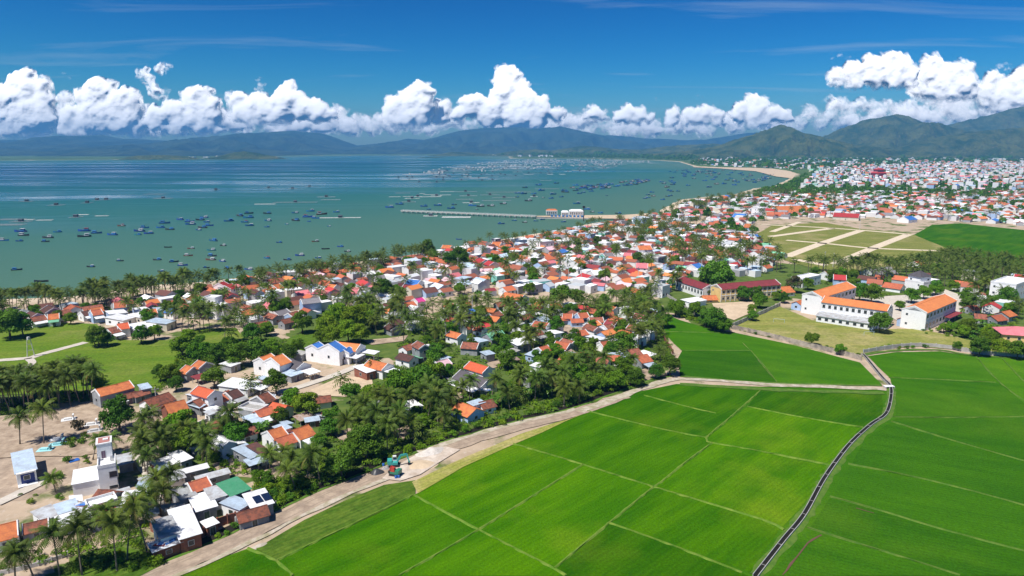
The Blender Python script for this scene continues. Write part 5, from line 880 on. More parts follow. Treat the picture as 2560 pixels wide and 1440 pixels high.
palms_in(T3, 150, 7, 11, 2.5)
def px_size(x, y, h): q = to_px((x, y, h / 2)); return -1 if q is None or not (-60 < q[0] < 2620 and q[1] < 1540) else h / q[2]
PALMS.sort(key=lambda p: -px_size(*p[:3]))
random.seed(41); FARP = []
for i, (x, y, h, a, k) in enumerate(PALMS):
    if i < 298 and px_size(x, y, h) > 0:
        t = empty('coconut_palm', (x, y, 0), a); tm, top = TRUNKS[k]; s = h / 9; cs = random.uniform(.86, 1.12) * min(1, .65 + h / 24)
        link('trunk', tm, t, scale=(1, 1, s)); c = link('crown', CROWNS[(i * 7 + k) % 6], t, (top.x, top.y, (top.z) * s), random.uniform(0, 6.28), (cs, cs, cs * random.uniform(.9, 1.1))); c.rotation_euler.x = random.uniform(-.1, .1)
        if i < 110: link('coconuts', COCO, t, (top.x, top.y, top.z * s))
        tx = to_px((x + math.cos(a) * top.x - math.sin(a) * top.y, y + math.sin(a) * top.x + math.cos(a) * top.y, h)); bx = to_px((x, y, 0)); le = tx[0] - bx[0]; rr = le / max(1, bx[1] - tx[1])
        later(t, ('tall' if h > 9 else 'short' if h < 7 else 'mid-height') + (' left-leaning' if rr < -.08 else ' right-leaning' if rr > .08 else ' upright') + ' coconut palm', 'palm', 'coconut palms', (x, y, h))
    else: FARP.append((x, y, h, a, i))
V, Fs, Mi = [], [], []
random.seed(43); LOW = []
for s in range(4):
    v, f, mi = [], [], []
    for k in range(15):
        ff = k / 15; frond_faces(v, f, mi, (0, 0, 0), k * 2.4 + random.uniform(-.2, .2), rad(80 - 108 * ff), 4.3, 1.4, 5, 1.25, 0, .5)
    LOW.append((np.array(v), np.array(f)))
AV, AF, AM = [], [], []; off_ = 0
for x, y, h, a, i in FARP:
    v, f = LOW[i % 4]; c, s = math.cos(a), math.sin(a); v2 = np.c_[v[:, 0] * c - v[:, 1] * s + x, v[:, 0] * s + v[:, 1] * c + y, v[:, 2] + h]
    tv = np.array([(x + .2 * math.cos(k * 2.1), y + .2 * math.sin(k * 2.1), z) for z in (0, h) for k in range(3)]); tf = np.array([(0, 1, 4, 3), (1, 2, 5, 4), (2, 0, 3, 5)])
    AV += [v2, tv]; AF += [f + off_, tf + off_ + len(v2)]; AM += [np.zeros(len(f)), np.ones(3)]; off_ += len(v2) + 6
if AV: kind(link('far_palm_grove', np_mesh('far_palm_grove', np.concatenate(AV), np.concatenate(AF), [M['frond'], M['trunk']], np.concatenate(AM))), 'stuff', 'distant coconut palms scattered through the town and along shore')

# ------------------------------------------------------------------ broadleaf trees, bananas, shrubs
def leaf_cloud(seed, clumps, per, ls, m, name='crown', m2=None, flat=1.0):
    """clumps: (centre, radius); leaf faces on each clump's shell, facing roughly outward"""
    r_ = np.random.default_rng(seed); Vv = []
    for ci, (c, R) in enumerate(clumps):
        k = int(per * (R ** 2)); d = r_.normal(size=(k, 3)); d /= np.linalg.norm(d, axis=1)[:, None]; d[:, 2] = np.where(d[:, 2] < -.35, -d[:, 2], d[:, 2])
        p = np.array(c) + d * R * r_.uniform(.72, 1.06, (k, 1)) * np.array([1, 1, flat]); nrm = d + r_.normal(size=(k, 3)) * .55; nrm /= np.linalg.norm(nrm, axis=1)[:, None]
        a = np.cross(nrm, r_.normal(size=(k, 3))); a /= np.linalg.norm(a, axis=1)[:, None]; b_ = np.cross(nrm, a); s = ls * r_.uniform(.6, 1.3, (k, 1))
        Vv.append(np.stack([p - a * s, p - b_ * s * .55, p + a * s, p + b_ * s * .55], 1).reshape(-1, 3))
    Vv = np.concatenate(Vv); Fq = np.arange(len(Vv)).reshape(-1, 4); mi = None
    if m2: mi = (r_.random(len(Fq)) < .3).astype(int)
    return np_mesh(name, Vv, Fq, [m] + ([m2] if m2 else []), mi)
def round_tree(seed, kindx):
    random.seed(seed); R = 4.5; clumps = []; cz = 4.9; m_, m2 = {'d': (M['leaf_d'], None), 'm': (M['leaf_m'], None), 'b': (M['leaf_b'], M['leaf_m']), 'y': (M['leaf_y'], None), 'r': (M['leaf_r'], M['leaf_d'])}[kindx]
    flat = 1.08
    for k in range(30):
        u = random.uniform(-.55, 1); a = k * 2.39996 + random.uniform(-.3, .3); q = math.sqrt(max(0, 1 - u * u)); rr = R * random.uniform(.58, .86)
        clumps.append(((q * math.cos(a) * rr, q * math.sin(a) * rr, cz + u * rr * flat), R * random.uniform(.24, .42)))
    for k in range(6): clumps.append(((random.uniform(-1.5, 1.5), random.uniform(-1.5, 1.5), cz + random.uniform(-.3, 1)), R * .42))
    cr = leaf_cloud(seed, clumps, 54, .35, m_, m2=m2)
    b_ = MB(); b_.tube([(0, 0, -.2), (.1, .05, 1.4), (.05, .1, 3.2)], [.42, .3, .24], 7)
    for k in range(6): c = clumps[k * 4][0]; b_.tube([(.05, .1, 2.4 + .2 * (k % 3)), (c[0] * .5, c[1] * .5, 3.4 + .3 * k % 2), (c[0] * .85, c[1] * .85, c[2])], [.17, .11, .05], 5)
    return cr, b_.mesh('trunk', [M['bark']], True)
TREES = {k: [round_tree(100 + i * 7 + ord(k), k) for i in range(n_)] for k, n_ in (('d', 4), ('m', 4), ('b', 2), ('y', 3), ('r', 1))}
TNAME = dict(d='dark green', m='mid green', b='bright green', y='yellow-green', r='rusty brown')
def bamboo(seed):
    random.seed(seed); cl = []; b_ = MB()
    for k in range(12):
        a = random.uniform(0, 6.28); ln = random.uniform(.6, 2.4); h = random.uniform(6, 9.5); pts = [(math.cos(a) * ln * t * t + .4 * math.cos(k), math.sin(a) * ln * t * t + .4 * math.sin(k), h * t - .2) for t in (0, .35, .7, 1)]; b_.tube(pts, [.07, .06, .05, .02], 4)
        for t in (.4, .55, .7, .85, 1.0): cl.append(((math.cos(a) * ln * t * t * 1.15, math.sin(a) * ln * t * t * 1.15, h * t), 1.15 - .4 * abs(t - .7)))
    return leaf_cloud(seed, cl, 60, .26, M['leaf_y']), b_.mesh('trunk', [M['leaf_y']], True)
BAMB = [bamboo(1), bamboo(2)]
def shrub_mesh(seed, m_):
    random.seed(seed); return leaf_cloud(seed, [((random.uniform(-.8, .8), random.uniform(-.8, .8), random.uniform(.3, 1.1)), random.uniform(.45, .8)) for k in range(8)], 110, .2, m_, 'foliage')
SHR = [(shrub_mesh(1, M['leaf_d']), 'dark'), (shrub_mesh(2, M['leaf_m']), 'leafy green'), (shrub_mesh(3, M['leaf_y']), 'yellowish'), (shrub_mesh(4, M['leaf_b']), 'bright green'), (shrub_mesh(5, M['leaf_m']), 'leafy green')]
b_ = MB(); b_.tube([(0, 0, -.1), (.05, 0, .7)], [.09, .05], 5); SSTEM = b_.mesh('stem', [M['bark']])
def banana_mesh(seed):
    random.seed(seed); V, Fs = [], []
    for k in range(9):
        az = k * 2.4 + random.uniform(-.3, .3); e = rad(random.uniform(55, 80)); p = np.array([0, 0, 1.6]); h = np.array([math.cos(az), math.sin(az), 0]); sd_ = np.array([-math.sin(az), math.cos(az), 0]); L_ = random.uniform(1.6, 2.3); prev = None
        for j in range(6):
            t = j / 5; wv = .36 * math.sin(math.pi * (.1 + t * .88)) + .02; d = h * math.cos(e) + np.array([0, 0, math.sin(e)]); dz = np.array([0, 0, wv * .35])
            cur = (p - sd_ * wv + dz, p, p + sd_ * wv + dz)
            if prev is not None:
                i = len(V); V.extend([*prev, *cur]); Fs += [(i, i + 1, i + 4, i + 3), (i + 1, i + 2, i + 5, i + 4)]
            prev = cur; p = p + d * L_ / 5; e -= .45
    b = MB(); b.tube([(0, 0, -.1), (0, 0, 1.8)], [.14, .09], 6); return np_mesh('leaves', np.array(V), np.array(Fs), [M['banana']], smooth=True), b.mesh('stem', [M['banana']])
BAN = [banana_mesh(s) for s in range(4)]
TL = []                                                 # (x, y, radius, kind)
random.seed(51)
def tree_px(px, py, rp, k, tall=1.0):                    # crown centre and radius in the photo
    R = 5.0
    for _ in range(4):
        zc = R * .95 * tall; p = P(px, py, zc); R = rp * to_px(p)[2] / F
    TL.append((p.x, p.y, R, k, tall)); TG.add(p.x, p.y, R * .8)
for a in ((295, 1040, 45, 'd'), (452, 1068, 44, 'm'), (415, 1085, 34, 'd'), (462, 1108, 40, 'm'), (688, 957, 32, 'd'), (535, 945, 28, 'b'), (852, 1162, 40, 'b'), (915, 1108, 46, 'd'), (870, 1135, 30, 'd'), (1000, 968, 44, 'm'), (1052, 955, 40, 'd'), (975, 1005, 36, 'd'), (930, 990, 32, 'm'), (880, 985, 30, 'b'), (765, 1015, 36, 'm'), (730, 1000, 28, 'm'), (830, 1040, 26, 'm'), (900, 1025, 32, 'd'), (1075, 985, 30, 'd'), (1080, 930, 34, 'm'), (700, 1040, 22, 'd'), (590, 1085, 32, 'd'), (610, 1075, 25, 'd'), (625, 1120, 16, 'm'), (645, 1190, 18, 'm'), (670, 1195, 18, 'd'), (720, 1215, 20, 'm'), (755, 1205, 22, 'd'),
          (815, 815, 30, 'y'), (845, 788, 34, 'y'), (885, 800, 38, 'y'), (918, 785, 30, 'y'), (870, 830, 30, 'y'), (832, 838, 26, 'y'), (905, 768, 22, 'm'), (930, 800, 24, 'm'), (800, 845, 18, 'm'), (900, 835, 25, 'y'), (755, 808, 28, 'd'), (690, 772, 22, 'm'), (630, 835, 26, 'd'), (665, 822, 20, 'm'),
          (455, 868, 30, 'm'), (497, 880, 30, 'm'), (545, 885, 28, 'd'), (595, 888, 32, 'd'), (640, 878, 30, 'd'), (680, 872, 24, 'm'), (425, 935, 26, 'm'), (575, 858, 20, 'm'), (720, 885, 24, 'd'), (745, 862, 18, 'm'), (500, 850, 14, 'm'), (470, 838, 18, 'y'), (400, 935, 22, 'd'), (440, 960, 20, 'd'), (520, 915, 20, 'd'), (560, 960, 14, 'd'), (245, 843, 28, 'd'), (20, 812, 40, 'd'), (55, 815, 30, 'd'), (175, 797, 16, 'm'), (352, 838, 24, 'd'), (385, 832, 20, 'm'), (235, 848, 20, 'm'), (268, 850, 18, 'd'), (608, 706, 18, 'd'), (370, 792, 20, 'm'),
          (1067, 624, 24, 'd'), (1085, 640, 15, 'm'), (958, 722, 26, 'd'), (1000, 735, 18, 'd'), (1150, 645, 26, 'd'), (1125, 650, 22, 'd'), (1400, 742, 30, 'b'), (1440, 745, 24, 'm'), (1790, 688, 42, 'b'), (1770, 700, 25, 'b'), (1815, 695, 24, 'b'), (1860, 735, 20, 'd'), (1893, 735, 18, 'd'), (1900, 752, 20, 'm'), (1882, 790, 14, 'm'), (1880, 772, 12, 'm'), (1790, 800, 30, 'd'), (1765, 795, 24, 'd'), (1740, 775, 22, 'm'), (1810, 815, 20, 'm'), (1690, 770, 24, 'm'), (1765, 728, 13, 'b'), (1780, 732, 14, 'r'), (1985, 712, 22, 'r'), (2020, 710, 16, 'm'), (2200, 806, 29, 'b'), (2030, 848, 19, 'm'), (2101, 874, 15, 'm'), (2150, 732, 24, 'd'), (2180, 735, 26, 'd'), (2110, 742, 20, 'm'), (2280, 740, 20, 'm'), (2310, 732, 18, 'm'), (2340, 725, 18, 'm'), (2250, 765, 14, 'm'), (2450, 868, 25, 'd'), (2394, 865, 12, 'd'), (2500, 868, 24, 'y'), (2545, 875, 26, 'm'), (2480, 845, 20, 'm'), (2420, 818, 22, 'm'), (2380, 818, 16, 'm'), (2360, 820, 14, 'm'), (2520, 745, 26, 'd'), (2480, 755, 18, 'd'), (2080, 690, 16, 'd'), (2340, 720, 20, 'd'), (1960, 745, 14, 'd'), (1940, 740, 12, 'm'),
          (1676, 914, 28, 'd'), (1640, 930, 20, 'd'), (1562, 858, 30, 'd'), (1250, 850, 20, 'm'), (1290, 845, 18, 'm'), (1240, 875, 16, 'b'), (1390, 815, 24, 'd'), (1500, 790, 18, 'b'), (1480, 815, 15, 'd'), (1450, 860, 20, 'm'), (1470, 875, 16, 'm'), (1420, 905, 26, 'm'), (1390, 935, 26, 'm'), (1440, 935, 30, 'm'), (1500, 955, 24, 'm'), (1540, 950, 28, 'm'), (1560, 915, 26, 'm'), (1340, 950, 24, 'm'), (1270, 900, 26, 'd'), (1140, 965, 14, 'm'), (1120, 930, 20, 'd'), (1090, 885, 28, 'd'), (1470, 955, 26, 'b'), (1590, 945, 24, 'd'), (1180, 860, 14, 'd'), (1350, 905, 18, 'b'), (1340, 890, 16, 'd'), (1660, 800, 22, 'm'), (1600, 750, 22, 'm')): tree_px(*a)
for a in ((1790, 1), (1750, 1)): pass
def trees_in(poly, n_, r0, r1, ks='ddmmmb'):
    for x, y, r in scatter(poly, n_, lambda: random.uniform(r0, r1), TG, .8, 25): TL.append((x, y, r, random.choice(ks), random.uniform(.85, 1.2)))
CANALZ = [(700, 1225), (830, 1205), (960, 1150), (1100, 1090), (1400, 1015), (1560, 968), (1640, 935), (1560, 925), (1300, 958), (1250, 1000), (1060, 1000), (900, 1060), (820, 1090)]
trees_in(CANALZ, 26, 1.8, 3.2, 'dmmb')
trees_in([(1010, 830), (1200, 775), (1640, 760), (1640, 900), (1500, 930), (1330, 910), (1200, 860), (1090, 870)], 60, 1.8, 3.2)
trees_in([(0, 800), (330, 765), (640, 712), (1040, 650), (1040, 660), (640, 725), (330, 775), (60, 810)], 70, 2, 4.0, 'ddmm')
trees_in(T1, 230, 2, 4.0, 'dmmmb'); trees_in([(2390, 830), (2560, 850), (2560, 880), (2440, 880)], 10, 1.8, 2.8, 'my'); trees_in([(1960, 690), (2250, 700), (2560, 720), (2560, 800), (2420, 800), (2380, 720), (2150, 720)], 22, 2.4, 4, 'dm')
trees_in([(1500, 600), (1620, 560), (1800, 560), (1900, 585), (1760, 605), (1640, 620)], 40, 2.5, 4.5, 'ddm')
trees_in(T3, 340, 3, 5.5, 'dddm'); trees_in([(1985, 480), (2100, 470), (2500, 472), (2540, 490), (2400, 498), (2200, 494), (2000, 492)], 240, 4, 7, 'ddd'); trees_in([(1880, 484), (1940, 470), (1985, 448), (2010, 452), (1990, 480), (1930, 490)], 90, 4, 6, 'dd')
FTG = Grid(60); FT = []
for poly, n_, r0, r1 in ((TOWN, 1150, 4, 8.5), (TOWN2, 600, 7, 16), ([(1716, 413), (1870, 417), (1960, 422), (1960, 416), (1860, 411), (1760, 405)], 150, 6, 9), ([(1380, 395), (1640, 400), (1720, 404), (1750, 396), (1600, 392), (1400, 393)], 240, 10, 22), ([(2200, 396), (2640, 402), (2640, 390), (2300, 391)], 160, 10, 22), ([(1250, 390), (1500, 393), (1600, 390), (1400, 387)], 120, 14, 30)):
    FT += scatter(poly, n_, lambda: random.uniform(r0, r1), FTG, .7, 12, False)
FT = [q for q in FT if sea_sd(np.array([q[0]]), np.array([q[1]]))[0] > 10]
def tsz(q): z = px_size(q[0], q[1], q[2] * 2); return -z
TL.sort(key=tsz); FART = []
for i, (x, y, R, k, tall) in enumerate(TL):
    if i < 296 and tsz((x, y, R)) < 0:
        cr, tr = TREES[k][i % len(TREES[k])]; s = R / 4.9; t = empty('broadleaf_tree', (x, y, 0), random.uniform(0, 6.28), (s, s, s * tall)); link('trunk', tr, t); link('crown', cr, t)
        later(t, ('large' if R > 4.5 else 'small' if R < 2.6 else 'mid-sized') + ' ' + TNAME[k] + ' tree', 'tree', 'broadleaf trees', (x, y, R))
    else: FART.append((x, y, R))
for i, (px, py) in enumerate(((207, 965), (232, 968), (248, 985), (1660, 1000))[:3]):
    p = P(px, py); cr, tr = BAMB[i % 2]; t = empty('bamboo_clump', (p.x, p.y, 0), i * 2.0, (.95, .95, 1.0 - .15 * i)); link('culms', tr, t); link('foliage', cr, t); later(t, 'feathery yellow-green bamboo clump', 'bamboo', 'bamboo clumps', (p.x, p.y, 5))
lowt = []
for s in range(4):
    r_ = np.random.default_rng(s); k = 90; d = r_.normal(size=(k, 3)); d /= np.linalg.norm(d, axis=1)[:, None]; d[:, 2] = np.abs(d[:, 2]) * .9 - .1; p = d * r_.uniform(.6, 1.05, (k, 1)) + np.array([0, 0, .75]); nn = d + r_.normal(size=(k, 3)) * .5; nn /= np.linalg.norm(nn, axis=1)[:, None]
    a = np.cross(nn, r_.normal(size=(k, 3))); a /= np.linalg.norm(a, axis=1)[:, None]; b2 = np.cross(nn, a); q = r_.uniform(.16, .3, (k, 1)); lowt.append(np.stack([p - a * q, p - b2 * q * .8, p + a * q, p + b2 * q * .8], 1).reshape(-1, 3))
AV = []
for i, (x, y, R) in enumerate(FART + FT): AV.append(lowt[i % 4] * np.array([R, R, R * random.uniform(.75, 1.15)]) + np.array([x, y, 0]))
V = np.concatenate(AV); kind(link('far_woodland', np_mesh('far_woodland', V, np.arange(len(V)).reshape(-1, 4), [M['leaf_d']])), 'stuff', 'dark tree clumps through the far town and along the bay')
# undergrowth: low leafy cover nobody could count
random.seed(57); UG = Grid(4); AV = []; MI = []
for poly, n_, r0, r1 in ((CANALZ, 420, .5, 1.3), ([(690, 1285), (860, 1212), (960, 1168), (1100, 1108), (1300, 1052), (1560, 976), (1640, 946), (1560, 960), (1300, 1020), (1100, 1080), (960, 1140), (850, 1195), (690, 1265)], 420, .7, 1.6), ([(1000, 830), (1180, 775), (1400, 765), (1650, 755), (1680, 900), (1600, 940), (1330, 930), (1180, 960), (1060, 960), (1000, 900)], 1300, .5, 1.6), ([(430, 865), (640, 850), (760, 855), (790, 880), (700, 900), (640, 900), (480, 930), (390, 985), (380, 960)], 420, .5, 1.5), ([(470, 1070), (660, 1060), (650, 1190), (420, 1190)], 240, .4, 1.0), ([(640, 1205), (740, 1195), (800, 1225), (700, 1265), (650, 1250)], 200, .5, 1.2), ([(120, 1450), (200, 1395), (350, 1345), (380, 1400), (540, 1385), (430, 1440)], 260, .4, 1.1), ([(0, 1420), (380, 1290), (370, 1340), (160, 1400), (0, 1440)], 90, .5, 1.2), ([(1670, 770), (1720, 765), (1830, 820), (1790, 824), (1700, 795)], 160, .5, 1.3), ([(1960, 690), (2250, 690), (2560, 700), (2560, 880), (2400, 860), (2390, 800), (2140, 730)], 420, .7, 1.8), (T1, 420, .6, 1.5), ([(0, 1010), (120, 985), (240, 985), (240, 1000), (120, 1015), (0, 1040)], 110, .6, 1.4), ([(0, 800), (330, 760), (640, 710), (860, 675), (860, 690), (640, 720), (330, 775), (0, 825)], 240, .6, 1.5), ([(1000, 905), (1120, 930), (1130, 1050), (960, 1130), (840, 1120), (900, 1000)], 360, .5, 1.5)):
    for x, y, r in scatter(poly, n_, lambda: random.uniform(r0, r1), UG, .55, 6, False):
        if not TG.free(x, y, .2, .9) and not HG.free(x, y, .3, .72): continue
        if not HG.free(x, y, .5, .62) or any(abs(a - x) < 4 and abs(b2 - y) < 4 for a, b2 in RW) or any(in_poly(x, y, e) for e in EXCL): continue
        AV.append(lowt[len(AV) % 4][:200] * np.array([r, r, r * random.uniform(.5, 1.0)]) + np.array([x, y, -.1])); MI.append(np.full(50, random.choice((0, 0, 1, 1, 1, 2))))
V = np.concatenate(AV); kind(link('undergrowth', np_mesh('undergrowth', V, np.arange(len(V)).reshape(-1, 4), [M['leaf_d'], M['leaf_m'], M['leaf_y']], np.concatenate(MI))), 'stuff', 'low green undergrowth between the houses and trees')
# bananas and shrubs
random.seed(61); nb = 0
for poly, n_ in (([(1140, 1058), (1220, 1030), (1300, 1012), (1420, 992), (1480, 985), (1440, 975), (1300, 995), (1150, 1030)], 62), ([(2390, 860), (2560, 870), (2560, 840), (2450, 815), (2380, 830)], 26), ([(640, 1080), (670, 1075), (665, 1095), (640, 1100)], 6), ([(1930, 742), (1970, 738), (1975, 748), (1935, 752)], 6), ([(560, 1300), (600, 1290), (590, 1310), (560, 1310)], 4), ([(660, 1240), (740, 1220), (760, 1240), (690, 1260)], 10)):
    for x, y, r in scatter(poly, n_, .75, TG, .9, 25): l_, s_ = BAN[nb % 4]; nb += 1; sc_ = random.uniform(.9, 1.5); t = empty('banana_plant', (x, y, 0), random.uniform(0, 6.28), (sc_, sc_, sc_)); link('leaves', l_, t); link('stem', s_, t); later(t, 'broad-leaved banana plant', 'banana plant', 'banana plants', (x, y, 2))
ns = 0
for poly, n_, r0, r1 in (([(690, 1292), (860, 1216), (960, 1172), (1100, 1112), (1300, 1056), (1560, 980), (1640, 950), (1560, 972), (1300, 1040), (1100, 1095), (960, 1150), (850, 1200), (690, 1275)], 70, .8, 1.7), ([(480, 1440), (560, 1390), (420, 1405), (330, 1380), (200, 1410), (120, 1440)], 24, .8, 1.8), ([(560, 1360), (680, 1290), (700, 1262), (650, 1280), (540, 1345)], 12, .6, 1.2), ([(640, 1210), (720, 1200), (790, 1225), (700, 1262)], 26, .8, 1.7), ([(440, 860), (700, 858), (770, 870), (640, 900), (420, 950)], 26, 1, 2), ([(400, 1080), (660, 1060), (640, 1180), (420, 1180)], 26, .7, 1.5), ([(150, 1115), (215, 1085), (230, 1100), (170, 1122)], 6, .8, 1.4), ([(1665, 775), (1700, 778), (1820, 822), (1800, 830)], 20, .8, 1.6), ([(1826, 824), (2160, 893), (2160, 888), (1830, 818)], 16, .5, 1.0), ([(2170, 880), (2300, 870), (2400, 875), (2400, 866), (2300, 862), (2170, 872)], 10, .6, 1.3), ([(2290, 815), (2420, 830), (2420, 850), (2300, 835)], 12, .6, 1.2), ([(1110, 1060), (1130, 980), (1230, 960), (1240, 1000)], 16, .7, 1.6), ([(0, 1230), (120, 1150), (360, 1130), (340, 1230), (60, 1280)], 18, .5, 1.2)):
    for x, y, r in scatter(poly, n_, lambda: random.uniform(r0, r1), TG, .7, 20, False):
        if any(abs(a - x) < 3.6 and abs(b2 - y) < 3.6 for a, b2 in RW): continue
        me, nm = SHR[ns % 5]; ns += 1; t = empty('shrub', (x, y, 0), random.uniform(0, 6.28), (r * .75, r * .75, r * random.uniform(.6, .95))); link('foliage', me, t); link('stem', SSTEM, t); later(t, ('big ' if r > 1.3 else 'low ' if r < .9 else 'rounded ') + nm + ' shrub', 'shrub', 'shrubs', (x, y, 1))
# dead brown bush
p = P(200, 1075); t = empty('dry_bush', tuple(p), 0, (1.5, 1.5, 2.2)); link('foliage', shrub_mesh(9, M['leaf_r']), t); link('stem', SSTEM, t); tag(t, 'dry brown bush standing alone on the sandy yard', 'bush')
# ------------------------------------------------------------------ boats
def hull_mesh(L, B, D, m_):
    V, Fs = [], []; st = 9; ring = []
    for k in range(st):
        t = k / (st - 1); x = -L / 2 + L * t; wd = B / 2 * (math.sin(math.pi * min(1, .28 + .62 * t)) ** .8 if t < .97 else .06) * (1 if t < .62 else 1 - ((t - .62) / .38) ** 2 * .92); z1 = D * (.62 + .55 * max(0, t - .45) ** 1.6 * 3.0 + .15 * (1 - t) ** 2)
        ring.append([(x, -wd, z1), (x, -wd * .82, .05), (x, -wd * .3, -.5), (x, wd * .3, -.5), (x, wd * .82, .05), (x, wd, z1), (x, wd - .12 if wd > .2 else wd * .4, z1 - .02), (x, wd - .16 if wd > .25 else wd * .3, z1 - .4), (x, -wd + .16 if wd > .25 else -wd * .3, z1 - .4), (x, -wd + .12 if wd > .2 else -wd * .4, z1 - .02)])
    for r_ in ring: V.extend(r_)
    n_ = 10
    for k in range(st - 1):
        for j in range(n_): Fs.append((k * n_ + j, k * n_ + (j + 1) % n_, (k + 1) * n_ + (j + 1) % n_, (k + 1) * n_ + j))
    me = bpy.data.meshes.new('hull'); me.from_pydata(V, [], [f[::-1] for f in Fs] + [tuple(range(n_)), tuple(range((st - 1) * n_, st * n_))[::-1]]); me.materials.append(m_); me.materials.append(M['deck'])
    mi = [1 if (i % n_) == 7 and i < (st - 1) * n_ else 0 for i in range(len(me.polygons))]; me.polygons.foreach_set('material_index', mi); return me
BH = {k: hull_mesh(10, 3.0, 1.5, M['hull_' + k]) for k in 'bkrt'}
b_ = MB(); b_.box(-3.6, -.6, -1.0, 1.0, .7, 2.6); b_.box(-.6, .2, -.8, .8, .7, 1.7); CAB = {k: None for k in 'bw'}
for k in 'bw':
    q = MB(); q.v, q.f, q.m = list(b_.v), list(b_.f), list(b_.m); CAB[k] = q.mesh('cabin', [M['cabin_' + k]])
b_ = MB(); b_.box(-4.0, -.2, -1.2, 1.2, 2.6, 2.72); ROOFB = {k: None for k in 'bwr'}
for k, m_ in (('b', M['cabin_b']), ('w', M['cabin_w']), ('r', M['redp'])):
    q = MB(); q.v, q.f, q.m = list(b_.v), list(b_.f), list(b_.m); ROOFB[k] = q.mesh('cabin_roof', [m_])
b_ = MB(); b_.box(-.62, -.58, -.75, .75, 1.75, 2.35); b_.box(-3.2, -1.0, -1.03, -1.005, 1.7, 2.3); b_.box(-3.2, -1.0, 1.005, 1.03, 1.7, 2.3); CWIN = b_.mesh('cabin_window', [M['glass']])
b_ = MB(); b_.tube([(1.2, 0, .8), (1.2, 0, 4.6)], [.09, .05], 5); b_.tube([(1.2, 0, 3.6), (3.6, 0, 2.8)], [.05, .04], 4); b_.tube([(-3.4, 0, 2.7), (-3.4, 0, 4.2)], [.05, .03], 4); MAST = b_.mesh('mast', [M['wood']])
HN = dict(b='blue', k='dark', r='brown', t='teal')
def boat(px, py, wpx, hk='b', ck='b', rk='b', cabin=True, rz=None):
    p = P(px, py, SEA_Z); dep = to_px(p)[2]; s = wpx * dep / F / 10.0; a = rz if rz is not None else rad(random.choice((0, 180, 180)) + random.gauss(0, 14)); s = min(max(1.15 * s / max(.55, abs(math.cos(a))), .4), 2.4)
    t = empty('fishing_boat' if cabin else 'open_boat', (p.x, p.y, SEA_Z), a, (s, s, s * 1.05)); link('hull', BH[hk], t)
    if cabin: link('cabin', CAB[ck], t); link('cabin_roof', ROOFB[rk], t); link('cabin_window', CWIN, t); link('mast', MAST, t)
    later(t, '%s%s fishing boat%s' % ('small ' if s < .75 else 'large ' if s > 1.25 else '', HN[hk], (' with %s cabin' % dict(b='blue', w='white', r='red')[rk]) if cabin else ' without cabin'), 'boat', 'fishing boats moored in the bay', (p.x, p.y, 1))
random.seed(71)
c3 = lambda x, y: (x / 2.844, y / 2.844 + 350 + 3); c5 = lambda x, y: (x / 4.267 + 960, y / 4.267 + 400 + 2)
B3 = [(145,645,75),(170,672,68),(30,708,60),(138,712,42),(410,648,45),(340,688,65),(325,716,52),(598,640,70),(600,680,70),(688,656,64),(798,668,66),(863,604,48),(1030,618,58),(990,642,70),(1058,658,55),(980,668,45),(1172,585,65),(1142,617,52),(1208,630,55),(1280,560,50),(1350,575,60),(1355,593,60),(1422,562,55),(1453,545,48),(1470,577,40),(1488,602,55),(1440,617,58),(1412,633,40),(1628,570,52),(1704,533,50),(1770,515,52),(1767,546,60),(1740,578,48),(1775,602,50),(1900,516,50),(1905,568,48),(1898,612,34),(2100,512,42),(2208,500,50),(2188,541,60),(2245,550,50),(2288,522,60),(2100,566,55),(2038,592,25),(2197,572,25),(2392,506,40),(2340,606,25),(1515,710,58),(1586,744,42),(1195,756,42),(1358,765,42),(1503,778,52),(1340,816,55),(1510,818,60),(1498,846,62),(1580,856,48),(1118,846,50),(1237,860,52),(1300,885,60),(1468,901,40),(1625,907,55),(1770,915,58),(855,853,45),(645,895,50),(120,917,58),(293,1000,72),(855,1012,48),(1145,928,44),(1985,722,38),(2243,715,42),(2315,768,45),(2420,752,42),(2470,787,42),(2457,822,58),(2132,815,58),(2263,832,38),(2043,846,50),(1897,834,45),(1090,985,40)]
SPEC = {(863,604):'rwr',(980,668):'tbb',(1503,778):'tww',(1340,816):'rww',(1498,846):'rww',(1358,765):'rww',(1586,744):'kww',(645,895):'kbw',(1145,928):'kbw',(1510,818):'kbb',(1625,907):'kbb',(120,917):'kbb',(1118,846):'kbb',(2243,715):'rww',(1897,834):'bbr',(1740,578):'bbr',(855,853):'kbw',(2470,787):'kww',(2043,846):'kbb',(600,680):'kww',(340,688):'kww',(170,672):'kww',(598,640):'bbr',(2288,522):'rwr',(2188,541):'bbr',(30,708):'bww',(1770,915):'bww',(855,1012):'bww'}
for x, y, wd in B3:
    s_ = SPEC.get((x, y)) or random.choice(('bbb', 'bbb', 'bbw', 'kbb', 'bww')); noc = (x, y) in ((293, 1000), (2457, 822), (2315, 768), (1195, 756))
    boat(*c3(x, y), wd / 2.844, 'k' if noc else s_[0], s_[1], s_[2], not noc)
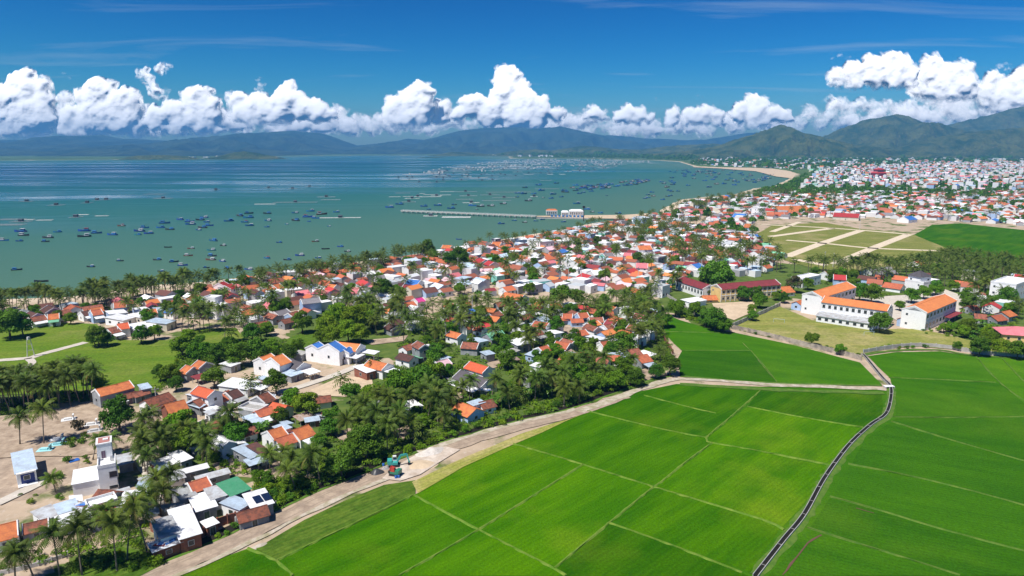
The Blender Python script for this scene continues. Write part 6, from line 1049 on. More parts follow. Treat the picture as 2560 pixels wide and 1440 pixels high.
B5 = [(60,500,80),(165,467,75),(427,488,65),(575,480,75),(718,512,75),(748,472,50),(943,482,75),(1030,490,72),(1140,485,70),(1272,462,65),(1540,430,70),(1420,390,40),(1490,355,60),(1425,348,50),(1600,355,50),(1680,320,60),(1805,360,60),(1783,403,48),(1893,388,40),(1700,397,30),(1505,288,50),(1650,262,60),(1838,242,50),(2045,320,55),(1920,320,55),(1932,337,70),(2085,352,45),(2125,340,45),(2045,265,55),(2185,305,60),(2210,328,45),(2055,460,70),(2165,520,60),(2220,550,45),(1250,675,65),(1390,640,50),(1500,660,50),(1620,645,45),(1690,630,48),(1915,655,50),(800,840,55),(478,520,40),(992,520,30),(2375,372,25),(1750,742,30),(2310,560,45),(2500,565,60)]
for x, y, wd in B5: s_ = random.choice(('bbb', 'bbb', 'bbw', 'kbb', 'kww', 'rwr' if y < 360 else 'bbw')); boat(*c5(x, y), wd / 4.267, *s_, cabin=(x, y) not in ((800, 840), (1750, 742)))
for k in range(9): boat(*c5(1790 + k * 40, 606 + k * .8), 12, random.choice('kkb'), 'b', 'b', True, rad(88 + random.gauss(0, 5)))
for k in range(46): boat(random.uniform(1420, 1600), 0, 11, *random.choice(('bbb', 'kbb', 'bbw', 'rwr')), rz=None) if False else None
def bpoly(poly, n_, w0, w1, sp=7):
    gr = Grid(30); wp = [tuple(P(x, y, SEA_Z))[:2] for x, y in poly]; xs = [p[0] for p in wp]; ys = [p[1] for p in wp]; c = 0; tr_ = 0
    while c < n_ and tr_ < 4000:
        tr_ += 1; x, y = random.uniform(min(xs), max(xs)), random.uniform(min(ys), max(ys))
        if not in_poly(x, y, wp) or not gr.free(x, y, sp): continue
        gr.add(x, y, sp); q = to_px((x, y, SEA_Z)); boat(q[0], q[1], random.uniform(w0, w1) * F / q[2], *random.choice(('bbb', 'bbb', 'kbb', 'bbw', 'kww', 'rwr'))); c += 1
random.seed(73)
bpoly([(1430, 470), (1470, 464), (1540, 458), (1600, 449), (1640, 450), (1600, 460), (1500, 474), (1440, 480)], 44, 9, 12, 6); bpoly([(1640, 450), (1720, 436), (1900, 432), (1960, 442), (1880, 460), (1760, 470), (1650, 490)], 62, 7, 11, 9); bpoly([(1660, 425), (1760, 424), (1880, 428), (1850, 436), (1700, 438)], 34, 8, 12, 9); bpoly([(1620, 480), (1700, 478), (1680, 496), (1600, 510)], 9, 6, 8, 8)
# ------------------------------------------------------------------ fish-farm rafts and the pier
def raft(px, py, wpx, kindx, hut=False, rz=None, dw=None):
    p = P(px, py, SEA_Z); L = wpx * to_px(p)[2] / F; a = rz if rz is not None else rad(random.gauss(4, 4)); t = empty('fish_raft', (p.x, p.y, SEA_Z), a); b = MB(); W = dw or (5 if kindx == 'foam' else 14); z = .25
    if kindx == 'foam':
        k = max(2, int(L / 2.2))
        for i in range(k): b.box(-L/2 + i * L/k, -L/2 + (i + .82) * L/k, -W/2 + random.uniform(-.3, .3), W/2 + random.uniform(-.3, .3), -.1, z + random.uniform(0, .12))
        for s in (-1, 1): b.box(-L/2, L/2, s * W * .3 - .12, s * W * .3 + .12, z + .13, z + .25)
        b.build('raft_deck', [M['foam']], t)
    else:
        k = max(2, int(L / 5))
        for i in range(k + 1): b.box(-L/2 + i * L/k - .3, -L/2 + i * L/k + .3, -W/2, W/2, -.1, z)
        for j in range(4): yy = -W/2 + j * W/3; b.box(-L/2, L/2, yy - .3, yy + .3, z + .005, z + .12)
        b.build('net_frame', [M['net']], t)
        b = MB()
        for i in range(0, k + 1, 2):
            for s in (-1, 1): b.tube([(-L/2 + i * L/k - .5, s * W/2, .05), (-L/2 + i * L/k + .5, s * W/2, .05)], [.35, .35], 6)
        b.build('floats', [M['bluep']], t)
    if hut:
        b = MB(); b.box(-2.2, 2.2, -1.8, 1.8, z + .3, 2.5); h_ = b.build('hut', [M['hut']], t); b = MB(); b.hexa([(-2.6, -2.2, 2.52), (2.6, -2.2, 2.52), (2.6, 2.2, 2.52), (-2.6, 2.2, 2.52), (-2.6, -.1, 3.5), (2.6, -.1, 3.5), (2.6, .1, 3.5), (-2.6, .1, 3.5)]); b.build('hut_roof', [M['hut']], h_)
    later(t, '%s fish-farm raft%s' % ('white plank' if kindx == 'foam' else 'grey net', ' with dark hut' if hut else ''), 'raft', 'fish farm rafts', (p.x, p.y, 1))
random.seed(77)
for x, y, wd in ((115,385,125),(255,382,110),(300,402,160),(360,382,80),(500,362,160),(490,385,240),(655,365,120),(675,330,150),(410,350,60),(560,375,120),(930,448,180),(1600,383,80)): raft(*c5(x, y), wd / 4.267, 'foam', random.random() < .3, rad(9))
for x, y, wd in ((265,440,140),(1330,335,480),(870,330,240),(860,412,180),(1280,395,240),(1740,300,250),(200,345,150),(1200,425,300),(900,375,180),(1130,365,200)): raft(*c5(x, y), wd / 4.267, 'net', random.random() < .6, rad(6))
for x, y, wd, k, hu in ((580,531,100,'foam',0),(725,540,90,'foam',0),(320,570,110,'foam',0),(150,580,120,'net',1),(60,603,200,'net',0),(540,548,60,'net',1),(200,566,90,'foam',0),(80,565,160,'net',0),(2420,553,290,'foam',1),(1885,456,145,'foam',0),(2100,443,300,'net',1),(2350,425,130,'net',0),(1160,415,120,'net',1),(1100,385,140,'net',0),(620,447,60,'net',1),(400,463,90,'net',1),(190,437,80,'net',1),(690,427,40,'net',1),(755,425,40,'net',1),(1535,355,40,'net',1),(1910,341,60,'net',1),(2080,346,60,'net',1),(2200,332,60,'net',1),(2320,405,120,'net',1)): raft(*c3(x, y - 8), wd / 2.844, k, bool(hu), rad(5))
raft(*c5(775, 602), 72, 'foam', False, rad(-2), 12); raft(*c5(497, 590), 36, 'foam', True, rad(0), 8); raft(1536, 563, 36, 'foam', False, rad(4), 14)
gr = Grid(40); wp = [tuple(P(x, y, SEA_Z))[:2] for x, y in ((960, 452), (1040, 430), (1180, 418), (1350, 402), (1500, 404), (1570, 412), (1500, 425), (1380, 440), (1380, 452), (1180, 462))]; xs = [p[0] for p in wp]; ys = [p[1] for p in wp]; c = 0
for _ in range(6000):
    x, y = random.uniform(min(xs), max(xs)), random.uniform(min(ys), max(ys))
    if c >= 190: break
    if in_poly(x, y, wp) and gr.free(x, y, 13): gr.add(x, y, 13); q = to_px((x, y, SEA_Z)); raft(q[0], q[1], random.uniform(18, 55) * F / q[2], random.choice(('net', 'net', 'foam')), random.random() < .8, None, random.uniform(8, 20)); c += 1
# the rest of the fish farm: thin net lines far out
V, Fs = [], []
wp = [tuple(P(x, y, SEA_Z))[:2] for x, y in ((1150, 412), (1350, 396), (1620, 402), (1640, 408), (1480, 414), (1300, 425), (1000, 440))]; xs = [p[0] for p in wp]; ys = [p[1] for p in wp]; c = 0
while c < 620:
    x, y = random.uniform(min(xs), max(xs)), random.uniform(min(ys), max(ys))
    if in_poly(x, y, wp):
        L, W, h = (random.uniform(20, 70), random.uniform(4, 14), .3) if random.random() < .55 else (5, 5, 4); i = len(V); c += 1
        V += [(x + a, y + b2, SEA_Z + z) for z in (-.2, h) for a, b2 in ((-L/2, -W/2), (L/2, -W/2), (L/2, W/2), (-L/2, W/2))]; Fs += [(i+4, i+5, i+6, i+7), (i, i+1, i+5, i+4), (i+1, i+2, i+6, i+5), (i+2, i+3, i+7, i+6), (i+3, i, i+4, i+7)]
kind(link('far_fish_farms', np_mesh('far_fish_farms', np.array(V), np.array(Fs), [M['net']])), 'stuff', 'far grey fish farm floats scattered across the bay')
def bx(b, line, w_, z0, z1, m_=0):
    for a, c in zip(line[:-1], line[1:]):
        d = c - a; b.box(0, d.length, -w_ / 2, w_ / 2, z0, z1, m_, math.atan2(d.y, d.x), (a.x, a.y))
A, Bp, Cp = P(1003, 527, 1), P(1340, 541, 1), P(1612, 540, 1); t = empty('pier', tuple(A)); pt = lambda v: Vector((v.x - A.x, v.y - A.y, 0))
b = MB(); bx(b, [pt(A), pt(Bp)], 4.6, -.4, .4); b.build('deck', [M['concrete']], t); b = MB(); d = pt(Bp); nn = int(d.length / 7); nv = Vector((-d.y, d.x, 0)).normalized()
for k in range(nn):
    c = d * ((k + .4) / nn); b.box(-.7, .7, -2.9, 2.9, -1.0, -.42, 0, math.atan2(d.y, d.x), (c.x, c.y))
    for s in (-1, 1): b.tube([(c.x + nv.x * s * 2, c.y + nv.y * s * 2, -5), (c.x + nv.x * s * 2, c.y + nv.y * s * 2, -1.0)], [.4, .4], 6)
b.build('piles', [M['concrete']], t); b = MB()
for s in (-1, 1):
    for k in range(nn * 2): c = d * ((k + .5) / nn / 2) + nv * s * 2.15; b.box(-.12, .12, -.12, .12, .4, 1.25, 0, 0, (c.x, c.y))
    bx(b, [nv * s * 2.15, d + nv * s * 2.15], .12, 1.25, 1.38)
b.build('railing', [M['trim']], t); tag(t, 'long pale concrete pier on piles reaching out into the bay', 'pier'); LAND.append(('the long pier', ((A.x + Bp.x) / 2, (A.y + Bp.y) / 2, 1)))
sheet('pier_causeway', [(1336, 541.4), (1340, 539.5), (1450, 538), (1560, 537), (1625, 533), (1625, 545), (1560, 547), (1450, 545)], -.2, SAND); b = MB(); e0, e1 = P(1336, 543.5, -.2), P(1600, 547, -.2); bx(b, [e0, e1], 1.2, -4, -.22); kind(b.build('quay_wall', [M['concrete']]), 'structure')
def hall(px, py, L, W, H, rz, label, lm, rc, arches, name='pier_hall'):
    p = P(px, py, -.2); t = empty(name, tuple(p), rz); b = MB(); b.box(-L/2, L/2, -W/2, W/2, H - .9, H); b.build('roof_slab' if rc is None else 'eaves', [M['trim']], t); b = MB()
    for k in range(arches + 1):
        x = -L/2 + .5 + k * (L - 1) / arches
        for s in (-1, 1): b.box(-.35, .35, -.35, .35, 0, H - .9, 0, 0, (x, s * (W/2 - .4)))
    b.build('columns', [M['trim']], t); b = MB(); b.box(-L/2 + 1.2, L/2 - 1.2, -W/2 + 2, W/2 - 1.2, 0, H - .92); b.build('wall', [WALL['white'][0]], t); b = MB(); b.hexa([(-L/2, -W/2, H + .003), (L/2, -W/2, H + .003), (L/2, W/2, H + .003), (-L/2, W/2, H + .003), (-L/3, -W/8, H + 1.6), (L/3, -W/8, H + 1.6), (L/3, W/8, H + 1.6), (-L/3, W/8, H + 1.6)]); b.build('roof', [ROOF[rc][0] if rc else M['trim']], t)
    for k in range(arches): link('window', WIN, t, (-L/2 + 1.2 + (k + .5) * (L - 2.4) / arches, -W/2 + 2, (H - .9) * .55), math.pi, ((L - 2.4) / arches * .5, 1, 2.2))
    tag(t, label, 'pier building', 'pier buildings'); LAND.append((lm, (p.x, p.y, 4)))
hall(1379, 536, 14, 10, 5.2, rad(-2), 'white columned pavilion with orange roof on the pier', 'the orange pier pavilion', 'orange', 5); hall(1440, 538, 17, 12, 5.6, rad(-2), 'white arched waiting hall at the root of the pier', 'the white pier hall', None, 7); hall(1412, 539, 9, 8, 4.6, rad(-2), 'lower white annex between pavilion and arched pier hall', 'the pier annex', None, 3)
p = P(1459, 553, -1.5); t = empty('harbour_mast', tuple(p)); b = MB(); b.tube([(0, 0, -3), (0, 0, 17)], [.6, .35], 8); b.build('column', [mat('rust_black', (.06, .035, .03), .8)], t); b = MB(); b.box(-1.4, 1.4, -.8, .8, 15, 17.2); b.build('light_box', [M['black']], t); tag(t, 'dark slender harbour mast standing in front of the pier hall', 'mast')

# ------------------------------------------------------------------ walls, canal, machines and small things
def wall_line(pts, H, T, m_, label, name='boundary_wall', post=4.0, cap=True, cat='wall'):
    ln = polyline_world(pts, step=post); t = empty(name, tuple(ln[0])); o = ln[0]; b = MB(); bx(b, [q - o for q in ln], T, 0, H); b.build('panels', [m_], t); b = MB()
    for q in ln: b.box(-T * .8, T * .8, -T * .8, T * .8, 0, H + .22, 0, 0, (q.x - o.x, q.y - o.y))
    b.build('pillars', [m_], t); tag(t, label, cat)
wall_line([(1826, 822), (1900, 838), (2000, 863), (2100, 887), (2152, 901)], 2.0, .2, M['wallstain'], 'long stained school wall with pillars along upper rice field'); wall_line([(2158, 884), (2230, 872), (2300, 867), (2380, 874), (2460, 887), (2640, 900)], 1.7, .2, M['concrete'], 'curving grey wall between dry field and right rice plots'); wall_line([(1828, 820), (1880, 797), (1950, 766)], 2.0, .2, M['concrete'], 'old wall dividing the two school grounds'); wall_line([(1668, 742), (1700, 762), (1740, 790), (1770, 806)], 1.5, .2, M['concrete'], 'broken grey wall beside upper tip of rice field')
wall_line([(380, 1392), (415, 1382), (463, 1366), (512, 1340), (545, 1318), (590, 1303)], 2.1, .2, WALL['brick'][0], 'bare brick yard wall running along the canal'); wall_line([(590, 1308), (640, 1290), (690, 1268)], 1.3, .2, M['concrete'], 'grey block wall below the rusty long roof'); wall_line([(-10, 1440), (60, 1425), (130, 1405), (170, 1390)], .9, .15, M['concrete'], 'low concrete garden wall under the front palms', post=3); wall_line([(476, 1070), (545, 1043), (560, 1030)], 1.0, .12, M['concrete'], 'low wall with posts beside the village hall lane', post=2); wall_line([(1660, 850), (1672, 868), (1682, 884)], 1.6, .2, WALL['brick'][0], 'short reddish wall at edge of upper rice field')
CL = polyline_world([(1888, 1444), (1960, 1352), (2010, 1290), (2060, 1200), (2110, 1130), (2142, 1095), (2180, 1062), (2214, 1038), (2226, 1002), (2226, 968), (2204, 944), (2166, 897), (2156, 886)], step=2.5); o = CL[0]; t = empty('irrigation_canal', tuple(o)); ln = [q - o for q in CL]
def offset(ln, d):
    out = []
    for i, q in enumerate(ln): v = ln[min(i + 1, len(ln) - 1)] - ln[max(i - 1, 0)]; v.normalize(); out.append(q + Vector((-v.y, v.x, 0)) * d)
    return out
for s in (-1, 1): b = MB(); bx(b, offset(ln, s * .46), .11, -.3, .62); b.build('canal_wall', [M['concrete']], t)
b = MB(); ribbon(b, ln, .82, .36); b.build('canal_water', [M['water_d']], t); b = MB()
for i in range(2, len(ln) - 1, 3):
    v = ln[i + 1] - ln[i]; b.box(-.035, .035, -.41, .41, .5, .57, 0, math.atan2(v.y, v.x), (ln[i].x, ln[i].y))
b.build('cross_struts', [M['concrete']], t); tag(t, 'narrow concrete irrigation canal with dark water curving through rice', 'canal'); LAND.append(('the irrigation canal', tuple(CL[40])))
p = P(2222, 970); t = empty('footbridge', (p.x, p.y, 0), rad(5)); b = MB(); b.box(-1.6, 1.6, -.8, .8, .63, .8); b.build('slab', [M['trim']], t); b = MB(); b.box(-1.6, -1.4, -.8, .8, 0, .628); b.box(1.4, 1.6, -.8, .8, 0, .628); b.build('abutment', [M['concrete']], t); tag(t, 'tiny concrete slab bridge where track meets irrigation canal', 'bridge')
# excavators
def tracks(t, L, m_):
    for s in (-1, 1):
        b = MB(); pts = [(math.cos(a) * .42 + (L/2 - .4) * (1 if math.cos(a) > 0 else -1), math.sin(a) * .42 + .42) for a in [k * math.pi / 6 + .01 for k in range(12)]]
        for y in (s * .95 - .25, s * .95 + .25): b.face([(x, y, z) for x, z in (pts if y < s * .95 else pts[::-1])])
        for k in range(12): (x0, z0), (x1, z1) = pts[k], pts[(k + 1) % 12]; b.face([(x0, s*.95 - .25, z0), (x0, s*.95 + .25, z0), (x1, s*.95 + .25, z1), (x1, s*.95 - .25, z1)][::-1])
        b.build('track', [M['black']], t)
def seg(b, p, q, w0, w1, m_=0):
    p, q = Vector(p), Vector(q); d = (q - p).normalized(); u = Vector((-d.z, 0, d.x)); h = .17
    b.hexa([p + Vector((0, -h, 0)) - u * w0, q + Vector((0, -h, 0)) - u * w1, q + Vector((0, h, 0)) - u * w1, p + Vector((0, h, 0)) - u * w0, p + Vector((0, -h, 0)) + u * w0, q + Vector((0, -h, 0)) + u * w1, q + Vector((0, h, 0)) + u * w1, p + Vector((0, h, 0)) + u * w0], m_)
def excavator(px, py, rz, body, cabm, arm, joints, label, s=1.0):
    p = P(px, py); t = empty('excavator', tuple(p), rz, (s, s, s)); tracks(t, 3.0, M['black']); b = MB(); b.box(-1.7, 1.1, -1.1, 1.1, .92, 1.6); b.box(-1.75, -.5, -1.05, 1.05, 1.6, 2.1); b.tube([(-.2, 0, .7), (-.2, 0, .93)], [.6, .6], 10); b.build('body', [M[body]], t)
    b = MB(); b.hexa([(-.4, .1, 1.6), (1.0, .1, 1.6), (1.0, 1.05, 1.6), (-.4, 1.05, 1.6), (-.3, .15, 2.9), (.7, .15, 2.9), (.7, 1.0, 2.9), (-.3, 1.0, 2.9)]); c = b.build('cab', [M[cabm]], t); b = MB(); b.hexa([(.83, .2, 2.05), (.87, .2, 2.05), (.87, .95, 2.05), (.83, .95, 2.05), (.73, .25, 2.75), (.76, .25, 2.75), (.76, .9, 2.75), (.73, .9, 2.75)]); b.box(-.2, .7, .02, .1, 2.1, 2.7); b.build('cab_window', [M['glass']], c)
    a, e, f, g_ = joints; b = MB(); seg(b, a, e, .24, .3); seg(b, e, f, .3, .2); b.build('boom', [M[arm]], t); b = MB(); seg(b, f, g_, .22, .14); b.build('stick', [M[arm]], t)
    x, z = g_[0], g_[2]; b = MB(); b.hexa([(x - .5, -.45, z - .6), (x + .1, -.45, z - .7), (x + .1, .45, z - .7), (x - .5, .45, z - .6), (x - .35, -.45, z + .1), (x + .25, -.45, z + .1), (x + .25, .45, z + .1), (x - .35, .45, z + .1)]); b.build('bucket', [M['black']], t); tag(t, label, 'excavator', 'excavators'); LAND.append(('the excavators', tuple(p)))
excavator(985, 1166, rad(8), 'teal', 'whitep', 'teal', ((1.0, -.3, 1.6), (1.9, -.3, 3.3), (3.6, -.3, 3.6), (4.3, -.3, 1.1)), 'teal excavator with white cab and arm reaching over sand', .92); excavator(988, 1189, rad(160), 'greenp', 'redp', 'redp', ((.8, -.3, 1.6), (1.1, -.3, 2.7), (1.6, -.3, 2.2), (1.9, -.3, 1.2)), 'green and red tracked digger with folded arm beside road', .85)
def mound(px, py, L, W, H, rz, m_, name, label, seed):
    p = P(px, py); V, Fs = [], []; n_, k_ = 28, 8
    for j in range(k_ + 1):
        r = 1 - j / k_
        for i in range(n_):
            a = 2 * math.pi * i / n_; q = 1 + .22 * noise.noise(Vector((math.cos(a) * 1.5, math.sin(a) * 1.5, seed))); x, y = math.cos(a) * r * L/2 * q, math.sin(a) * r * W/2 * q
            V.append((x, y, H * (1 - r ** 1.5) * (1 + .5 * noise.noise(Vector((x * .5, y * .5, seed)))) + .02 * (j > 0)))
    for j in range(k_):
        for i in range(n_): Fs.append((j * n_ + i, j * n_ + (i + 1) % n_, (j + 1) * n_ + (i + 1) % n_, (j + 1) * n_ + i))
    o = link(name, np_mesh(name, np.array(V), np.array(Fs), [m_], smooth=True), None, tuple(p), rz); tag(o, label, 'pile')
mound(1075, 1132, 10, 4.5, 1.2, rad(38), mat('white_rubble', (.68, .63, .57), .95, (.52, .47, .41), .8, bump=.6), 'rubble_pile', 'long pile of whitish rubble along the canal bank', 3); mound(1050, 1164, 9.5, 6.5, .6, rad(20), SAND, 'sand_heap', 'spread heap of yellow sand below the excavator arm', 5); mound(943, 1183, 4.2, 3, 1.3, rad(20), M['tarp'], 'tarp_covered_heap', 'heap under crumpled black tarpaulin beside dirt road', 8); mound(965, 1172, 3, 2, .8, rad(50), mat('mixed_rubble', (.5, .46, .42), .95, (.2, .19, .2), 2), 'rubble_pile', 'small grey rubble pile behind the black tarpaulin', 11); mound(650, 1365, 4, 1.8, .5, rad(40), GRAV, 'rubble_pile', 'pale gravel pile where weeds meet the dirt road', 14); mound(1140, 958, 6, 3.5, 1.1, rad(10), mat('brick_rubble', (.42, .17, .1), .95, (.5, .38, .28), 1), 'rubble_pile', 'reddish brick rubble pile in a sandy garden', 17)
def barrel(px, py, label, z=0):
    p = P(px, py, z); t = empty('blue_barrel', tuple(p)); b = MB(); b.tube([(0, 0, 0), (0, 0, .1), (0, 0, .45), (0, 0, .85), (0, 0, .95)], [.28, .31, .33, .31, .26], 10); b.build('drum', [M['bluep']], t, True); b = MB(); b.tube([(0, 0, .951), (0, 0, 1.0)], [.2, .2], 10); b.build('lid', [M['black']], t); tag(t, label, 'barrel', 'blue barrels')
barrel(990, 1197, 'left blue barrel standing by the green and red digger'); barrel(997, 1196, 'right blue barrel standing by the green and red digger'); barrel(959, 1166, 'blue barrel on rubble behind the black tarpaulin'); barrel(530, 1306, 'blue barrel beside the brick yard roof', 0)
def tomb(px, py, rz, col, label):
    p = P(px, py); t = empty('tomb', tuple(p), rz); m_ = bpy.data.materials.get(col) or mat(col, dict(white_tomb=(.75, .75, .73), turquoise_tomb=(.35, .66, .68), grey_tomb=(.5, .5, .49))[col], .7)
    b = MB(); b.box(-1.9, 1.9, -1.3, 1.3, 0, .3); b.build('base', [m_], t); b = MB(); b.box(-1.2, .6, -.55, .55, .3, .75); b.build('slab', [m_], t); b = MB(); b.box(1.1, 1.35, -.6, .6, .3, 1.5); b.box(1.0, 1.45, -.8, .8, 1.5, 1.65); b.build('headstone', [m_], t); tag(t, label, 'tomb', 'tombs on the sandy yard'); LAND.append(('the tombs', tuple(p)))
for a in ((230, 1062, .4, 'white_tomb', 'white tomb nearest the big dark round tree'), (238, 1078, .5, 'grey_tomb', 'grey paved tomb just in front of white tomb'), (145, 1100, .3, 'white_tomb', 'white tomb left of the low green bush'), (147, 1112, .3, 'turquoise_tomb', 'pale turquoise tomb below the low green bush'), (114, 1126, .2, 'turquoise_tomb', 'bright turquoise tomb above the small white shop'), (172, 1050, .5, 'white_tomb', 'flat white tomb in palm shadow on sand')): tomb(*a)
def pole(px, py, H, label, tr=False):
    p = P(px, py); t = empty('utility_pole', tuple(p), rad(random.uniform(20, 70))); b = MB(); b.tube([(0, 0, -.2), (0, 0, H)], [.2, .11], 8); b.build('shaft', [M['pole']], t); b = MB(); b.box(-1.0, 1.0, -.08, .08, H - .9, H - .76); b.build('crossarm', [M['post']], t); b = MB()
    for x in (-.85, 0, .85): b.tube([(x, 0, H - .758), (x, 0, H - .5)], [.07, .05], 6)
    b.build('insulators', [M['whitep']], t); tag(t, label, 'utility pole', 'utility poles')
for i, a in enumerate(((1181, 792, 11, 'tall pale utility pole rising above the dense palms'), (1165, 808, 7, 'shorter pale pole left of tall palm-grove pole'), (1421, 712, 12, 'left pole of a pair in the red-roofed village'), (1453, 712, 12, 'right pole of a pair in the red-roofed village'), (1258, 762, 8, 'pole at left end of long orange house'), (2060, 668, 11, 'left pole at the foot of the building plots'), (2082, 668, 10, 'second pole at the foot of the building plots'), (2155, 678, 10, 'right pole at the foot of the building plots'), (2149, 574, 11, 'pole at upper road crossing of building plots'), (1752, 690, 11, 'pole in front of the light blue gabled roof'), (1595, 705, 10, 'pole among red roofs before the big bright tree'), (2452, 770, 8, 'pole below the white balcony villa'), (1115, 855, 8, 'pole beside weathered roofs left of mint roof'), (1145, 685, 11, 'thin pole behind the rose roofed house'), (2343, 475, 34, 'very tall thin mast in the far town'), (392, 1012, 6, 'short pole behind the big dark tree'))): pole(*a)
p = P(78, 893); t = empty('transformer_stand', tuple(p), rad(20)); b = MB()
for s in (-1, 1): b.tube([(s * 1.3, 0, -.2), (s * .45, 0, 8.2)], [.17, .12], 7)
b.build('legs', [M['pole']], t); b = MB()
for z in (2.8, 5.2, 7.0): w_ = 1.3 - .85 * z / 8.2; b.box(-w_, w_, -.07, .07, z, z + .14)
b.build('crossarms', [M['post']], t); b = MB(); b.tube([(0, -.35, 7.15), (0, -.35, 8.3)], [.4, .4], 8); b.build('transformer', [M['whitep']], t); tag(t, 'two-legged transformer stand beside the pale meadow path', 'pylon'); LAND.append(('the transformer stand', tuple(p)))
for x, y, r, s, lb in ((1947, 808, rad(-20), 1, 'pale blue goal frame on left of dry field'), (2172, 840, rad(10), 1, 'pale blue goal frame on right of dry field')):
    p = P(x, y); t = empty('goal', tuple(p), r); b = MB()
    for q in (-2.4, 2.4): b.tube([(q, 0, 0), (q, 0, 2)], [.05, .05], 5); b.tube([(q, 0, 2), (q, 1.4, 0)], [.03, .03], 5)
    b.tube([(-2.4, 0, 2), (2.4, 0, 2)], [.05, .05], 5); b.build('goal_frame', [mat('goal_paint', (.45, .6, .72), .5)], t); tag(t, lb, 'goal', 'goals')
for x, y, q in ((160, 1135, 0), (185, 1152, 1), (178, 1110, 2), (385, 1178, 3), (560, 1148, 4)):
    p = P(x, y); t = empty('tarp_sheet', tuple(p), q * .8); V = []; k = 7
    for j in range(k):
        for i in range(k): V.append((i * .4 - 1.2, j * .3 - .9, .12 + .28 * abs(noise.noise(Vector((i * .7, j * .7, q * 5))))))
    i = np.arange(k - 1)[:, None] * k + np.arange(k - 1)[None, :]; me = np_mesh('sheet', np.array(V), np.stack([i, i + 1, i + k + 1, i + k], -1).reshape(-1, 4), [M[('tarp', 'bluep', 'whitep', 'black', 'whitep')[q]]]); link('sheet', me, t); tag(t, ('crumpled black tarp on sand right of the small shop', 'crumpled blue tarp on sand right of the small shop', 'white sheet lying left of the low green bush', 'dark sheet beside the narrow sandy lane', 'white sheet on the sandy yard before tall palms')[q], 'tarp', 'loose tarps')

# ------------------------------------------------------------------ clouds: closed bodies with billowed fronts, far beyond the haze
CM = bpy.data.materials.new('cloud'); CM.use_nodes = True; n = CM.node_tree.nodes; l = CM.node_tree.links; n.clear()
out = n.new('ShaderNodeOutputMaterial'); df = n.new('ShaderNodeBsdfDiffuse'); df.inputs[0].default_value = (.97, .97, .97, 1)
g_ = n.new('ShaderNodeNewGeometry'); at_ = n.new('ShaderNodeAttribute'); at_.attribute_name = 'Col'; se = n.new('ShaderNodeSeparateColor'); l.new(at_.outputs['Color'], se.inputs[0])
va = n.new('ShaderNodeVectorMath'); va.operation = 'MULTIPLY_ADD'; va.inputs[1].default_value = (.45, .45, .45); va.inputs[2].default_value = (-.08, -.16, .6); l.new(g_.outputs['Normal'], va.inputs[0])
vn = n.new('ShaderNodeVectorMath'); vn.operation = 'NORMALIZE'; l.new(va.outputs[0], vn.inputs[0]); l.new(vn.outputs[0], df.inputs['Normal'])
tp = n.new('ShaderNodeBsdfTransparent'); m2 = n.new('ShaderNodeMixShader'); l.new(se.outputs[0], m2.inputs[0]); l.new(tp.outputs[0], m2.inputs[1]); l.new(df.outputs[0], m2.inputs[2]); l.new(m2.outputs[0], out.inputs[0])
def vnoise(x, y, seed):
    xi, yi = np.floor(x).astype(np.int64), np.floor(y).astype(np.int64); fx, fy = x - xi, y - yi; fx, fy = fx * fx * (3 - 2 * fx), fy * fy * (3 - 2 * fy)
    def hh(a, b_): q = (a * 374761393 + b_ * 668265263 + seed * 1274126177) & 0x7fffffff; q = ((q ^ (q >> 13)) * 1274126177) & 0x7fffffff; return ((q ^ (q >> 16)) & 0xffff) / 65535.0
    return (hh(xi, yi) * (1 - fx) + hh(xi + 1, yi) * fx) * (1 - fy) + (hh(xi, yi + 1) * (1 - fx) + hh(xi + 1, yi + 1) * fx) * fy
def fbm(x, y, seed, o=5):
    t = 0; a = .5
    for k in range(o): t = t + a * vnoise(x * 2 ** k, y * 2 ** k, seed + k); a *= .52
    return t
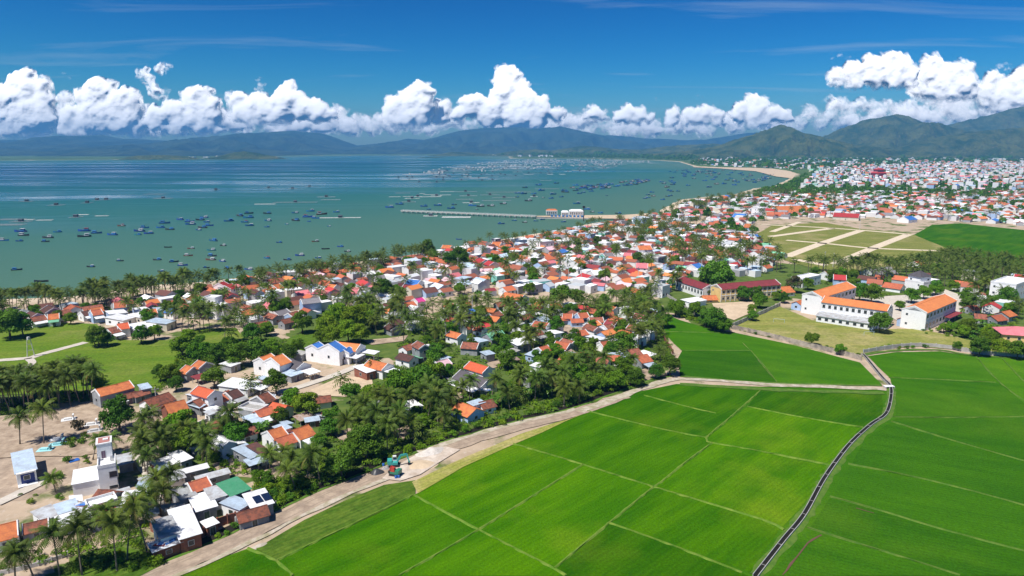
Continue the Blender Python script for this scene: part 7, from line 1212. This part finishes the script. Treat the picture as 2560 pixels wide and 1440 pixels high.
def cloud(lobes, D, label, wisp=False, seed=0, base=None, n1=13, n2=7, soft=1.0):
    r_ = np.random.default_rng(seed); S = []; lobes = list(lobes)
    if base and not wisp and len(lobes) < 12:
        for cx_, cy_, r in list(lobes):
            yy = cy_ + r * .9
            while yy < base - 4: lobes.append((cx_ + r_.uniform(-.3, .3) * r, yy, r * r_.uniform(.75, 1.0))); yy += r * .8
    for cx_, cy_, r in lobes:
        if not wisp: S.append((cx_, cy_, r * .86, 0))
        for k in range(n1):
            a = r_.uniform(0, 2 * math.pi); q = r_.uniform(.35, .92); x1, y1 = cx_ + math.cos(a) * r * q, cy_ + math.sin(a) * r * q * .92; r1 = r * r_.uniform(.2, .42); S.append((x1, y1, r1, (1 - q) * r * .75))
            for j in range(n2):
                a2 = r_.uniform(0, 2 * math.pi); q2 = r_.uniform(.5, 1.0); S.append((x1 + math.cos(a2) * r1 * q2, y1 + math.sin(a2) * r1 * q2, r1 * r_.uniform(.25, .5), (1 - q) * r * .75 + (1 - q2) * r1 * .8))
    S = np.array(S); x0, x1 = (S[:, 0] - S[:, 2]).min() - 6, (S[:, 0] + S[:, 2]).max() + 6; y0, y1 = (S[:, 1] - S[:, 2]).min() - 6, (S[:, 1] + S[:, 2]).max() + 6; st = 2.0 if (x1 - x0) < 420 else 2.6
    gx, gy = np.arange(x0, x1, st), np.arange(y0, y1, st); X, Y = np.meshgrid(gx, gy)
    Xw = X + (fbm(X / 9, Y / 9, seed * 7 + 1) - .5) * 9; Yw = Y + (fbm(X / 9, Y / 9, seed * 7 + 50) - .5) * 9; Hh = np.zeros(X.shape)
    for cx_, cy_, r, off in S:
        i0, i1 = np.searchsorted(gx, (cx_ - r - 8, cx_ + r + 8)); j0, j1 = np.searchsorted(gy, (cy_ - r - 8, cy_ + r + 8)); sl = (slice(j0, j1), slice(i0, i1))
        d = r * r - (Xw[sl] - cx_) ** 2 - (Yw[sl] - cy_) ** 2; h = np.where(d > 0, np.sqrt(np.maximum(d, 0)) + off * np.minimum(1, np.maximum(d, 0) / (r * r * .35)), 0); Hh[sl] = (Hh[sl] ** 5 + h ** 5) ** .2
    def blur(A, k):
        for ax in (0, 1):
            c_ = np.cumsum(np.pad(A, [(k + 1, k) if a_ == ax else (0, 0) for a_ in (0, 1)], 'edge'), axis=ax); A = (np.take(c_, np.arange(2 * k + 1, c_.shape[ax]), axis=ax) - np.take(c_, np.arange(0, c_.shape[ax] - 2 * k - 1), axis=ax)) / (2 * k + 1)
        return A
    Hs = blur(blur(Hh, 2), 2)
    bil = fbm(X / 14, Y / 14, seed * 7 + 90, 5); Hh = Hh * (.82 + .36 * bil); Hs = Hs * (.9 + .2 * bil)
    tex = fbm(X / 7, Y / 7, seed * 7 + 130, 4); al = np.clip((Hh - (1.0 if not wisp else 2.5) * soft - (tex - .3) * 13 * soft) / (15.0 * soft), 0, 1); al = al * al * (3 - 2 * al)
    if base: al = al * np.clip(1 - (Y - base + 8 + (tex - .5) * 22) / 22, 0, 1)
    if wisp: al = al * np.clip(.25 + 1.2 * tex, 0, .9)
    ppm = D / F; c0 = at_y(1280, 720, D); u = (X - 1280) / F; v = (Y - 720) / F; dy = CP - v * SP; sc = D / dy; WX, WZ = u * sc, CAM_H - (SP + v * CP) * sc
    dep = (Hs * .24 + 6 * np.sqrt(np.maximum(Hs, 0) / 8)) * ppm; ny, nx = X.shape; fr = np.stack([WX, D - dep, WZ], -1).reshape(-1, 3); bk = np.stack([WX, D + dep * .5 + 1, WZ], -1).reshape(-1, 3)
    i = np.arange(ny - 1)[:, None] * nx + np.arange(nx - 1)[None, :]; Fq = np.stack([i, i + nx, i + nx + 1, i + 1], -1).reshape(-1, 4); keep = (al.ravel()[Fq] > .004).any(1); Fq = Fq[keep]
    N_ = len(fr); V = np.concatenate([fr, bk]); F2 = np.concatenate([Fq, (Fq + N_)[:, ::-1]]); us = np.unique(F2); mp_ = np.full(2 * N_, -1); mp_[us] = np.arange(len(us)); A2 = np.concatenate([al.ravel(), al.ravel()])[us]
    o = link('cumulus_cloud', np_mesh('cumulus_cloud', V[us], mp_[F2], [CM], col=np.c_[A2, A2, A2], smooth=True)); tag(o, label, 'cloud', 'clouds over the bay')
CD = 22000
cloud([(60, 225, 52), (62, 275, 50), (100, 255, 36), (10, 265, 62), (100, 290, 52), (20, 310, 45), (110, 215, 28), (70, 310, 40)], CD, 'broad white cumulus at the far left edge of sky', seed=1, soft=1.3, base=336)
cloud([(250, 232, 48), (215, 245, 30), (300, 265, 48), (240, 295, 52), (330, 250, 30), (165, 245, 24), (185, 290, 36), (320, 300, 44)], CD, 'large rounded cumulus second from left edge', seed=2, soft=1.3, base=336)
cloud([(355, 185, 18), (375, 180, 20), (405, 172, 18), (418, 165, 13), (372, 205, 20), (385, 225, 22), (400, 240, 18), (420, 225, 10)], CD + 400, 'ragged hook-shaped cloud scrap above left cumulus', True, 3)
cloud([(492, 248, 40), (520, 275, 40), (440, 285, 42), (400, 300, 42), (470, 300, 40), (535, 300, 26)], CD, 'cumulus with a domed top left of flat-based cloud', seed=4, soft=1.3, base=332)
cloud([(600, 250, 26), (650, 262, 40), (715, 250, 42), (690, 280, 42), (760, 270, 36), (800, 280, 34), (835, 285, 20), (620, 280, 34), (575, 235, 12)], CD - 500, 'wide flat-based cumulus left of centre', seed=5, base=306)
cloud([(650, 200, 10), (655, 215, 12), (645, 225, 12)], CD - 300, 'thin upright wisp above the wide flat-based cumulus', True, 6)
cloud([(1050, 232, 36), (1030, 245, 34), (1000, 268, 36), (1060, 262, 26), (975, 285, 24), (1030, 290, 30)], CD, 'leaning cumulus left of the tallest tower cloud', seed=7, base=312)
cloud([(1100, 272, 26), (1118, 258, 16), (1080, 290, 26)], CD + 300, 'small slanting cumulus between two towers', seed=8, base=312)
cloud([(1265, 185, 28), (1285, 190, 22), (1262, 215, 34), (1300, 222, 26), (1255, 250, 42), (1310, 252, 42), (1185, 265, 36), (1345, 275, 40), (1225, 285, 42), (1290, 290, 44), (1390, 285, 24), (1150, 285, 26), (1340, 300, 36)], CD, 'tallest towering white cumulus in the centre of sky', seed=9, base=322, n1=15)
cloud([(1487, 282, 22), (1505, 290, 18), (1468, 292, 16)], CD + 2000, 'small round cumulus just right of the tower', seed=10, base=305)
cloud([(1570, 278, 22), (1595, 288, 26), (1550, 292, 24), (1625, 296, 18)], CD + 2000, 'small peaked cumulus above the low cloud bank', seed=11, base=310)
cloud([(1680, 285, 22), (1720, 283, 22), (1762, 278, 24), (1790, 288, 22), (1740, 295, 26)], CD + 2000, 'row of small cumulus puffs right of centre', seed=12, base=312)
cloud([(1880, 252, 24), (1905, 256, 20), (1850, 270, 24), (1890, 280, 30), (1840, 288, 24), (1930, 285, 26), (1960, 292, 24)], CD, 'double-domed cumulus above the right hills', seed=13, base=312)
cloud([(2130, 178, 34), (2185, 165, 34), (2225, 152, 32), (2255, 165, 28), (2090, 188, 24), (2270, 185, 26), (2160, 190, 28), (2220, 188, 30), (2075, 195, 14)], CD - 1000, 'large bright flat-based cumulus high on the right', seed=14, soft=1.2, base=214)
cloud([(2330, 165, 34), (2310, 185, 28), (2375, 180, 32), (2410, 172, 26), (2420, 195, 24), (2350, 205, 34), (2290, 205, 24), (2400, 215, 30)], CD, 'creamy cumulus right of the bright flat-based one', seed=15, soft=1.4, base=246)
cloud([(2480, 200, 28), (2520, 215, 34), (2555, 200, 34), (2590, 215, 40), (2500, 235, 34), (2550, 240, 36), (2450, 230, 28)], CD, 'cumulus cut by the right edge of sky', seed=16, soft=1.4, base=280)
cloud([(2500, 172, 12), (2520, 168, 13), (2545, 176, 12), (2480, 178, 9)], CD, 'small flat cloud above the right edge cumulus', True, 17)
cloud([(2080, 143, 8), (2100, 140, 10), (2120, 143, 8)], CD, 'tiny flat cloud scrap above the bright cumulus', True, 18)
cloud([(1745, 242, 7), (1755, 243, 6)], CD, 'tiny lone puff in blue sky right of centre', True, 19); cloud([(2075, 248, 14), (2095, 246, 12), (2060, 252, 9)], CD, 'small ragged puff left of lower right clouds', True, 20); cloud([(160, 185, 8), (172, 195, 9), (150, 180, 6)], CD, 'tiny torn scrap above the left cumulus', True, 21); cloud([(1640, 247, 7), (1660, 250, 7)], CD, 'faint tiny puff above the small cumulus row', True, 22)
lb = np.random.default_rng(99)
cloud([(x, 305 + lb.uniform(-20, 20), lb.uniform(22, 38)) for x in range(360, 900, 18)], CD + 3000, 'low pale cloud bank left of the central towers', seed=28, soft=1.7, base=340, n1=10, n2=6)
cloud([(x, 296 + lb.uniform(-18, 22), lb.uniform(20, 34)) for x in range(2000, 2640, 24)] + [(x, 270 + lb.uniform(-14, 10), lb.uniform(16, 28)) for x in range(2090, 2600, 30)] + [(x, 240 + lb.uniform(-18, 26), lb.uniform(18, 32)) for x in range(2290, 2660, 22)], CD + 3000, 'billowy cloud bank lying behind the right hills', seed=23, soft=1.7, base=340, n1=10, n2=6)
cloud([(x, 312 + lb.uniform(-14, 14), lb.uniform(17, 30)) for x in range(840, 1480, 18)], CD + 3000, 'low cloud bank beneath the central towers', seed=24, soft=1.7, base=345, n1=10, n2=6)
cloud([(x, 310 + lb.uniform(-16, 18), lb.uniform(17, 30)) for x in range(1400, 2030, 18)], CD + 4000, 'low cloud bank stretching right of centre', seed=25, soft=1.7, base=352, n1=10, n2=6)
cloud([(x, 300 + lb.uniform(-26, 26), lb.uniform(24, 42)) for x in range(-60, 420, 18)], CD + 3000, 'low grey cloud bank at far left above mountains', seed=26, soft=1.7, base=338, n1=9, n2=6)
cloud([(620, 328, 12), (650, 325, 12), (680, 328, 9), (600, 334, 8)], CD, 'small cloud cap peeping over the left mountain', seed=27, base=345)

# ------------------------------------------------------------------ labels for everything placed in numbers
LPX = [(ph, to_px(p)) for ph, p in LAND]; LPX = [(a, b2) for a, b2 in LPX if b2 and -100 < b2[0] < 2660 and b2[1] < 1500]
seen_l = {}
for a, b2 in LPX: seen_l.setdefault(a, b2)
LPX = list(seen_l.items()); ORD = ['nearest', 'second nearest', 'third nearest', 'fourth nearest', 'fifth nearest', 'sixth nearest', 'seventh nearest', 'eighth nearest', 'ninth nearest', 'tenth nearest', 'eleventh nearest', 'twelfth nearest'] + ['%dth nearest' % k for k in range(13, 80)]
grp = {}
for o, noun, cat, group, pos in PENDING:
    q = to_px(pos) or (1280, 1600, 1); best = min(LPX, key=lambda a: (a[1][0] - q[0]) ** 2 + 2.2 * (a[1][1] - q[1]) ** 2); dx, dy = q[0] - best[1][0], q[1] - best[1][1]
    rel = ('right of' if dx > 0 else 'left of') if abs(dx) > 1.3 * abs(dy) else ('in front of' if dy > 0 else 'behind')
    grp.setdefault((noun, cat, group, rel, best[0]), []).append((math.hypot(dx, dy), o))
for (noun, cat, group, rel, lmk), L_ in grp.items():
    L_.sort(key=lambda a: a[0])
    for i, (d, o) in enumerate(L_): 
        lab = ('%s %s %s' % (noun, rel, lmk)) if len(L_) == 1 else '%s, %s %s %s' % (noun, ORD[i], rel, lmk)
        if len(lab.split()) > 16: print('LONG', lab)
        if len(lab.split()) > 16: lab = lab.replace('weathered red-brown', 'weathered').replace('two-storey house', 'house').replace('pale rose metal', 'rose').replace('pale blue metal', 'pale blue')
        tag(o, lab, cat, group)

# ------------------------------------------------------------------ haze
hb = MB(); hb.box(-14800, 14800, -2000, 14800, -9, 560); ho = hb.build('haze', []); kind(ho, 'stuff', 'thin blue sea haze over the bay'); ho.visible_shadow = True
hm = bpy.data.materials.new('haze'); hm.use_nodes = True; n = hm.node_tree.nodes; n.clear(); o_ = n.new('ShaderNodeOutputMaterial'); pv = n.new('ShaderNodeVolumePrincipled')
pv.inputs['Color'].default_value = (.15, .48, .92, 1); pv.inputs['Density'].default_value = 8.4e-5; pv.inputs['Anisotropy'].default_value = 0.0; hm.node_tree.links.new(pv.outputs[0], o_.inputs['Volume']); ho.data.materials.append(hm); hm.cycles.homogeneous_volume = True
